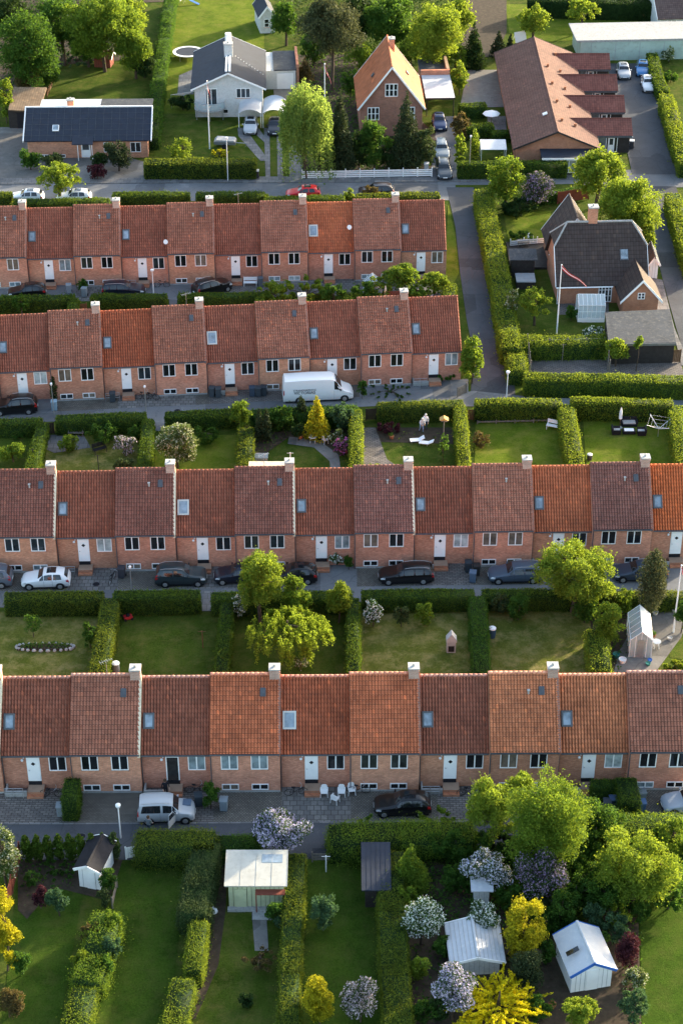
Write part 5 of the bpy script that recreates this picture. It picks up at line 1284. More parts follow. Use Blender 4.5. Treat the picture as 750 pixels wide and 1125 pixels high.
hx('clipped dark boundary hedge behind the half-hipped house', [(556, 226), (600, 212), (640, 206)], 1.0, 1.2, 'green')
# bottom gardens
hx('tall bright hedge right of the pale green shed', [(326, 938), (322, 1000), (319, 1060), (317, 1135)], 1.25, 1.8, 'hedge_privet', rough=.14)
hx('thick bright hedge right of the dark wooden shed', [(430, 935), (430, 990), (433, 1060), (438, 1135)], 1.75, 1.8, 'hedge_privet', rough=.14)
hx('dusky olive hedge right of the long empty lawn', [(228, 925), (219, 965), (212, 1005)], 1.9, 1.9, 'hedge_olive', rough=.22)
hx('bright upright hedge beside the white planter bags', [(219, 1012), (212, 1065)], 1.1, 1.7, 'hedge_gold', rough=.16)
hx('bright hedge bulge at the bottom right corner of the long lawn', [(202, 1076), (190, 1130)], 1.5, 1.6, 'hedge_gold', rough=.2)
hx('mixed loose hedge left of the long empty lawn', [(118, 1003), (106, 1050), (95, 1080)], 1.9, 1.5, 'bright', rough=.3)
hx('bright rounded hedge at the bottom left of the long lawn', [(93, 1085), (80, 1140)], 1.6, 1.5, 'hedge_gold', rough=.2)
hx('wild green-and-brown hedge between the lane and the long lawn', [(150, 922), (236, 923)], 1.9, 1.9, 'hedge_privet', rough=.34)
hx('dense dark green shrub hedge along the lane in front of the black hatchback', [(362, 917), (440, 914), (520, 915)], 2.2, 1.8, 'bright', rough=.34)
hx('dark leafy hedge along the lane left of the lilac', [(238, 926), (285, 926)], 1.6, 1.4, 'green', rough=.2)
hx('tangled green hedge along the lane at the right', [(640, 908), (770, 905)], 2.2, 2.0, 'bright', rough=.3)
for i, (x, lab) in enumerate([(35, 'first'), (47, 'second'), (59, 'third'), (71, 'fourth'), (83, 'fifth'), (94, 'sixth'), (107, 'seventh'), (119, 'eighth'), (131, 'ninth')]):
    plant('clipped_conifer', lab + ' of the egg-shaped clipped conifers along the lane, counted from the red fence', 'conifer', x - 6, 932 - i * .3, 6.6, 14.5, 'hedge', .05, 'column', group='egg-shaped conifers beside the black-roofed shed', dens=1.6)
# clipped blocks on the forecourts
def fblock(label, x, out, L, w, h, leaf='hedge'):
    a = on_row('front', x, out, h); A_, d, ang = ROWS['front']; n = Vector((d.y, -d.x, 0)); P = [a, a + n * L]
    def px(p): t = p.y * CS + (H - h) * SN; return (PX + PF * p.x / t, PY + PF * ((H - h) * CS - p.y * SN) / t)
    return hedge(label, [px(P[0]), px(P[1])], w, h, leaf, 'clipped hedges on the near forecourt')
fblock('upright clipped hedge on the near forecourt by the white-doored steps', 80, .6, 2.4, 1.1, 2.0); fblock('narrow clipped hedge by the bins at the right of the near forecourt', 687, .8, 2.6, 1.5, 1.9, 'hedge'); fblock('low dark hedge against the near terrace wall beside the door', 664, .5, .8, 2.0, 1.5, 'hedge')

# ------------------------------------------------------------------ trees and shrubs
pl = plant
# bottom
pl('lilac', 'round lilac tree full of pale purple blossom beside the lane', 'tree', 311, 913, 35, 27, 'lilac', 1.2, 'flower', 1.35)
pl('tree', 'pale yellow-green tree left of the brightest tree in front of the near terrace', 'tree', 540, 888, 32, 36, 'yellowgreen', 2.0, 'loose', 1.1)
pl('tree', 'big brightest yellow-green tree hiding part of the near terrace', 'tree', 598, 902, 51, 58, 'bright', 2.0, 'loose', 1.25)
pl('tree', 'smaller bright tree top left of the brightest tree', 'tree', 573, 868, 22, 24, 'yellowgreen', 3.2, 'loose')
pl('tree', 'muted green tree right of the brightest tree', 'tree', 655, 905, 34, 32, 'green', 1.2, 'loose')
pl('tree', 'broad yellow-green tree left of the lawn at the right edge', 'tree', 698, 950, 50, 46, 'yellowgreen', 1.4, 'loose', 1.15)
pl('tree', 'green tree at the right photo edge in front of the near forecourt', 'tree', 738, 920, 26, 24, 'bright', 1.4, 'loose')
pl('lilac', 'pale lilac in flower left of the darker purple one', 'tree', 537, 955, 32, 26, 'lilac_pale', .7, 'flower', 1.15)
pl('lilac', 'deep purple lilac right of the pale one', 'tree', 592, 962, 36, 32, 'lilac_deep', .8, 'flower', 1.2)
pl('shrub', 'upright fresh green tree between the dark wooden shed and the pale lilac', 'tree', 451, 950, 23, 27, 'bright', .5, 'cone', 1.2)
pl('viburnum', 'round white-blossomed bush on bare soil', 'shrub', 463, 1009, 26, 28, 'whitebush', .5, 'flower', 1.2)
pl('viburnum', 'white-blossomed bush behind the golden-green conifer', 'shrub', 531, 1007, 23, 22, 'whitebush', .5, 'flower', 1.1)
pl('conifer', 'golden-green upright conifer behind the corrugated shed roof', 'conifer', 576, 1020, 25, 38, 'golden', .3, 'loose', 1.3)
pl('conifer', 'dark low conifer under the golden-green one', 'conifer', 578, 1065, 22, 26, 'conifer', .2, 'round')
pl('forsythia', 'wild vivid yellow forsythia at the bottom of the photo', 'shrub', 548, 1102, 48, 32, 'forsythia', .2, 'spray', 1.2)
pl('lilac', 'pink and white flowering shrub left of the forsythia', 'shrub', 498, 1088, 26, 33, 'lilac', .4, 'flower', 1.2)
pl('shrub', 'small yellow-green round bush below the white-blossomed bush', 'shrub', 461, 1062, 13, 16, 'yellowgreen', .1)
pl('shrub', 'green leafy bush at the bottom beside the thick hedge', 'shrub', 466, 1112, 17, 15, 'green', .1)
pl('shrub', 'pale yellow-green bush in front of the white shed', 'shrub', 638, 1112, 23, 22, 'yellowgreen', .2, 'loose')
pl('shrub', 'green shrub right of the white shed', 'shrub', 697, 1104, 19, 20, 'bluegreen', .2, 'loose')
pl('shrub', 'cream-tipped bush on the lawn edge right of the white shed', 'shrub', 697, 1074, 14, 12, 'cream_bush', .1)
pl('shrub', 'dark maroon bush behind the white shed', 'shrub', 690, 1043, 17, 20, 'maroon', .2)
pl('shrub', 'pale green bush with white flower heads behind the white shed', 'shrub', 676, 1020, 17, 18, 'bluegreen', .3, 'loose')
pl('shrub', 'feathery green shrub left of the broad yellow-green tree', 'shrub', 664, 982, 26, 27, 'green', .4, 'loose')
pl('shrub', 'mid green shrub beside the deep purple lilac', 'shrub', 632, 982, 22, 22, 'green', .4, 'loose')
pl('shrub', 'dark bush under the brightest tree', 'shrub', 560, 928, 34, 20, 'dark', .3, 'loose')
pl('shrub', 'deep green bush between the brightest tree and the deep purple lilac', 'shrub', 640, 940, 26, 22, 'green', .3, 'loose')
pl('shrub', 'dark green shrub at the left under the pale yellow-green tree', 'shrub', 500, 930, 24, 20, 'green', .3, 'loose')
pl('shrub', 'small dark bush beside the teal cloth', 'shrub', 497, 965, 14, 14, 'green', .2, 'loose')
pl('shrub', 'bright yellow shrub left of the pink-flowering one', 'shrub', 351, 1099, 21, 29, 'golden', .2, 'round', 1.2)
pl('lilac', 'round pinkish flowering shrub right of the bright yellow one', 'shrub', 396, 1098, 23, 26, 'pinkbush', .3, 'flower', 1.2)
pl('shrub', 'silvery green young tree on the middle lawn', 'shrub', 355, 999, 18, 24, 'bluegreen', .3, 'loose')
pl('shrub', 'sparse rusty bush on the lawn below the pale green shed', 'shrub', 285, 1054, 20, 15, 'rusty', .3, 'loose', .45)
pl('shrub', 'dark round bush near the foot of the shed lawn', 'shrub', 271, 1098, 9, 9, 'dark', .05)
pl('shrub', 'small bush beside the shed step', 'shrub', 302, 1003, 10, 12, 'green', .1)
pl('shrub', 'small green bush by the pale green shed', 'shrub', 312, 1013, 9, 9, 'bluegreen', .05)
pl('tree', 'bright yellow tree at the left edge of the photo', 'tree', 2, 1018, 21, 46, 'golden', .6, 'loose', 1.3)
pl('tree', 'pale willow-like bush at the left edge beside the red fence', 'tree', 3, 938, 19, 32, 'cream_bush', .8, 'loose')
pl('shrub', 'broad-leaved green bush below the bright yellow tree', 'shrub', 24, 1058, 15, 15, 'green', .1)
pl('shrub', 'rounded yellowish bush in the bottom left corner', 'shrub', 9, 1102, 20, 19, 'rusty', .1)
pl('shrub', 'round light green shrub on the dark lawn', 'shrub', 64, 989, 15, 15, 'bluegreen', .5, 'round', 1.2)
pl('shrub', 'dark purple bush left of the light green round shrub', 'shrub', 44, 985, 8, 12, 'maroon', .1)
pl('shrub', 'dark green bush right of the black-roofed shed', 'shrub', 119, 965, 11, 15, 'green', .3); pl('shrub', 'small bush below the black-roofed shed', 'shrub', 115, 986, 8, 10, 'hedge_olive', .1)
pl('shrub', 'leafy perennials at the left of the black-roofed shed', 'shrub', 62, 955, 20, 10, 'green', .05, 'loose', .7); pl('shrub', 'small perennials near the shed wall', 'shrub', 35, 965, 8, 9, 'green', .05, 'loose', .7)
# between front and second
pl('birch', 'bright yellow-green birch in front of the second terrace', 'tree', 285, 637, 28, 36, 'yellowgreen', 1.6, 'loose', 1.5)
pl('tree', 'fresh green young tree right of the birch', 'tree', 326, 654, 17, 26, 'bright', .8, 'loose', 1.2)
pl('shrub', 'egg-shaped clipped golden shrub left of the straight dark hedge', 'shrub', 372, 661, 17, 25, 'hedge_gold', .1, 'round', 1.3)
pl('willow', 'low wide weeping tree with trailing yellow-green twigs on the lawn', 'tree', 316, 694, 42, 28, 'yellowgreen', 1.3, 'strand', 1.0)
pl('shrub', 'white flowering shrub beside the lane left of the birch', 'shrub', 262, 664, 9, 16, 'whitebush', .1, 'loose')
pl('shrub', 'small creamy bush by the near ridge under the weeping tree', 'shrub', 330, 728, 8, 8, 'cream_bush', .05)
pl('shrub', 'white-flowered round bush beside the long hedge', 'shrub', 410, 673, 11, 14, 'whitebush', .1, 'flower'); pl('shrub', 'olive round bush in the middle of the dry lawn edge', 'shrub', 441, 675, 8, 12, 'hedge_olive', .1); pl('shrub', 'bright green round bush on the dry lawn edge', 'shrub', 466, 674, 11, 12, 'bright', .1)
pl('tree', 'large round light green tree in front of the second terrace', 'tree', 632, 629, 50, 40, 'yellowgreen', 1.5, 'loose', 1.4)
pl('shrub', 'dark green shrub left below the large round tree', 'shrub', 570, 667, 12, 13, 'green', .1); pl('shrub', 'grey-leaved shrub beside the lane hedge', 'shrub', 550, 662, 10, 11, 'hedge_olive', .1, 'loose'); pl('shrub', 'dark shrub under the large round tree', 'shrub', 643, 668, 18, 18, 'green', .1)
pl('tree', 'bushy bright tree left of the greenhouse', 'tree', 668, 684, 19, 27, 'bright', .5, 'loose', 1.2); pl('shrub', 'leafy shrub behind the greenhouse', 'shrub', 686, 660, 11, 15, 'bright', .2, 'loose')
pl('conifer', 'tall dark columnar conifer with bare trunk by the greenhouse', 'tree', 716, 636, 17, 34, 'pine', 1.8, 'column', 1.2)
pl('shrub', 'rounded golden bush at the right edge above the near ridge', 'shrub', 742, 732, 20, 12, 'hedge_gold', .1); pl('shrub', 'green hedge-like bush at the right edge by the flagpole', 'shrub', 750, 675, 12, 22, 'green', .1)
pl('shrub', 'young bare sapling on the left dry lawn', 'shrub', 36, 686, 9, 12, 'green', .2, 'loose', .35); pl('shrub', 'dark bush beside the dividing hedge on the left lawn', 'shrub', 98, 696, 9, 17, 'green', .05, 'loose'); pl('shrub', 'golden small bush at the near end of the dividing hedge', 'shrub', 110, 730, 8, 8, 'hedge_gold', .05)
# between second and third
pl('tree', 'large bush-like tree covered in cream blossom', 'tree', 194, 487, 26, 25, 'cream_bush', .6, 'round', 1.3)
pl('shrub', 'round clipped light green bush at the left lawn', 'shrub', 14, 497, 14, 11, 'bright', .05); pl('shrub', 'bright clump beside the slate patio', 'shrub', 75, 487, 11, 9, 'bright', .02); pl('shrub', 'loose green bush right of the patio seat', 'shrub', 113, 476, 14, 12, 'green', .1, 'loose')
pl('shrub', 'pink-white blossoming shrub in the patio garden', 'shrub', 137, 488, 15, 13, 'pinkbush', .2, 'flower'); pl('shrub', 'brownish low shrub right of the black garden bench', 'shrub', 136, 510, 11, 10, 'hedge_olive', .05)
pl('tree', 'light green tree rising left of the columnar conifers', 'tree', 264, 455, 14, 20, 'bright', .5, 'loose')
for x, lb in ((285, 'left'), (293, 'right')): pl('conifer', lb + ' one of the two thin columnar conifers', 'conifer', x, 468, 5, 18, 'conifer', .1, 'column', 1.4, group='thin columnar conifers')
pl('conifer', 'bright golden conical conifer beside the white van', 'conifer', 348, 458, 15, 24, 'golden', .3, 'cone', 1.5); pl('conifer', 'slim dark conifer left of the golden one', 'conifer', 331, 452, 6, 17, 'conifer', .2, 'column', 1.3)
pl('shrub', 'green shrub right of the columnar conifers', 'shrub', 311, 458, 17, 16, 'green', .3, 'loose'); pl('shrub', 'shrub with white flowers right of the golden conifer', 'shrub', 376, 458, 14, 16, 'bluegreen', .3, 'loose')
pl('shrub', 'small dark rhododendron behind the stone urn', 'shrub', 328, 474, 8, 9, 'dark', .1); pl('shrub', 'magenta flowering bush at the path bend', 'shrub', 376, 491, 10, 9, 'magenta', .05, 'flower'); pl('shrub', 'pinkish-green bush above the magenta one', 'shrub', 371, 480, 10, 8, 'cream_bush', .05)
pl('shrub', 'round dark maroon bush in the couple\'s garden', 'shrub', 428, 469, 12, 7, 'maroon', .05, 'round', 1.3); pl('shrub', 'thin climbing plant on the wire arch beside the bird table', 'shrub', 487, 493, 7, 16, 'green', .2, 'loose', .4)
pl('shrub', 'pink-leaved small tree on the bench lawn', 'shrub', 528, 482, 9, 9, 'rusty', .2, 'loose', .6); pl('shrub', 'yellow-green clump at the near ridge in the couple\'s garden', 'shrub', 412, 514, 7, 5, 'yellowgreen', .02)
# between third and farthest
pl('shrub', 'dome-topped thicket of yellow-green shrubs in the middle', 'shrub', 338, 321, 37, 18, 'yellowgreen', .2, 'loose', 1.3); pl('shrub', 'dark green bush right of the dome-topped thicket', 'shrub', 366, 325, 13, 13, 'green', .2, 'loose')
pl('tree', 'rounded yellow-green garden tree left of the other by the farthest end house', 'tree', 440, 304, 22, 17, 'bright', .8, 'round', 1.3); pl('tree', 'bushy yellow-green tree by the farthest end house nearest the verge', 'tree', 476, 312, 19, 15, 'yellowgreen', .5, 'round', 1.3)
pl('shrub', 'dark shrub left of the framed greenhouse', 'shrub', 400, 322, 14, 12, 'green', .2, 'loose'); pl('shrub', 'dusty pink shrub beside the end chimney', 'shrub', 478, 327, 9, 6, 'pinkbush', .1); pl('tree', 'small round tree in the garden across from the small black car', 'tree', 23, 334, 10, 12, 'green', .3, 'loose')
pl('shrub', 'leafy yellow-green tree at the corner of the third terrace by the cross road', 'tree', 519, 394, 15, 27, 'bright', .3, 'loose', 1.2)
# right side by the half-hipped house
pl('tree', 'small airy yellow-green tree on the lawn by the tall flagpole', 'tree', 588, 332, 18, 17, 'yellowgreen', 1.2, 'loose', .9)
pl('tree', 'huge yellow-green tree between the half-hipped house and the right-hand lane', 'tree', 692, 228, 38, 36, 'yellowgreen', 2.0, 'loose', 1.5)
pl('tree', 'light green tree in front of the wings of the long house', 'tree', 657, 190, 32, 27, 'yellowgreen', 1.6, 'loose', 1.4); pl('shrub', 'bright shrub at the lane below the huge yellow-green tree', 'shrub', 712, 262, 10, 22, 'yellowgreen', .3, 'loose')
pl('tree', 'yellow-green tree at the corner of the top road and the cross road', 'tree', 556, 197, 22, 26, 'bright', .8, 'loose', 1.2); pl('rhododendron', 'purple-flowering round bush by the corner tree', 'tree', 590, 208, 22, 20, 'lilac_deep', .3, 'flower', 1.3)
pl('shrub', 'dark bush below the purple-flowering one', 'shrub', 570, 228, 20, 12, 'dark', .1, 'loose'); pl('shrub', 'green rounded shrub by the deck with table', 'shrub', 571, 259, 12, 6, 'green', .1)
pl('shrub', 'white-blossoming bush in the hedge above the paved yard', 'shrub', 653, 366, 12, 9, 'whitebush', .3, 'flower'); pl('shrub', 'bright bush beside the flat grey garage roof', 'shrub', 677, 384, 14, 13, 'yellowgreen', .6); pl('tree', 'small tree behind the wire fence', 'tree', 701, 376, 7, 8, 'bright', 2.6)
pl('shrub', 'grey-green climber at the cross road hedge', 'shrub', 562, 332, 8, 22, 'cream_bush', .4, 'loose'); pl('shrub', 'dark shrub at the white glazed summerhouse', 'shrub', 627, 343, 7, 8, 'green', .1)
# top
pl('tree', 'big dark green tree at the top left corner', 'tree', 30, 55, 34, 46, 'green', 2.0, 'loose', 1.2); pl('tree', 'brown-green conifer in front of the big dark tree', 'tree', 27, 77, 19, 26, 'rusty', 1.0, 'loose', 1.1)
pl('tree', 'sunlit broad tree at the top edge left of the boundary hedge', 'tree', 112, 28, 46, 38, 'bright', 2.2, 'loose', 1.4); pl('tree', 'dark tall tree behind the sunlit one at the top left', 'tree', 68, 25, 32, 34, 'green', 2.0, 'loose', 1.1); pl('tree', 'lower sunlit bushy tree beside the boundary hedge', 'tree', 148, 56, 22, 26, 'bright', .8, 'loose', 1.3)
pl('shrub', 'dark shrub at the foot of the lower sunlit tree', 'shrub', 158, 72, 11, 12, 'dark', .1); pl('shrub', 'dark bluish ground shrubs behind the timber playhouse', 'shrub', 84, 66, 30, 8, 'bluegreen', .05, 'loose', .7)
pl('tree', 'golden-green tree at the left edge beside the brown-roofed shed', 'tree', 5, 108, 12, 24, 'yellowgreen', .6, 'loose'); pl('tree', 'small lit yellow-green tree at the top roadside', 'tree', 64, 195, 25, 19, 'yellowgreen', 1.4, 'loose', 1.0)
for x, y, a, b, lf, lb in ((33, 174, 11, 11, 'green', 'round dark bush on the gravel by the bungalow\'s left window'), (58, 176, 12, 9, 'hedge_olive', 'low grey bush in front of the bungalow door'), (130, 171, 18, 18, 'conifer', 'tall dark bush hiding the bungalow\'s right windows'), (107, 188, 10, 8, 'maroon', 'dark reddish bush on the gravel before the bungalow'), (110, 176, 9, 9, 'dark', 'dark bush beside the bungalow door')): pl('shrub', lb, 'shrub', x, y, a, b, lf, .1)
pl('shrub', 'dark bush under the rounded balcony', 'shrub', 201, 112, 12, 8, 'dark', .1); pl('shrub', 'wispy pale shrub behind the roadside hedge', 'shrub', 201, 164, 14, 12, 'yellowgreen', .1, 'loose', .45); pl('shrub', 'small yellow bush below the trailer', 'shrub', 241, 168, 9, 5, 'golden', .05, 'loose', .7)
pl('willow', 'weeping willow hanging over the drive of the white house', 'tree', 336, 139, 26, 52, 'willow', 1.0, 'strand', 1.5); pl('shrub', 'rusty golden conifer top behind the willow', 'conifer', 335, 75, 10, 13, 'rusty', .5, 'cone')
pl('conifer', 'tall brown-green spruce left of the red gable house', 'conifer', 374, 142, 17, 45, 'conifer', .5, 'cone', 1.5); pl('conifer', 'tall dark spruce in front of the red gable', 'conifer', 446, 142, 22, 42, 'conifer', .4, 'cone', 1.5)
pl('tree', 'bright round laurel between the two spruces', 'shrub', 411, 158, 20, 27, 'green', .3, 'loose', 1.3); pl('shrub', 'bronze-green bush beside the narrow drive', 'shrub', 468, 160, 12, 23, 'hedge_olive', .3, 'loose', 1.1)
pl('pine', 'tall spreading pine with a long bare trunk behind the willow', 'tree', 364, 30, 40, 34, 'pine', 5.0, 'loose', 1.3); pl('tree', 'fresh green tree left of the spreading pine', 'tree', 314, 22, 19, 22, 'green', 1.0, 'loose', 1.2)
pl('tree', 'dark tall tree right of the spreading pine', 'tree', 428, 22, 34, 30, 'green', 1.6, 'loose', 1.2); pl('tree', 'large sunlit pale tree behind the flat carport', 'tree', 478, 38, 35, 36, 'yellowgreen', 2.0, 'loose', 1.2); pl('shrub', 'shrub at the foot of the pine beside the swing seat', 'shrub', 398, 62, 22, 18, 'bright', .3, 'loose')
pl('tree', 'sunlit green bush left of the red gable roof', 'shrub', 385, 90, 12, 16, 'green', .3, 'loose'); pl('shrub', 'small bush at the road end of the narrow drive', 'shrub', 505, 138, 9, 14, 'rusty', .2, 'loose')
pl('conifer', 'large dark blue spruce at the edge of the ploughed field', 'conifer', 520, 49, 14, 24, 'dark', .3, 'cone', 1.5); pl('conifer', 'rounded dark conifer beside the blue spruce', 'conifer', 547, 48, 10, 14, 'conifer', .2, 'cone', 1.3); pl('conifer', 'small pointed conifer nearest the long brown roof', 'conifer', 560, 47, 5, 10, 'conifer', .1, 'cone', 1.3)
pl('tree', 'bright tree at the left of the grey gravel yard', 'tree', 505, 84, 12, 17, 'yellowgreen', .5, 'loose'); pl('tree', 'round fruit tree at the head of the sunlit upper lawn', 'tree', 586, 21, 20, 16, 'yellowgreen', 1.6, 'loose', 1.1); pl('tree', 'airy fruit tree in the middle of the sunlit upper lawn', 'tree', 640, 11, 19, 14, 'yellowgreen', 1.6, 'loose', .9)
pl('shrub', 'small rusty bush on the sunlit upper lawn', 'shrub', 703, 14, 8, 6, 'rusty', .1); pl('shrub', 'pale round bush behind the blue car', 'shrub', 735, 60, 8, 7, 'cream_bush', .1); pl('shrub', 'low round green bush right of the yard hedge', 'shrub', 737, 84, 8, 6, 'green', .05)
pl('conifer', 'slim bright conifer by the roadside hedge beside the street lamp', 'conifer', 521, 158, 6, 16, 'yellowgreen', .1, 'column'); pl('shrub', 'upright bright bush at the left end of the roadside hedge', 'shrub', 505, 165, 8, 18, 'yellowgreen', .1, 'loose'); pl('shrub', 'rusty shrub in front of the dark brown car', 'shrub', 408, 212, 10, 8, 'rusty', .5, 'loose'); pl('shrub', 'bright bush between the low and the bright-ended far hedges', 'shrub', 383, 215, 7, 8, 'yellowgreen', .2)
pl('shrub', 'yellow-green bush between two far hedges behind the farthest terrace', 'shrub', 200, 220, 6, 8, 'yellowgreen', .2); pl('shrub', 'small yellow bush behind the farthest terrace right of the street tree', 'shrub', 103, 221, 6, 6, 'yellowgreen', .2); pl('shrub', 'yellow-green bush left of the low clipped hedge at the top road', 'shrub', 288, 219, 7, 7, 'yellowgreen', .2)
# ivy and plants by the terraces
o_ = on_row('far', 44, .05, 1.5)
pl('ivy', 'dark ivy climbing between two houses of the farthest terrace', 'ivy', 49, 296, 7, 14, 'hedge', .05, 'column', 1.2)
pl('ivy', 'second taller strip of ivy left of the other on the farthest terrace', 'ivy', 37, 293, 4, 16, 'hedge', .05, 'column', 1.2)
pl('shrub', 'small shrub by the steps of the farthest terrace left of the dark blue estate car', 'shrub', 91, 313, 5, 8, 'green', .05); pl('shrub', 'climbing plant beside the open-door house and the bins', 'shrub', 231, 873, 11, 17, 'green', .05, 'loose', 1.1)
pl('shrub', 'white-edged bush at the steps behind the tree-hidden black car', 'shrub', 370, 613, 9, 8, 'whitebush', .05, 'flower'); pl('shrub', 'dark bush left of the long black hatchback', 'shrub', 383, 617, 5, 8, 'green', .05)
pl('shrub', 'green bushes behind the nose of the white van', 'shrub', 398, 428, 5, 9, 'green', .05); pl('shrub', 'green plants along the wall right of the white van', 'shrub', 430, 430, 22, 4, 'green', .02, 'loose', .8); pl('shrub', 'dark bush at the end house steps beside the railing', 'shrub', 490, 412, 12, 6, 'green', .05)
pl('shrub', 'dark narrow bush at the corner by the black off-road car', 'shrub', 59, 427, 3.5, 12, 'dark', .05, 'column')

# thickets that fill the near right corner and the upper groves
for x, y, a, b, lf, tk, lb in ((520, 972, 18, 14, 'green', .2, 'green shrub tucked behind the slim pale cupboard shed'), (607, 930, 22, 18, 'green', .3, 'dark green shrub right below the brightest tree'), (660, 930, 22, 18, 'bright', .3, 'light shrub left above the broad yellow-green tree'), (617, 1000, 18, 22, 'green', .3, 'fern-like green shrub above the path to the white shed'), (652, 1008, 15, 18, 'bluegreen', .3, 'blue-green shrub between the feathery shrub and the white shed roof'), (600, 1045, 12, 16, 'green', .1, 'dark shrub right of the golden-green conifer'), (730, 962, 20, 22, 'bright', .4, 'lower green shrub right of the broad yellow-green tree'), (700, 1000, 16, 14, 'green', .2, 'shrub under the broad yellow-green tree by the lawn corner'), (486, 1040, 12, 12, 'green', .1, 'small shrub left of the corrugated roof'), (484, 1108, 14, 16, 'dark', .1, 'dark shrub between the leafy bush and the pink and white lilac'), (590, 1108, 14, 14, 'green', .1, 'green shrub right of the vivid yellow forsythia'), (478, 905, 26, 14, 'bright', .3, 'lighter leafy mound in the lane hedge left of the pale yellow-green tree'), (400, 908, 24, 12, 'green', .3, 'rounded mound in the lane hedge below the black hatchback')):
    pl('shrub', lb, 'shrub', x, y, a, b, lf, tk, 'loose', 1.15)
for x, y, a, b, lf, tk, kd, lb in ((10, 18, 30, 26, 'dark', 1.5, 'loose', 'dark tree at the very top left behind the big green one'), (96, 48, 24, 20, 'green', 1.0, 'loose', 'mid green tree below the sunlit broad one'), (50, 78, 17, 20, 'green', .6, 'loose', 'green bush right of the brown-green conifer'), (140, 18, 24, 24, 'yellowgreen', 1.6, 'loose', 'yellow-green tree right of the sunlit broad one at the top edge'), (395, 20, 24, 26, 'dark', 1.6, 'loose', 'dark tree between the spreading pine and the tall dark one'), (345, 52, 18, 16, 'green', .6, 'loose', 'dark bush under the left side of the spreading pine'), (452, 55, 16, 16, 'bright', .6, 'loose', 'bright bush behind the right slope of the red gable roof'), (500, 20, 22, 24, 'yellowgreen', 1.6, 'loose', 'pale tree right of the large sunlit one above the carport'), (395, 165, 14, 20, 'dark', .2, 'loose', 'dark shrub between spruce and laurel at the board fence'), (428, 172, 14, 15, 'dark', .2, 'loose', 'dark low shrub below the red gable at the board fence'), (500, 62, 12, 12, 'bright', .3, 'loose', 'small bright bush left of the blue spruce'), (352, 160, 12, 22, 'dark', .2, 'loose', 'dark shrub between the willow and the left spruce')):
    pl('tree' if tk > .5 else 'shrub', lb, 'tree' if tk > .5 else 'shrub', x, y, a, b, lf, tk, kd, 1.15)

for x, y, a, b, lf, tk, lb in ((125, 930, 9, 16, 'hedge_olive', .2, 'grey-green bush between the black-roofed shed and the small white gate'), (123, 1015, 14, 16, 'bright', .1, 'bright bush at the head of the mixed loose hedge'), (100, 1025, 10, 12, 'rusty', .1, 'bronze-leaved bush in the mixed loose hedge'), (112, 1062, 13, 14, 'green', .1, 'dark green bush at the middle of the mixed loose hedge'), (88, 1058, 11, 12, 'hedge_gold', .1, 'golden bush on the left side of the mixed loose hedge'), (122, 1042, 10, 14, 'bluegreen', .1, 'bluish bush on the lawn side of the mixed loose hedge'),
                          (570, 935, 26, 18, 'green', .5, 'green thicket straight below the pale yellow-green tree'), (648, 965, 24, 22, 'green', .5, 'green thicket right of the deep purple lilac'), (615, 965, 16, 18, 'bright', .4, 'light green shrub at the right foot of the deep purple lilac'), (680, 930, 20, 18, 'green', .6, 'green shrub at the upper left of the broad yellow-green tree'), (715, 905, 22, 14, 'yellowgreen', .8, 'yellow-green shrub rising from the tangled lane hedge'), (684, 900, 16, 14, 'bright', .8, 'bright shrub in the lane hedge below the narrow clipped hedge'), (485, 925, 20, 18, 'green', .5, 'green shrub behind the upright fresh green tree'), (655, 1035, 12, 14, 'green', .1, 'green fern tuft at the back left of the white shed'), (600, 1015, 14, 14, 'green', .1, 'dark green shrub right of the golden-green conifer top'), (728, 935, 18, 18, 'yellowgreen', .8, 'yellow-green shrub between the broad tree and the right edge'),
                          (300, 322, 14, 12, 'bright', .3, 'bright shrub at the left side of the dome-topped thicket'), (415, 316, 14, 12, 'yellowgreen', .3, 'bright shrub between the thicket and the rounded garden tree'), (455, 322, 16, 11, 'bright', .3, 'leafy shrub below the rounded yellow-green garden tree'), (395, 330, 10, 9, 'bright', .1, 'small bright shrub beside the small white-framed greenhouse'),
                          (225, 478, 14, 10, 'green', .1, 'dark low bush right of the cream-blossomed tree'), (150, 474, 9, 9, 'green', .1, 'dark bush beside the hedge of the pink-white blossom shrub'), (20, 475, 12, 6, 'green', .05, 'low plants under the lane hedge at the left edge')):
    pl('shrub', lb, 'shrub', x, y, a, b, lf, tk, 'loose', 1.15)

for x, y, a, b, lf, tk, lb in ((530, 925, 30, 22, 'green', .4, 'broad green thicket at the foot of the pale yellow-green tree'), (620, 945, 28, 26, 'green', .4, 'broad green thicket between the brightest tree and the broad yellow-green one'), (668, 1005, 24, 20, 'bright', .3, 'fern-leaved bush behind the white shed ridge'), (560, 985, 20, 18, 'green', .3, 'green bush between the pale lilac and the golden conifer'), (735, 985, 22, 18, 'green', .3, 'green bush at the right edge under the broad yellow-green tree'), (515, 1045, 12, 10, 'green', .1, 'green tuft beside the corrugated roof'), (445, 985, 12, 14, 'bright', .2, 'bright tuft on the thick hedge right of the dark wooden shed'), (605, 985, 22, 20, 'hedge_olive', .3, 'olive bush in front of the deep purple lilac')):
    pl('shrub', lb, 'shrub', x, y, a, b, lf, tk, 'loose', 1.15)
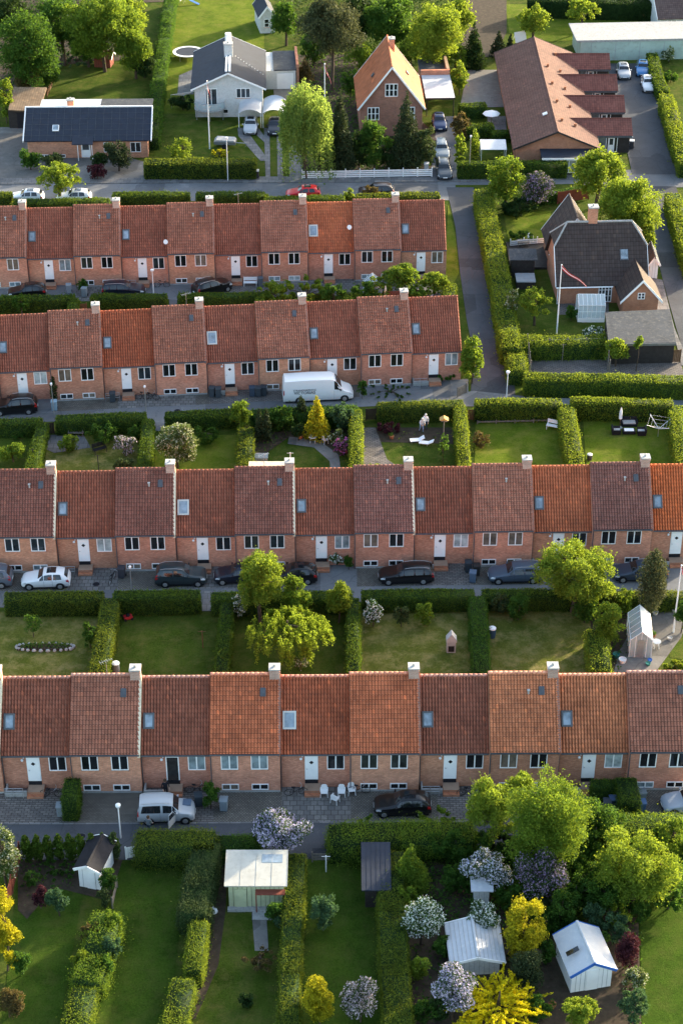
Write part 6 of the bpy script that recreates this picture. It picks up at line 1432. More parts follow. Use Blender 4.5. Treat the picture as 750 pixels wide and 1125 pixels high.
# ------------------------------------------------------------------ street furniture, sheds, garden things
def lamp(x, yb, yt, label, kind='globe'):
    p = G(x, yb); h = ZT(p, yt); t = thing('street_lamp', label, 'street lamp', p, 0, 'street lamps')
    m = MB(); m.tube((0, 0, 0), (0, 0, h - .3), .055, .04, 8); m.build('pole', 'lamp_white' if kind != 'grey' else 'steel', t)
    k = .62 if kind == 'grey' else 1; m = MB(); m.lathe([(.05 * k, -.26), (.16 * k, -.19), (.20 * k, -.08), (.19 * k, .0), (.09 * k, .05)], (0, 0, h), 12); m.build('lamp_head', 'lamp_white', t)
lamp(133, 921, 884, 'white street lamp with round head on the near lane beside the small white gate'); lamp(145, 650, 622, 'short street lamp on the second forecourt right of the bicycle', 'grey')
lamp(161, 455, 424, 'thin street lamp behind the clipped hedge in front of the third terrace', 'grey'); lamp(169, 324, 296, 'street lamp on the farthest forecourt right of the dark blue estate car'); lamp(556, 437, 408, 'street lamp at the mouth of the cross road')
lamp(515, 196, 149, 'tall street lamp at the left end of the roadside hedge', 'grey'); lamp(250.5, 199, 151, 'tall street lamp in front of the white house hedge'); lamp(60, 458, 421, 'signal-box-topped post at the black off-road car', 'grey')
def flagpole(x, yb, xt, yt, label, pen=None):
    p = G(x, yb); h = ZT(p, yt); t = thing('flagpole', label, 'flagpole', p); m = MB(); m.tube((0, 0, 0), (0, 0, h), .085, .045, 10); m.lathe([(.02, -.05), (.09, 0), (.02, .09)], (0, 0, h), 8); m.build('pole', 'lamp_white', t)
    return t, h
t, h = flagpole(611, 367, 616, 291, 'tall white flagpole with a long red and white pennant by the brown-roofed house')
def pennant(t, h, L, drop, w0):
    f = MB(); n = 12
    def P(u, s): return (L * u, -.15 * math.sin(u * 7), h - .25 - drop * u ** 1.1 - .12 * math.sin(u * 5) + s * w0 * (1 - u * .7))
    for i in range(n):
        a, b = i / n, (i + 1) / n
        for s0, s1, mi in ((-.5, -.12, 0), (-.12, .12, 1), (.12, .5, 0)):
            f.cur = mi; f.quad(P(a, s0), P(b, s0), P(b, s1), P(a, s1))
    o = f.build('pennant', ['red', 'white'], t); s = o.modifiers.new('s', 'SOLIDIFY'); s.thickness = .02
pennant(t, h, 2.7, 2.3, .42)
t, h = flagpole(230.5, 164, 228, 89, 'white flagpole in front of the rounded balcony with hanging flag'); pennant(t, h, .35, 2.2, .35)
t, h = flagpole(357, 168, 352, 70, 'flagpole with red pennant between the willow and the spruce'); pennant(t, h, .8, 2.4, .4)
t, h = flagpole(739, 695, 748, 621, 'tall white flagpole at the right edge of the greenhouse garden'); pennant(t, h, .5, 1.3, .3)

def shed(name, label, x0, x1, y, D, he, hr, wall, roof, axis='x', rz=0, cat='shed', lean=False, doorx=None, oh=.25, col=None, barge=True, bargecol='white'):
    A, a, wd = frame_at((x0, y), (x1, y)); t = thing(name, label, cat, A, a + R(rz))
    if lean:
        m = MB(); m.prism([(0, -.1), (D, -.1), (D, hr), (0, he)], 0, wd, 'x'); m.build('wall', wall, t)
        m = MB(); sl = (hr - he) / D; m.slab([(-oh, -oh, he - oh * sl + .1), (wd + oh, -oh, he - oh * sl + .1), (wd + oh, D + oh, hr + oh * sl + .1), (-oh, D + oh, hr + oh * sl + .1)], .1); ro = m.build('roof', roof, t, col=col)
        n = int(wd / (.22 if wd < 3 else .8)) + 1; g = MB()
        for i in range(n): xx = -oh + (wd + 2 * oh) * i / (n - 1); g.tube((xx, -oh, he - oh * sl + .105), (xx, D + oh, hr + oh * sl + .105), .018, .018, 4)
        g.build('roof_rib', roof, ro, col=col)
    else: w_, ro = gable(t, 0, wd, 0, D, he, hr, wall, roof, col, oh, axis, .08, bargecol=bargecol, barge=barge)
    if doorx: m = MB(); m.box(doorx[0], doorx[1], -.05, .02, .05, 1.85); m.build('door', wall if wall != 'wood_dark' else 'black', t); 
    g = MB(); n = int(wd / .3)
    for i in range(1, n): g.box(wd * i / n - .012, wd * i / n + .012, -.012, -.002, 0, he - .05)
    g.build('board_joint', 'grey_wall' if wall in ('white', 'white_wall') else 'wood_dark', t)
    return t, wd, ro
t, wd, ro = shed('garden_shed', 'small white shed with black felt gable roof beside the egg-shaped conifers', 88, 112, 974, 2.7, 1.95, 2.3, 'white', 'black', 'y', -14, doorx=(.6, 1.2))
t, wd, ro = shed('garden_shed', 'sage green shed with pale plastic roof and a small porch', 252, 312, 998, 2.6, 2.3, 2.6, 'sage', 'cream_roof', lean=True, doorx=(.4, 1.2))
m = MB(); m.box(wd - 1.9, wd + .1, -.5, 0, 1.75, 1.83); m.build('porch_roof', 'wood_red', t); m = MB(); m.tube((wd - 1.85, -.45, 0), (wd - 1.85, -.45, 1.75), .04); m.build('post', 'wood_red', t); m = MB(); m.box(-.1, wd + .1, -.35, -.004, -.02, .2); m.box(1.6, 3.0, -1.1, -.352, -.02, .12); m.build('plinth', 'concrete', t)
m = MB(); m.cbox((wd - .8, 2.1, 2.645), 1.4, .7, .03, Matrix.Rotation(.115, 3, 'X')); m.build('skylight', 'skyglass', ro)
shed('garden_shed', 'narrow black tarred shed against the thick bright hedge', 401, 425, 997, 3.8, 1.8, 2.1, 'wood_dark', 'darkroof', lean=True)
t, wd, ro = shed('garden_shed', 'white boarded shed with bright white roof and blue edge', 626, 672, 1091, 3.2, 1.9, 2.7, 'white', 'whiteroof', 'y', 12, doorx=(1.0, 1.8), bargecol='blue_trim')
for i in range(4): m = MB(); 
m = MB(); m.cbox((.35, 1.2, 2.55), .9, .35, .05, Matrix.Rotation(-.5, 3, 'Y')); m.build('skylight', 'carglass', ro)
t, wd, ro = shed('garden_shed', 'low shed under wide pale corrugated roof sheets beside the golden conifer', 498, 548, 1072, 2.9, 1.5, 1.95, 'white_wall', 'whiteroof', 'y', 3, oh=.35)
g = MB()
for i in range(14):
    xx = -.3 + (wd + .6) * i / 13; z_ = 1.95 - abs(xx - wd / 2) / (wd / 2) * .45 + .09; g.tube((xx, -.35, z_), (xx, 3.2, z_), .02, .02, 4)
g.build('roof_rib', 'cap', ro)
t, wd, ro = shed('greenhouse_cabinet', 'slim pale cupboard shed between the two white-blossomed bushes', 520, 536, 998, 1.2, 1.8, 2.0, 'white_wall', 'whiteroof', lean=True, cat='shed')
shed('garden_shed', 'small white shed beside the brown-roofed house and the lane', 712, 721, 306, 3.2, 2.0, 2.7, 'white', 'feltroof', 'y', 0)
shed('playhouse', 'small red-brown timber playhouse on the far left lawn', 104, 122, 74, 2.0, 1.4, 2.0, 'wood_red', 'wood_brown', 'x', -8, cat='playhouse', doorx=(.8, 1.4))
shed('bicycle_shed', 'black open-fronted shelter roof by the cross road hedge', 561, 586, 305, 1.8, 2.2, 2.4, 'wood_dark', 'feltroof', lean=True, cat='shelter')
# hot tub with a grey cover
p = G(577, 318); t = thing('hot_tub', 'square hot tub with pale grey cover behind the cross road hedge', 'hot tub', p); m = MB(); m.box(-1, 1, 0, 2, 0, .85); m.build('tub', 'wood_dark', t); m = MB(); m.prism([(-1.05, -.05), (1.05, -.05), (1.05, 2.05), (-1.05, 2.05)], .852, .97, 'z'); m.box(-.25, .25, .8, 1.2, .971, 1.0); m.build('cover', 'grey_wall', t)
# glasshouses
def glasshouse(label, x0, x1, y, D, he, hr, rz=0, axis='y', frame='white', bars=5, name='greenhouse', glass='greenhouse_glass', kneewall=0):
    A, a, wd = frame_at((x0, y), (x1, y)); t = thing(name, label, name, A, a + R(rz))
    g = MB()
    if axis == 'y': prof = [(0, kneewall), (0, he), (wd / 2, hr), (wd, he), (wd, kneewall)]; e = [0, D]; mk = lambda p, s: (p[0], s, p[1])
    else: prof = [(0, kneewall), (0, he), (D / 2, hr), (D, he), (D, kneewall)]; e = [0, wd]; mk = lambda p, s: (s, p[0], p[1])
    for p, q in zip(prof, prof[1:]): g.quad(mk(p, e[0]), mk(q, e[0]), mk(q, e[1]), mk(p, e[1]))
    g.quad(*[mk(p, e[0]) for p in prof]); g.quad(*[mk(p, e[1]) for p in prof])
    go = g.build('glazing', glass, t); s = go.modifiers.new('s', 'SOLIDIFY'); s.thickness = .012
    f = MB()
    for i in range(bars + 1):
        s_ = e[0] + (e[1] - e[0]) * i / bars; f.path([mk((p[0], p[1]), s_) for p in prof], .028, 4)
    for p in prof + [(prof[0][0], (he + kneewall) / 2), (prof[-1][0], (he + kneewall) / 2)]: f.tube(mk(p, e[0]), mk(p, e[1]), .03, .03, 4)
    w_ = (wd if axis == 'y' else D)
    for k in range(1, 4):
        x = w_ * k / 4; zt = he + (hr - he) * (1 - abs(x - w_ / 2) / (w_ / 2))
        for s_ in e: f.tube(mk((x, kneewall), s_), mk((x, zt), s_), .022, .022, 4)
    f.build('frame', frame, t)
    if kneewall: m = MB(); m.box(-.03, wd + .03, -.03, D + .03, 0, kneewall); m.build('base_wall', 'white', t)
    return t, wd
t, wd = glasshouse('old glass greenhouse with whitewashed gable roof among garden clutter', 690, 714, 722, 3.6, 1.75, 2.6, -4)
m = MB(); m.slab([(wd / 2, 0, 2.66), (wd + .05, 0, 1.8), (wd + .05, 3.6, 1.8), (wd / 2, 3.6, 2.66)], .03); m.build('roof_blind', 'white', t); m = MB(); m.box(wd * .35, wd * .65, -.05, -.03, 0, 1.8); m.build('door', 'steel', t)
m = MB(); m.box(.2, .75, .4, 3.2, .0, .8); m.build('plant_bench', 'wood_grey', t)
t, wd = glasshouse('white-framed glazed summerhouse before the brown-roofed house', 634, 663, 354, 2.4, 2.0, 2.7, 0, 'x', bars=6, name='summerhouse', kneewall=.5)
glasshouse('small white-framed greenhouse beside the folded parasol in the farthest gardens', 399, 419, 333, 2.2, 1.6, 2.5, 0, 'y', name='greenhouse')
glasshouse('low glass cold frame on the left of the round garden', 280, 294, 508, .9, .45, .7, 0, 'x', 'steel', 3, name='cold_frame')
# pale canopy roof behind the second terrace ridge
A, a, wd = frame_at((274, 520), (316, 519)); t = thing('canopy', 'cream flat terrace canopy behind the second terrace ridge', 'canopy', G(274, 541), 0)
A2 = G(273, 514, 2.6) - G(274, 541); m = MB(); m.slab([(0, A2.y - 1.6, 2.6), (3.4, A2.y - 1.6, 2.6), (3.4, A2.y + .8, 2.8), (0, A2.y + .8, 2.8)], .08); m.build('roof', 'cream', t)
for xx in (.1, 3.3): m = MB(); m.tube((xx, A2.y + .7, 0), (xx, A2.y + .7, 2.72), .05); m.build('post', 'white', t)
# parasols and tents
def parasol(x, yb, yt, label, openr=0, col='white'):
    p = G(x, yb); h = ZT(p, yt); t = thing('parasol', label, 'parasol', p, 0, 'garden parasols'); m = MB(); m.tube((0, 0, 0), (0, 0, h), .03); m.build('pole', 'wood_brown', t)
    m = MB(); m.lathe([(.02, h), (openr or .13, h - (.35 if openr else .5)), ((openr or .16), h - (.45 if openr else 1.3))] if not openr else [(openr, h - .5), (openr * .98, h - .44), (.03, h)], (0, 0, 0), 8); m.build('canopy', col, t)
    m = MB(); m.lathe([(.28, 0), (.26, .08), (.06, .12)], (0, 0, 0), 12); m.build('base', 'concrete', t); return t
parasol(539, 134, 121, 'open white parasol on the small patio of the long brown house', 1.15); parasol(680, 470, 447, 'folded white parasol behind the black lounge set'); parasol(423, 334, 313, 'folded beige parasol beside the small white-framed greenhouse', 0, 'cream')
p = G(541, 178); t = thing('party_tent', 'low white tent roof behind the roadside hedge', 'tent', p)
m = MB(); m.slab([(-1.6, -.6, 1.9), (1.6, -.6, 1.9), (1.6, 1.9, 2.2), (-1.6, 1.9, 2.2)], .05); m.build('roof', 'whiteroof', t)
for sx in (-1.5, 1.5):
    for sy in (-.5, 1.8): m = MB(); m.tube((sx, sy, 0), (sx, sy, 1.9), .03); m.build('pole', 'white', t)
p = G(205, 106); t = thing('sun_sail', 'white triangular sun sail beside the white house', 'sun sail', p)
q1, q2, q3 = [G(a, b, z) - p for a, b, z in ((188, 104, 1.9), (214, 100, 2.4), (202, 105, 1.6))]; m = MB(); m.slab([q1, q3, q2], .02); m.build('cloth', 'white', t)
for q in (q1, q3): m = MB(); m.tube((q.x, q.y, 0), q, .03); m.build('pole', 'steel', t)
p = G(572, 47); t = thing('white_board', 'leaning white board behind the ridge of the long brown roof', 'board', p, R(25)); m = MB(); m.slab([(-.9, 0, 0.1), (.9, 0, .1), (.9, .5, 1.5), (-.9, .5, 1.5)], .05); m.build('panel', 'white', t); m = MB(); m.tube((-.7, .5, 1.4), (-.7, 1.2, 0), .04); m.build('leg', 'white', t)

# trampoline
p = G(207, 63); t = thing('trampoline', 'large round trampoline with pale rim behind the white house', 'trampoline', p)
m = MB(); m.lathe([(1.85, .82), (1.85, .84)], n=28); m.build('mat', 'darkroof', t)
m = MB(); n = 28
vs = []; fs = []
for i in range(n):
    a = 2 * math.pi * i / n
    for r_, z_ in ((1.75, .86), (2.15, .86), (2.15, .8), (1.75, .8)): vs.append((r_ * math.cos(a), r_ * math.sin(a), z_))
for i in range(n):
    for k in range(4): a = i * 4 + k; b = i * 4 + (k + 1) % 4; c = ((i + 1) % n) * 4 + (k + 1) % 4; d = ((i + 1) % n) * 4 + k; fs.append((a, b, c, d))
m.add(vs, fs); m.build('rim', 'teal', t, col=None); sub(t, 'rim')[0].data.materials[0] = M['lamp_white']
for i in range(6): a = i * math.pi / 3; m = MB(); m.tube((2 * math.cos(a), 2 * math.sin(a), 0), (2 * math.cos(a), 2 * math.sin(a), .8), .03); m.build('leg', 'steel', t)
# slide at the top
p = G(208, 4); t = thing('slide', 'blue plastic playground slide at the top edge of the upper lawn', 'slide', p, R(-20)); m = MB(); m.slab([(-.9, -.25, 1.5), (-.9, .25, 1.5), (.2, .25, .6), (.2, -.25, .6)], .06); m.slab([(.2, -.25, .6), (.2, .25, .6), (1.6, .25, .12), (1.6, -.25, .12)], .06); m.build('chute', 'blue_trim', t); m = MB()
for sy in (-.3, .3): m.tube((-1.0, sy, 1.55), (-1.5, sy, 0), .03); m.tube((-.9, sy, 1.5), (-.8, sy, 0), .03)
for k in range(4): m.tube((-1.1 - .1 * k, -.3, 1.2 - .3 * k), (-1.1 - .1 * k, .3, 1.2 - .3 * k), .025)
m.build('ladder', 'steel', t)
# wheelie bins
def make_bin():
    t = thing('wheelie_bin', 'x', 'wheelie bin'); m = MB(); m.prism([(-.26, 0.08), (.26, .08), (.31, 1.0), (-.29, 1.0)], -.26, .26, 'x'); m.build('body', 'tint', t, col=(.05, .06, .065)); m = MB(); m.prism([(-.36, 1.0), (.33, 1.0), (.33, 1.06), (0, 1.11), (-.34, 1.09)], -.30, .30, 'x'); m.build('lid', 'tint', t, col=(.06, .07, .075))
    for sx in (-.28, .28): m = MB(); m.tube((sx - .03, .26, .12), (sx + .03, .26, .12), .12, .12, 12); m.build('wheel', 'rubber', t)
    return t
bin0 = None
def bin_(pos, label, col=(.05, .06, .065), lid=None):
    global bin0
    if bin0 is None: bin0 = make_bin(); t = bin0
    else: t = copy_tree(bin0)
    t.location = (pos.x, pos.y, .02); t.rotation_euler = (0, 0, rnd.uniform(-.2, .2)); tag(t, label, 'wheelie bin', 'wheelie bins')
    for c in t.children:
        if c.name.startswith('body'): c.color = c4(col)
        if c.name.startswith('lid'): c.color = c4(lid or col)
BL = (.10, .14, .2)
for x, o_, lab, cc in ((206, 2.2, 'blue-grey wheelie bin left of the climbing plant by the near lane', BL), (218, 1.4, 'dark wheelie bin at the wall between the silver car and the climbing plant', (.04, .05, .06)), (246, 1.9, 'pale-lidded wheelie bin right of the climbing plant', (.2, .24, .27)), (666, 2.3, 'dark bin left of the narrow clipped hedge on the near forecourt', (.04, .05, .06)), (673, 2.0, 'blue bin touching the narrow clipped hedge from the left', (.05, .08, .15)), (704, 2.4, 'blue bin right of the narrow clipped hedge, nearer the lane', (.06, .12, .25)), (704, 1.3, 'grey-lidded bin right of the narrow clipped hedge, nearer the wall', (.15, .18, .2)), (67, 2.4, 'small pale bin left of the upright clipped hedge', (.25, .28, .3))):
    bin_(on_row('front', x, o_, .5), lab, cc)
for x, o_, lab, cc in ((514, .7, 'dark bin at the wall left of the blue-grey estate car', (.04, .05, .06)), (523, 1.2, 'black bin beside another left of the blue-grey estate car', (.03, .03, .03)), (519, 2.2, 'low blue box bin nearest the lane left of the estate car', BL), (134, .9, 'dark bin near the bicycle on the second forecourt', (.05, .05, .06))):
    bin_(on_row('second', x, o_, .5), lab, cc)
for x, o_, lab, cc in ((124, .6, 'dark bin at the steps behind the bicycles of the third terrace', (.05, .06, .07)), (233, .5, 'left bin by the pale-skylight house of the third terrace', (.06, .07, .08)), (240, .7, 'right bin by the pale-skylight house of the third terrace', (.06, .07, .08)), (277, .8, 'left of the bins just behind the white van', (.05, .07, .1)), (284, .9, 'middle of the bins just behind the white van', (.05, .06, .07)), (290, .8, 'right of the bins just behind the white van', (.04, .05, .06)), (60, 1.7, 'light blue bin beside the black off-road car', (.25, .35, .42))):
    bin_(on_row('third', x, o_, .5), lab, cc)
for x, o_, lab, cc in ((76, 1.4, 'small pale bin in front of the ivy-clad house', (.25, .28, .3)), (93, 2.3, 'pale-lidded bin left of the dark blue estate car', (.2, .24, .26)), (286, .8, 'bin beside the white wheeled thing of the farthest terrace', (.1, .12, .14))):
    bin_(on_row('far', x, o_, .5), lab, cc)
for x, y, lab in ((282, 196, 'black bin with white top beside the drive of the white house'), (468, 188, 'pale grey bin behind the white board fence'), (693, 163, 'dark bin at the end of the fourth wing'), (691, 158, 'white-lidded bin at the end of the fourth wing')): bin_(G(x, y), lab, (.05, .05, .06) if 'dark' in lab or 'black' in lab else (.4, .42, .43), (.6, .6, .6))
# bicycles
def make_bike():
    t = thing('bicycle', 'x', 'bicycle')
    for x in (-.52, .52):
        m = MB(); n = 18
        pts = [(x + .33 * math.cos(2 * math.pi * i / n), 0, .34 + .33 * math.sin(2 * math.pi * i / n)) for i in range(n + 1)]; m.path(pts, .022, 5); w_ = m.build('wheel', 'rubber', t)
        m = MB()
        for i in range(0, n, 2): m.tube((x, 0, .34), pts[i], .004, .004, 3)
        m.tube((x, -.03, .34), (x, .03, .34), .03); m.build('hub', 'steel', w_)
    m = MB(); m.path([(-.52, 0, .34), (-.12, 0, .30), (.36, 0, .72), (.42, 0, .85), (.52, 0, .34)], .018); m.path([(-.12, 0, .30), (-.2, 0, .80)], .018); m.path([(-.18, 0, .72), (.37, 0, .76)], .018); m.path([(-.52, 0, .34), (-.18, 0, .72)], .014); m.build('frame', 'black', t)
    m = MB(); m.path([(.42, 0, .85), (.40, 0, 1.0)], .018); m.path([(.28, -.28, 1.0), (.40, -.12, 1.02), (.40, .12, 1.02), (.28, .28, 1.0)], .015); m.build('handlebar', 'steel', t)
    m = MB(); m.prism([(-.33, -.07), (-.33, .07), (-.05, .02), (-.05, -.02)], .80, .86, 'z'); m.build('saddle', 'black', t); return t
bk = None
for key, x, o_, rz, lab in (('front', 216, .0, 5, 'bicycle leaning at the open-door house'), ('front', 325, .35, 8, 'bicycle leaning on the wall left of the white plastic chairs'), ('front', 57, .4, -5, 'bicycle leaning by the door of the second near house'), ('front', 514, .5, 4, 'bicycle against the wall left of the pale yellow-green tree'), ('second', 123, 1.5, 75, 'dark bicycle standing free on the second forecourt'),
                           ('third', 158, .4, 3, 'left bicycle under the low window of the third terrace'), ('third', 166, .6, -4, 'right bicycle under the low window of the third terrace'), ('far', 178, .5, 0, 'bicycle by the wall right of the dark blue estate car'), ('front', 400 - 6, .2, 0, 'bicycle tucked beside the white plastic chairs')):
    t = make_bike() if bk is None else copy_tree(bk); bk = bk or t; p = on_row(key, x, o_, .5); t.location = (p.x, p.y, .02); t.rotation_euler = (R(6), 0, R(rz)); tag(t, lab, 'bicycle', 'bicycles')
# white plastic chairs
def make_chair(mat='lamp_white'):
    t = thing('garden_chair', 'x', 'chair'); m = MB(); m.box(-.25, .25, -.22, .24, .40, .44); m.build('seat', mat, t)
    m = MB(); m.prism([(-.25, .44), (.25, .44), (.22, .82), (.12, .92), (-.12, .92), (-.22, .82)], .22, .26, 'y'); m.build('backrest', mat, t)
    for sx in (-.24, .24):
        m = MB(); m.path([(sx, -.2, .44), (sx * 1.1, -.2, .64), (sx * 1.1, .22, .66)], .025); m.build('armrest', mat, t)
        for sy in (-.19, .21): m = MB(); m.tube((sx, sy, .40), (sx * 1.12, sy * 1.1, 0), .025); m.build('leg', mat, t)
    return t
ch = None
for p, rz, lab in ((on_row('front', 356, .5, .4), 0, 'white plastic chair nearest the door steps'), (on_row('front', 375, .5, .4), 0, 'white plastic chair under the window right of the steps'), (on_row('front', 368, 1.2, .4), 150, 'white garden chair turned towards the wall in front of the other two'), (on_row('front', 386, .3, .4), 10, 'white plastic chair by the downpipe'),
                   (G(359, 482), 40, 'white metal chair left of the pink-green bush in the round garden'), (G(357, 487), 120, 'second white metal chair nearest the path bend'), (G(640, 489 - 40), 0, None), (G(582, 265), 20, 'grey wooden chair on the deck')):
    if lab is None: continue
    t = make_chair() if ch is None else copy_tree(ch); ch = ch or t; t.location = (p.x, p.y, .02); t.rotation_euler = (0, 0, R(rz)); tag(t, lab, 'chair', 'light garden chairs')
# tables and benches
def table(x, y, r, h, label, mat='white', loc=None, sq=None):
    p = loc or G(x, y); t = thing('garden_table', label, 'table', p); m = MB()
    if sq: m.box(-sq[0] / 2, sq[0] / 2, -sq[1] / 2, sq[1] / 2, h - .05, h)
    else: m.lathe([(r, h - .04), (r, h)], n=18)
    m.build('tabletop', mat, t); q = (sq[0] / 2 - .08, sq[1] / 2 - .08) if sq else (r * .5, r * .5)
    for sx in (-1, 1):
        for sy in (-1, 1): m = MB(); m.tube((sx * q[0], sy * q[1], h - .05), (sx * q[0] * 1.1, sy * q[1] * 1.1, 0), .025); m.build('leg', mat, t)
table(343.5, 486, .42, .7, 'round white cafe table at the head of the curved path'); table(720, 712, .35, .7, 'small round white table by the greenhouse'); table(574, 271, 0, .74, 'grey wooden table on the deck behind the cross road hedge', 'wood_grey', sq=(1.3, .9)); table(699, 662, .0, .75, 'white folding table behind the greenhouse', sq=(1.2, .6))
def bench(x, y, rz, label, mat='white', L=1.5):
    p = G(x, y) if y is not None else x; t = thing('garden_bench', label, 'bench', p, R(rz)); m = MB()
    for k in range(3): m.box(-L / 2, L / 2, -.25 + k * .17, -.12 + k * .17, .42, .45)
    m.build('seat', mat, t); m = MB()
    for k in range(3): m.box(-L / 2, L / 2, .28, .31, .54 + k * .14, .64 + k * .14)
    m.build('backrest', mat, t)
    for sx in (-L / 2 + .08, L / 2 - .08): m = MB(); m.path([(sx, -.24, 0), (sx, -.24, .6), (sx, .26, .62)], .03); m.path([(sx, .26, 0), (sx, .30, .95)], .03); m.build('leg', mat, t)
bench(608, 472, -22, 'white bench against the hedge on the striped lawn'); bench(84, 479, 0, 'pale grey bench on the slate patio', 'wood_grey'); bench(110, 497, 30, 'black slatted lounger bench on the lawn beside the clothes pole', 'black', 1.3)
p = on_row('far', 275, .6, .4); bench(p, None, 0, 'white bench under the farthest terrace window', 'white', 1.5)
bench(404, 79 + 1, 18, 'white swing bench under the pine', 'white', 1.6)
# black lounge group
p = G(690, 476); t = thing('lounge_table', 'low dark table with white top among the black lounge seats', 'table', p); m = MB(); m.box(-.6, .6, -.35, .35, .1, .38); m.build('frame', 'black', t); m = MB(); m.box(-.45, .45, -.25, .25, .382, .42); m.build('tabletop', 'white', t)
for x, y, rz, L_, lab in ((676, 476, 90, .8, 'black rattan armchair at the left of the low table'), (690, 467, 0, 1.5, 'black rattan sofa with grey cushions behind the low table'), (704, 477, -90, .8, 'black rattan armchair at the right of the low table')):
    t = thing('lounge_armchair', lab, 'lounge seat', G(x, y), R(rz), 'black lounge seats'); m = MB(); m.box(-L_ / 2, L_ / 2, -.4, .4, .05, .32); m.build('base', 'black', t); m = MB(); m.box(-L_ / 2, L_ / 2, .3, .44, .322, .75); m.build('backrest', 'black', t); m = MB(); m.box(-L_ / 2 + .14, L_ / 2 - .14, -.36, .28, .322, .42); m.build('cushion', 'cap', t)
    for sx in (-1, 1): m = MB(); m.box(sx * L_ / 2 - .07, sx * L_ / 2 + .07, -.4, .28, .33, .55); m.build('armrest', 'black', t)
# loungers in the couple's garden
for x, y, rz, lab in ((457, 486, 8, 'white folding lounger left on the grass before the couple'), (467, 489, -12, 'white folding lounger right on the grass before the couple')):
    t = thing('sun_lounger', lab, 'sun lounger', G(x, y), R(rz), 'white sun loungers'); m = MB(); m.box(-.6, .25, -.28, .28, .26, .31); m.build('seat', 'white', t); m = MB(); m.slab([(.25, -.28, .3), (.25, .28, .3), (.75, .28, .6), (.75, -.28, .6)], .05); m.build('backrest', 'white', t)
    for sx in (-.5, .2): 
        for sy in (-.25, .25): m = MB(); m.tube((sx, sy, .26), (sx, sy, 0), .02); m.build('leg', 'steel', t)
# rotary dryer
p = G(722, 480); t = thing('rotary_dryer', 'rotary clothes dryer with four raised arms on the lounge lawn', 'clothes dryer', p); m = MB(); m.tube((0, 0, 0), (0, 0, 1.2), .03); m.build('pole', 'steel', t)
for k in range(4): a = k * math.pi / 2 + .5; m = MB(); m.tube((0, 0, .9), (1.5 * math.cos(a), 1.5 * math.sin(a), 1.75), .025); m.build('arm', 'lamp_white', t)
m = MB()
for r_ in (.6, 1.0, 1.4):
    for k in range(4): a, b = k * math.pi / 2 + .5, (k + 1) * math.pi / 2 + .5; z_ = .9 + .85 * r_ / 1.5; m.tube((r_ * math.cos(a), r_ * math.sin(a), z_), (r_ * math.cos(b), r_ * math.sin(b), z_), .006, .006, 4)
m.build('line', 'white', t)
# clothes poles, posts
for x, yb, yt, lab, mt in ((38, 512, 493, 'thin dark clothes pole beside the left dividing hedge', 'black'), (109, 520, 500, 'dark clothes pole beside the black lounger bench', 'black'), (358, 958, 940, 'white post on the middle near lawn', 'white'), (223, 712, 693, 'rusty garden post near the birch garden hedge', 'wood_brown'), (319, 514, 497, 'slim white post on the round garden lawn', 'white'), (617, 398, 378, 'left grey fence pole in the paved yard', 'wood_grey')):
    p = G(x, yb); t = thing('clothes_pole', lab, 'post', p); h = max(1.2, ZT(p, yt)); m = MB(); m.tube((0, 0, 0), (0, 0, h), .04); m.build('pole', mt, t); m = MB(); m.tube((-.3, 0, h - .08), (.3, 0, h - .08), .02); m.build('crossbar', mt, t)
# water butts and compost barrels
for x, y, r_, h, lab, c_ in ((540, 700, .3, .95, 'blue water butt with white lid right of the leafy dividing hedge', (.03, .07, .12)), (128, 738, .3, .9, 'grey water butt with pale lid behind the near ridge', (.2, .22, .22)), (404, 349 - 3, .3, .8, None, None), (231, 349, .3, .9, 'white-topped barrel behind the third terrace ridge', (.55, .57, .6)), (647, 505, .25, .6, 'small dark compost barrel on the lounge lawn', (.07, .07, .07))):
    if lab is None: continue
    t = thing('water_butt', lab, 'barrel', G(x, y), 0, 'garden barrels'); m = MB(); m.lathe([(r_ * .85, 0), (r_, h * .4), (r_ * .95, h * .9), (r_ * .9, h * .92)], n=14); m.build('body', 'tint', t, col=c_); m = MB(); m.lathe([(r_ * 1.02, h * .921), (r_ * 1.02, h), (r_ * .4, h + .05)], n=14); m.build('lid', 'lamp_white', t)
# bird table, stone lantern
p = G(486.5, 490); t = thing('bird_table', 'bird table with straw-coloured roof on the garden bed', 'bird table', p); h = ZT(p, 458); m = MB(); m.tube((0, 0, 0), (0, 0, h - .4), .05); m.build('post', 'wood_grey', t); m = MB(); m.box(-.3, .3, -.25, .25, h - .4, h - .35); m.build('tray', 'wood_grey', t); m = MB(); m.prism([(-.42, h - .25), (0, h), (.42, h - .25)], -.32, .32, 'y'); m.build('roof', 'yellow_cloth', t)
p = G(495, 715); t = thing('stone_stove', 'grey stone garden chimney with pointed pale top on the dry lawn', 'garden stove', p); m = MB(); m.box(-.36, .36, -.3, .3, 0, 1.1); m.build('base', 'concrete', t); m = MB(); m.prism([(-.42, 1.1), (.42, 1.1), (.42, 1.3), (0, 1.9), (-.42, 1.3)], -.34, .34, 'y'); m.build('hood', 'cap', t); m = MB(); m.box(-.24, .24, -.33, -.302, .15, .7); m.build('firebox', 'black', t)
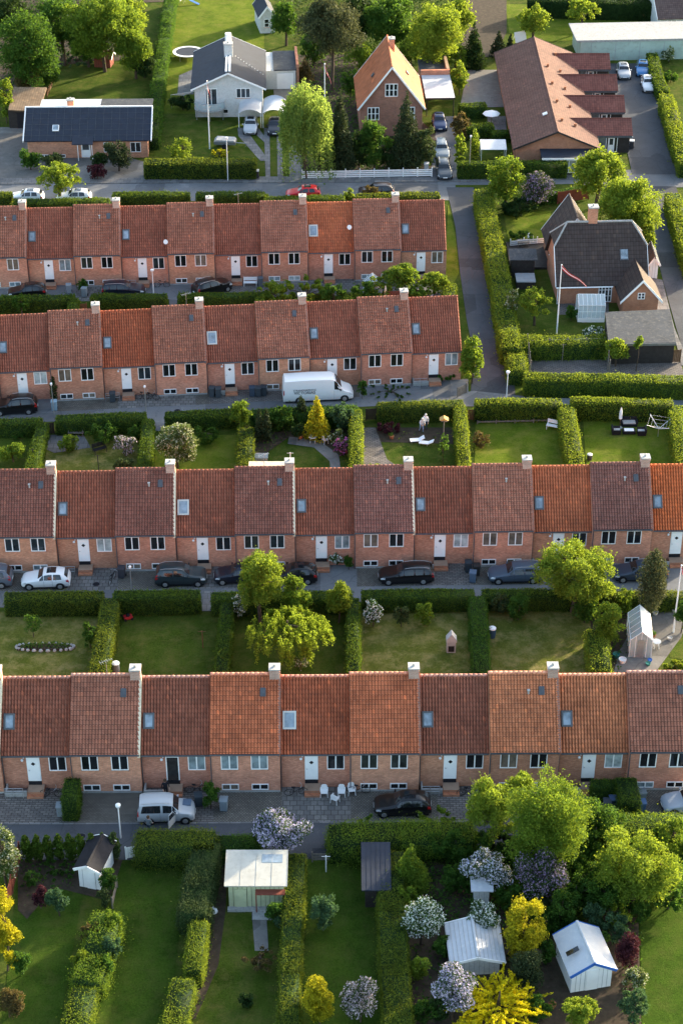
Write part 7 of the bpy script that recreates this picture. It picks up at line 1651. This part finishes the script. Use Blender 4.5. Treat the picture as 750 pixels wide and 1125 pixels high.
# stones around the bed, pots, bags
t = thing('rock_bed', 'raised flower bed edged with grey stones on the left dry lawn', 'rock bed', G(50, 712)); m = MB(); m.prism([(-2.2, -.35), (2.2, -.35), (2.2, .4), (-2.2, .4)], 0, .16, 'z'); m.build('bed', 'soil', t)
for i in range(26):
    a = i / 26 * 6.283; m = MB(); r_ = rnd.uniform(.11, .2); m.lathe([(r_ * .5, 0), (r_, .08), (r_ * .8, .2), (r_ * .2, .26)], (2.35 * math.cos(a), .5 * math.sin(a), 0), 7, 1, rnd.uniform(.7, 1)); m.build('stone', 'concrete', t)
V_ = leaf_quads(np.column_stack([NP.uniform(-2, 2, 260), NP.uniform(-.3, .3, 260), NP.uniform(.15, .5, 260)]), unit(260), .09); put(bpy.data.objects.new('foliage', leaf_mesh('bed_leaves', V_, ['green'])), t)
t = thing('planter_bags', 'cluster of white round planter bags beside the olive hedge', 'planters', G(229, 1005))
for dx, dy, r_ in ((-.2, .5, .22), (.15, .3, .26), (.4, .15, .24), (.05, -.15, .24), (-.15, .1, .2), (.1, -.4, .2)): m = MB(); m.lathe([(r_ * .6, 0), (r_, r_ * .7), (r_ * .9, r_ * 1.3), (r_ * .3, r_ * 1.7)], (dx, dy, 0), 10); m.build('bag', 'lamp_white', t)
for x, y, r_, lab in ((330, 482, .28, 'terracotta pot beside the cafe table'), (606, 1107, .25, 'terracotta pot on the path left of the white shed'), (717, 700, .2, 'orange pot right of the greenhouse'), (430, 482, .22, 'dark blue pot below the maroon bush')):
    t = thing('flower_pot', lab, 'flower pot', G(x, y), 0, 'garden pots'); m = MB(); m.lathe([(r_ * .6, 0), (r_, r_ * 1.3), (r_ * 1.1, r_ * 1.32), (r_ * 1.1, r_ * 1.5), (r_ * .9, r_ * 1.5)], n=12); m.build('pot', 'terracotta', t); V_ = leaf_quads(NP.normal(scale=r_ * .5, size=(60, 3)) + np.array([[0, 0, r_ * 2]]), unit(60), .07); put(bpy.data.objects.new('foliage', leaf_mesh('pot_leaves', V_, ['green'])), t)
clutter = [(682, 672, 'blue_trim'), (690, 668, 'lamp_white'), (713, 727, 'blue_trim'), (676, 722, 'teal'), (726, 665, 'terracotta'), (731, 668, 'terracotta'), (719, 675, 'cap'), (740, 672, 'cap'), (711, 731, 'teal'), (683, 728, 'lamp_white'), (703, 664, 'terracotta'), (735, 703, 'cap')]
nm_ = ['dark blue tub left behind the greenhouse', 'white tub behind the greenhouse', 'blue pot in front of the greenhouse door', 'green tub left of the greenhouse', 'terracotta tub beside the conifer trunk', 'second terracotta tub nearest the flagpole bed', 'stone pot by the conifer foot', 'stone pot by the flagpole hedge', 'green pot at the greenhouse front corner', 'small white pail left of the greenhouse door', 'terracotta tub behind the white folding table', 'stone pot on the gravel beside the flagpole']
for (x, y, mt), lab in zip(clutter, nm_):
    r_ = rnd.uniform(.2, .34); t = thing('plant_tub', lab, 'plant tub', G(x, y), 0, 'tubs around the greenhouse'); m = MB(); m.lathe([(r_ * .7, 0), (r_, r_ * 1.2), (r_ * .85, r_ * 1.2), (r_ * .8, r_ * 1.0)], n=12); m.build('tub', mt, t)
# mower, poles
t = thing('lawn_mower', 'red lawn mower beside the dark shrub under the lane hedge', 'lawn mower', G(141, 680), R(20)); m = MB(); m.box(-.35, .35, -.25, .25, .12, .32); m.build('deck', 'red', t); m = MB(); m.lathe([(.16, .32), (.16, .45), (.08, .5)], n=10); m.build('motor', 'black', t); m = MB(); m.path([(-.3, -.2, .3), (-.9, -.2, .95), (-.9, .2, .95), (-.3, .2, .3)], .018); m.build('handle', 'black', t)
for sx in (-.28, .28):
    for sy in (-.28, .28): m = MB(); m.tube((sx, sy - .03, .11), (sx, sy + .03, .11), .11, .11, 10); m.build('wheel', 'rubber', t)

# ------------------------------------------------------------------ fences
def fence(label, pts, h, mat='wood_brown', kind='board', cat='fence', gap=.16, name='fence', postmat=None):
    P = [G(*q) for q in pts]; A = P[0].copy(); t = thing(name, label, cat, A)
    for a, b in zip(P, P[1:]):
        a, b = a - A, b - A; L_ = (b - a).length; d = (b - a) / L_; ang = math.atan2(d.y, d.x); n = max(1, round(L_ / 1.8)); Rz = Matrix.Rotation(ang, 3, 'Z'); m = MB()
        if kind == 'board':
            k = int(L_ / gap); 
            for i in range(k): c = a + d * ((i + .5) * L_ / k); m.cbox((c.x, c.y, h / 2 + .05), L_ / k - .015, .025, h - .1 + rnd.uniform(-.02, .02), Rz)
        elif kind == 'rail':
            for z_ in [.2 + .24 * i for i in range(int((h - .1) / .24))]: c = (a + b) / 2; m.cbox((c.x, c.y, z_ + .05), L_, .03, .16, Rz)
        elif kind == 'wire':
            for z_ in (.05, h * .35, h * .65, h * .95): m.tube(a + Vector((0, 0, z_)), b + Vector((0, 0, z_)), .012, .012, 4)
        m.build({'board': 'board_panel', 'rail': 'rail', 'wire': 'wire'}[kind], mat, t)
        for i in range(n + 1): c = a + d * (i * L_ / n); m = MB(); m.cbox((c.x, c.y, h / 2 + .04), .1, .1, h + .08, Rz); m.build('post', postmat or mat, t)
    return t
fence('white horizontal board fence along the top road below the conifers', [(332, 197), (474, 194.5)], 1.2, 'white', 'rail')
fence('red-brown board fence at the bottom left garden', [(23, 945), (10, 1000)], 1.7, 'wood_red'); fence('brown weathered board fence below the flat grey garage', [(678, 400), (746, 398.5)], 1.5, 'wood_brown')
fence('wire fence with wooden poles across the paved yard', [(578, 388), (582, 418)], 2.2, 'wood_grey', 'wire'); fence('wire fence in the middle of the paved yard', [(664, 386), (668, 417)], 2.2, 'wood_grey', 'wire'); fence('long wire fence along the top of the paved yard', [(582, 392), (682, 389)], 2.0, 'steel', 'wire', postmat='wood_grey')
fence('white picket gate panel beside the wild hedge', [(139, 944), (150, 942)], 1.1, 'white', name='gate', cat='gate'); fence('dark wooden gate in the hedge gap above the slate patio', [(49, 478), (60, 477)], 1.3, 'wood_dark', name='gate', cat='gate'); fence('dark slatted gate left of the maroon bush', [(402, 462), (413, 461.5)], 1.3, 'wood_dark', name='gate', cat='gate')
fence('brown gate left of the bench lawn hedge', [(513, 462), (521, 462)], 1.2, 'wood_brown', name='gate', cat='gate'); fence('dark red fence behind the purple-flowering bush', [(612, 224), (646, 219)], 1.5, 'wood_red'); fence('low brown plank fence at the head of the middle near lawn', [(343, 947), (396, 946)], .9, 'wood_grey', 'rail')
fence('brown fence behind the folded beige parasol', [(425, 334), (462, 332)], 1.5, 'wood_red'); fence('low timber edging at the bottom of the bench lawn', [(520, 517), (640, 516)], .5, 'wood_grey', 'rail'); fence('low timber edging under the hedge of the bench lawn', [(524, 466), (606, 464)], .35, 'wood_grey', 'rail')
fence('brown pen fence beside the shingle-roofed shed', [(52, 108), (60, 90)], 1.2, 'wood_brown', 'rail'); fence('thin wooden rail fence left of the long lawn', [(124, 998), (129, 975)], 1.0, 'wood_grey', 'rail'); fence('brown gate in the first gap of the farthest gardens', [(84, 345), (96, 344.5)], 1.2, 'wood_brown', name='gate', cat='gate')
fence('glass and timber deck railing behind the cross road hedge', [(560, 272), (604, 268)], 1.0, 'lamp_white', 'rail'); fence('grey plank fence at the end house of the third terrace', [(502, 437), (512, 432)], 1.1, 'wood_grey', 'board'); fence('dark fence at the right edge of the near gardens', [(745, 930), (765, 928)], 1.6, 'wood_grey')
# the dark deck, satellite dishes, baskets
mb = MB(); p = G(560, 296); q = G(606, 268); mb.box(0, q.x - p.x, 0, q.y - p.y, 0, .25); t = mb.build('deck', 'wood_dark'); t.location = p; tag(t, 'dark timber deck between the cross road hedge and the brown-roofed house', 'deck')
for key, x, z_, o_, lab in (('far', 384, 5.9, -1.2, 'satellite dish on the roof edge of the farthest terrace, right of centre'), ('far', 182.5, 5.0, -.4, 'satellite dish on the farthest terrace left of the aslant black car')):
    p = on_row(key, x, o_, z_); t = thing('satellite_dish', lab, 'satellite dish', (p.x, p.y, z_), R(-20), 'satellite dishes'); m = MB(); m.lathe([(.02, 0), (.15, .02), (.25, .08), (.26, .1)], n=16); d = m.build('dish', 'lamp_white', t); d.rotation_euler = (R(70), 0, 0); m = MB(); m.tube((0, .03, 0), (0, .25, -.5), .025); m.build('bracket', 'steel', t); m = MB(); m.tube((0, 0, -.2), (0, -.35, .0), .012); m.build('receiver_arm', 'steel', t)
p = G(100, 1) if False else None

for pts, lf, dn in (([(440, 925), (760, 922), (760, 985), (700, 990), (640, 1010), (600, 1035), (520, 1030), (440, 1000)], 'green', 60), ([(605, 940), (705, 940), (706, 1130), (682, 1130), (684, 1030), (650, 1000), (605, 1010)], 'green', 20), ([(440, 1000), (500, 1000), (498, 1125), (442, 1125)], 'green', 12), ([(555, 1030), (600, 1030), (596, 1125), (550, 1125)], 'dark', 18),
                    ([(20, 945), (85, 945), (80, 985), (45, 975), (28, 1000)], 'green', 12), ([(215, 1010), (240, 1000), (222, 1110), (206, 1118)], 'green', 5), ([(262, 470), (395, 466), (392, 485), (320, 478), (292, 500), (262, 500)], 'green', 12), ([(412, 472), (500, 472), (500, 484), (416, 484)], 'bright', 4), ([(645, 655), (760, 657), (700, 688), (680, 742), (655, 742)], 'green', 14),
                    ([(-5, -5), (150, -5), (138, 62), (60, 72), (30, 95), (-5, 95)], 'dark', 12), ([(318, 60), (390, 60), (395, 118), (395, 190), (332, 192), (320, 130)], 'green', 12), ([(395, 152), (474, 150), (474, 192), (395, 192)], 'green', 14), ([(395, 330), (380, 320), (300, 320), (286, 340), (380, 345), (490, 340), (492, 322), (400, 318)], 'green', 9), ([(535, 215), (640, 210), (600, 232), (553, 236)], 'green', 10), ([(300, -5), (512, -5), (512, 66), (470, 66), (440, 40), (400, 60), (330, 60)], 'dark', 9)):
    undergrowth(pts, lf, dn, 1.0 if dn > 50 else .55 if dn > 8 else .25, ls=.11 if pts[0][1] > 300 else .16)

for key, x, o_, lab in (('second', 106, 1.9, 'round iron manhole cover right of the white hatchback'), ('front', 82 + 8, 4.6, 'round manhole cover in the near lane beside the upright clipped hedge'), ('front', 560, 5.0, 'round manhole cover in the near lane below the pale yellow-green tree'), ('third', 195, 3.0, 'round manhole cover in the lane of the third terrace')):
    p = on_row(key, x, o_); t = thing('manhole_cover', lab, 'manhole cover', (p.x, p.y, .03), 0, 'manhole covers'); m = MB(); m.lathe([(.34, 0), (.34, .02), (.30, .022)], n=18); m.build('ring', 'lead', t); m = MB(); m.lathe([(.28, .015), (.28, .026)], n=18); m.build('lid', 'black', t)
for key, x, kind_, lab in (('front', 118, 'tall', 'thin aerial on the ridge left of the clipped upright hedge house'), ('second', 290, 'tall', 'thin aerial on the second ridge behind the birch'), ('third', 205, 'tall', 'thin aerial on the third ridge left of the pale skylight'), ('far', 262, 'low', 'thin aerial on the farthest ridge above the white bench')):
    y0_, ze_, yr_, zr_ = DIM[kind_]; p = on_row(key, x, -yr_, zr_); t = thing('roof_aerial', lab, 'aerial', (p.x, p.y, zr_ + .1), R(30), 'roof aerials'); m = MB(); m.tube((0, 0, 0), (0, 0, 1.3), .02); m.build('mast', 'steel', t); m = MB(); m.tube((-.5, 0, 1.2), (.5, 0, 1.2), .012)
    for i in range(6): m.tube((-.45 + .18 * i, -.25 + .02 * i, 1.2), (-.45 + .18 * i, .25 - .02 * i, 1.2), .008)
    m.build('rods', 'steel', t)
# ------------------------------------------------------------------ camera, sun, sky
cam = bpy.data.cameras.new('camera'); co = bpy.data.objects.new('camera', cam); C.objects.link(co)
co.location = (0, 0, H); co.rotation_euler = (math.pi / 2 - TH, 0, 0)
cam.sensor_fit = 'VERTICAL'; cam.sensor_height = 36; cam.lens = PF / 1125 * 36; cam.clip_start = 1; cam.clip_end = 5000
bpy.context.scene.camera = co
sc = bpy.context.scene
EL, AZ = R(15), R(48)                       # AZ: from +Y (away from the camera) towards +X
sd = Vector((math.cos(EL) * math.sin(AZ), math.cos(EL) * math.cos(AZ), math.sin(EL)))
sl = bpy.data.lights.new('sun', 'SUN'); sl.energy = 3.3; sl.angle = R(1.5); sl.color = (1.0, .86, .66)
so = bpy.data.objects.new('sun', sl); C.objects.link(so); so.rotation_euler = (-sd).to_track_quat('-Z', 'Y').to_euler(); so.location = (60, 60, 120)
w = bpy.data.worlds.new('World'); sc.world = w; w.use_nodes = True; nt = w.node_tree
bg = nt.nodes['Background']; sk = nt.nodes.new('ShaderNodeTexSky'); sk.sky_type = 'NISHITA'; sk.sun_disc = False; sk.sun_elevation = EL; sk.sun_rotation = AZ
sk.air_density = 1.0; sk.dust_density = 2.5; sk.ozone_density = 1.0
nt.links.new(sk.outputs[0], bg.inputs[0]); bg.inputs[1].default_value = .15
v = sc.view_settings; v.view_transform = 'Standard'; v.look = 'None'; v.exposure = 2.15
v.use_white_balance = True; v.white_balance_temperature = 6750; v.white_balance_tint = 8; v.gamma = 1
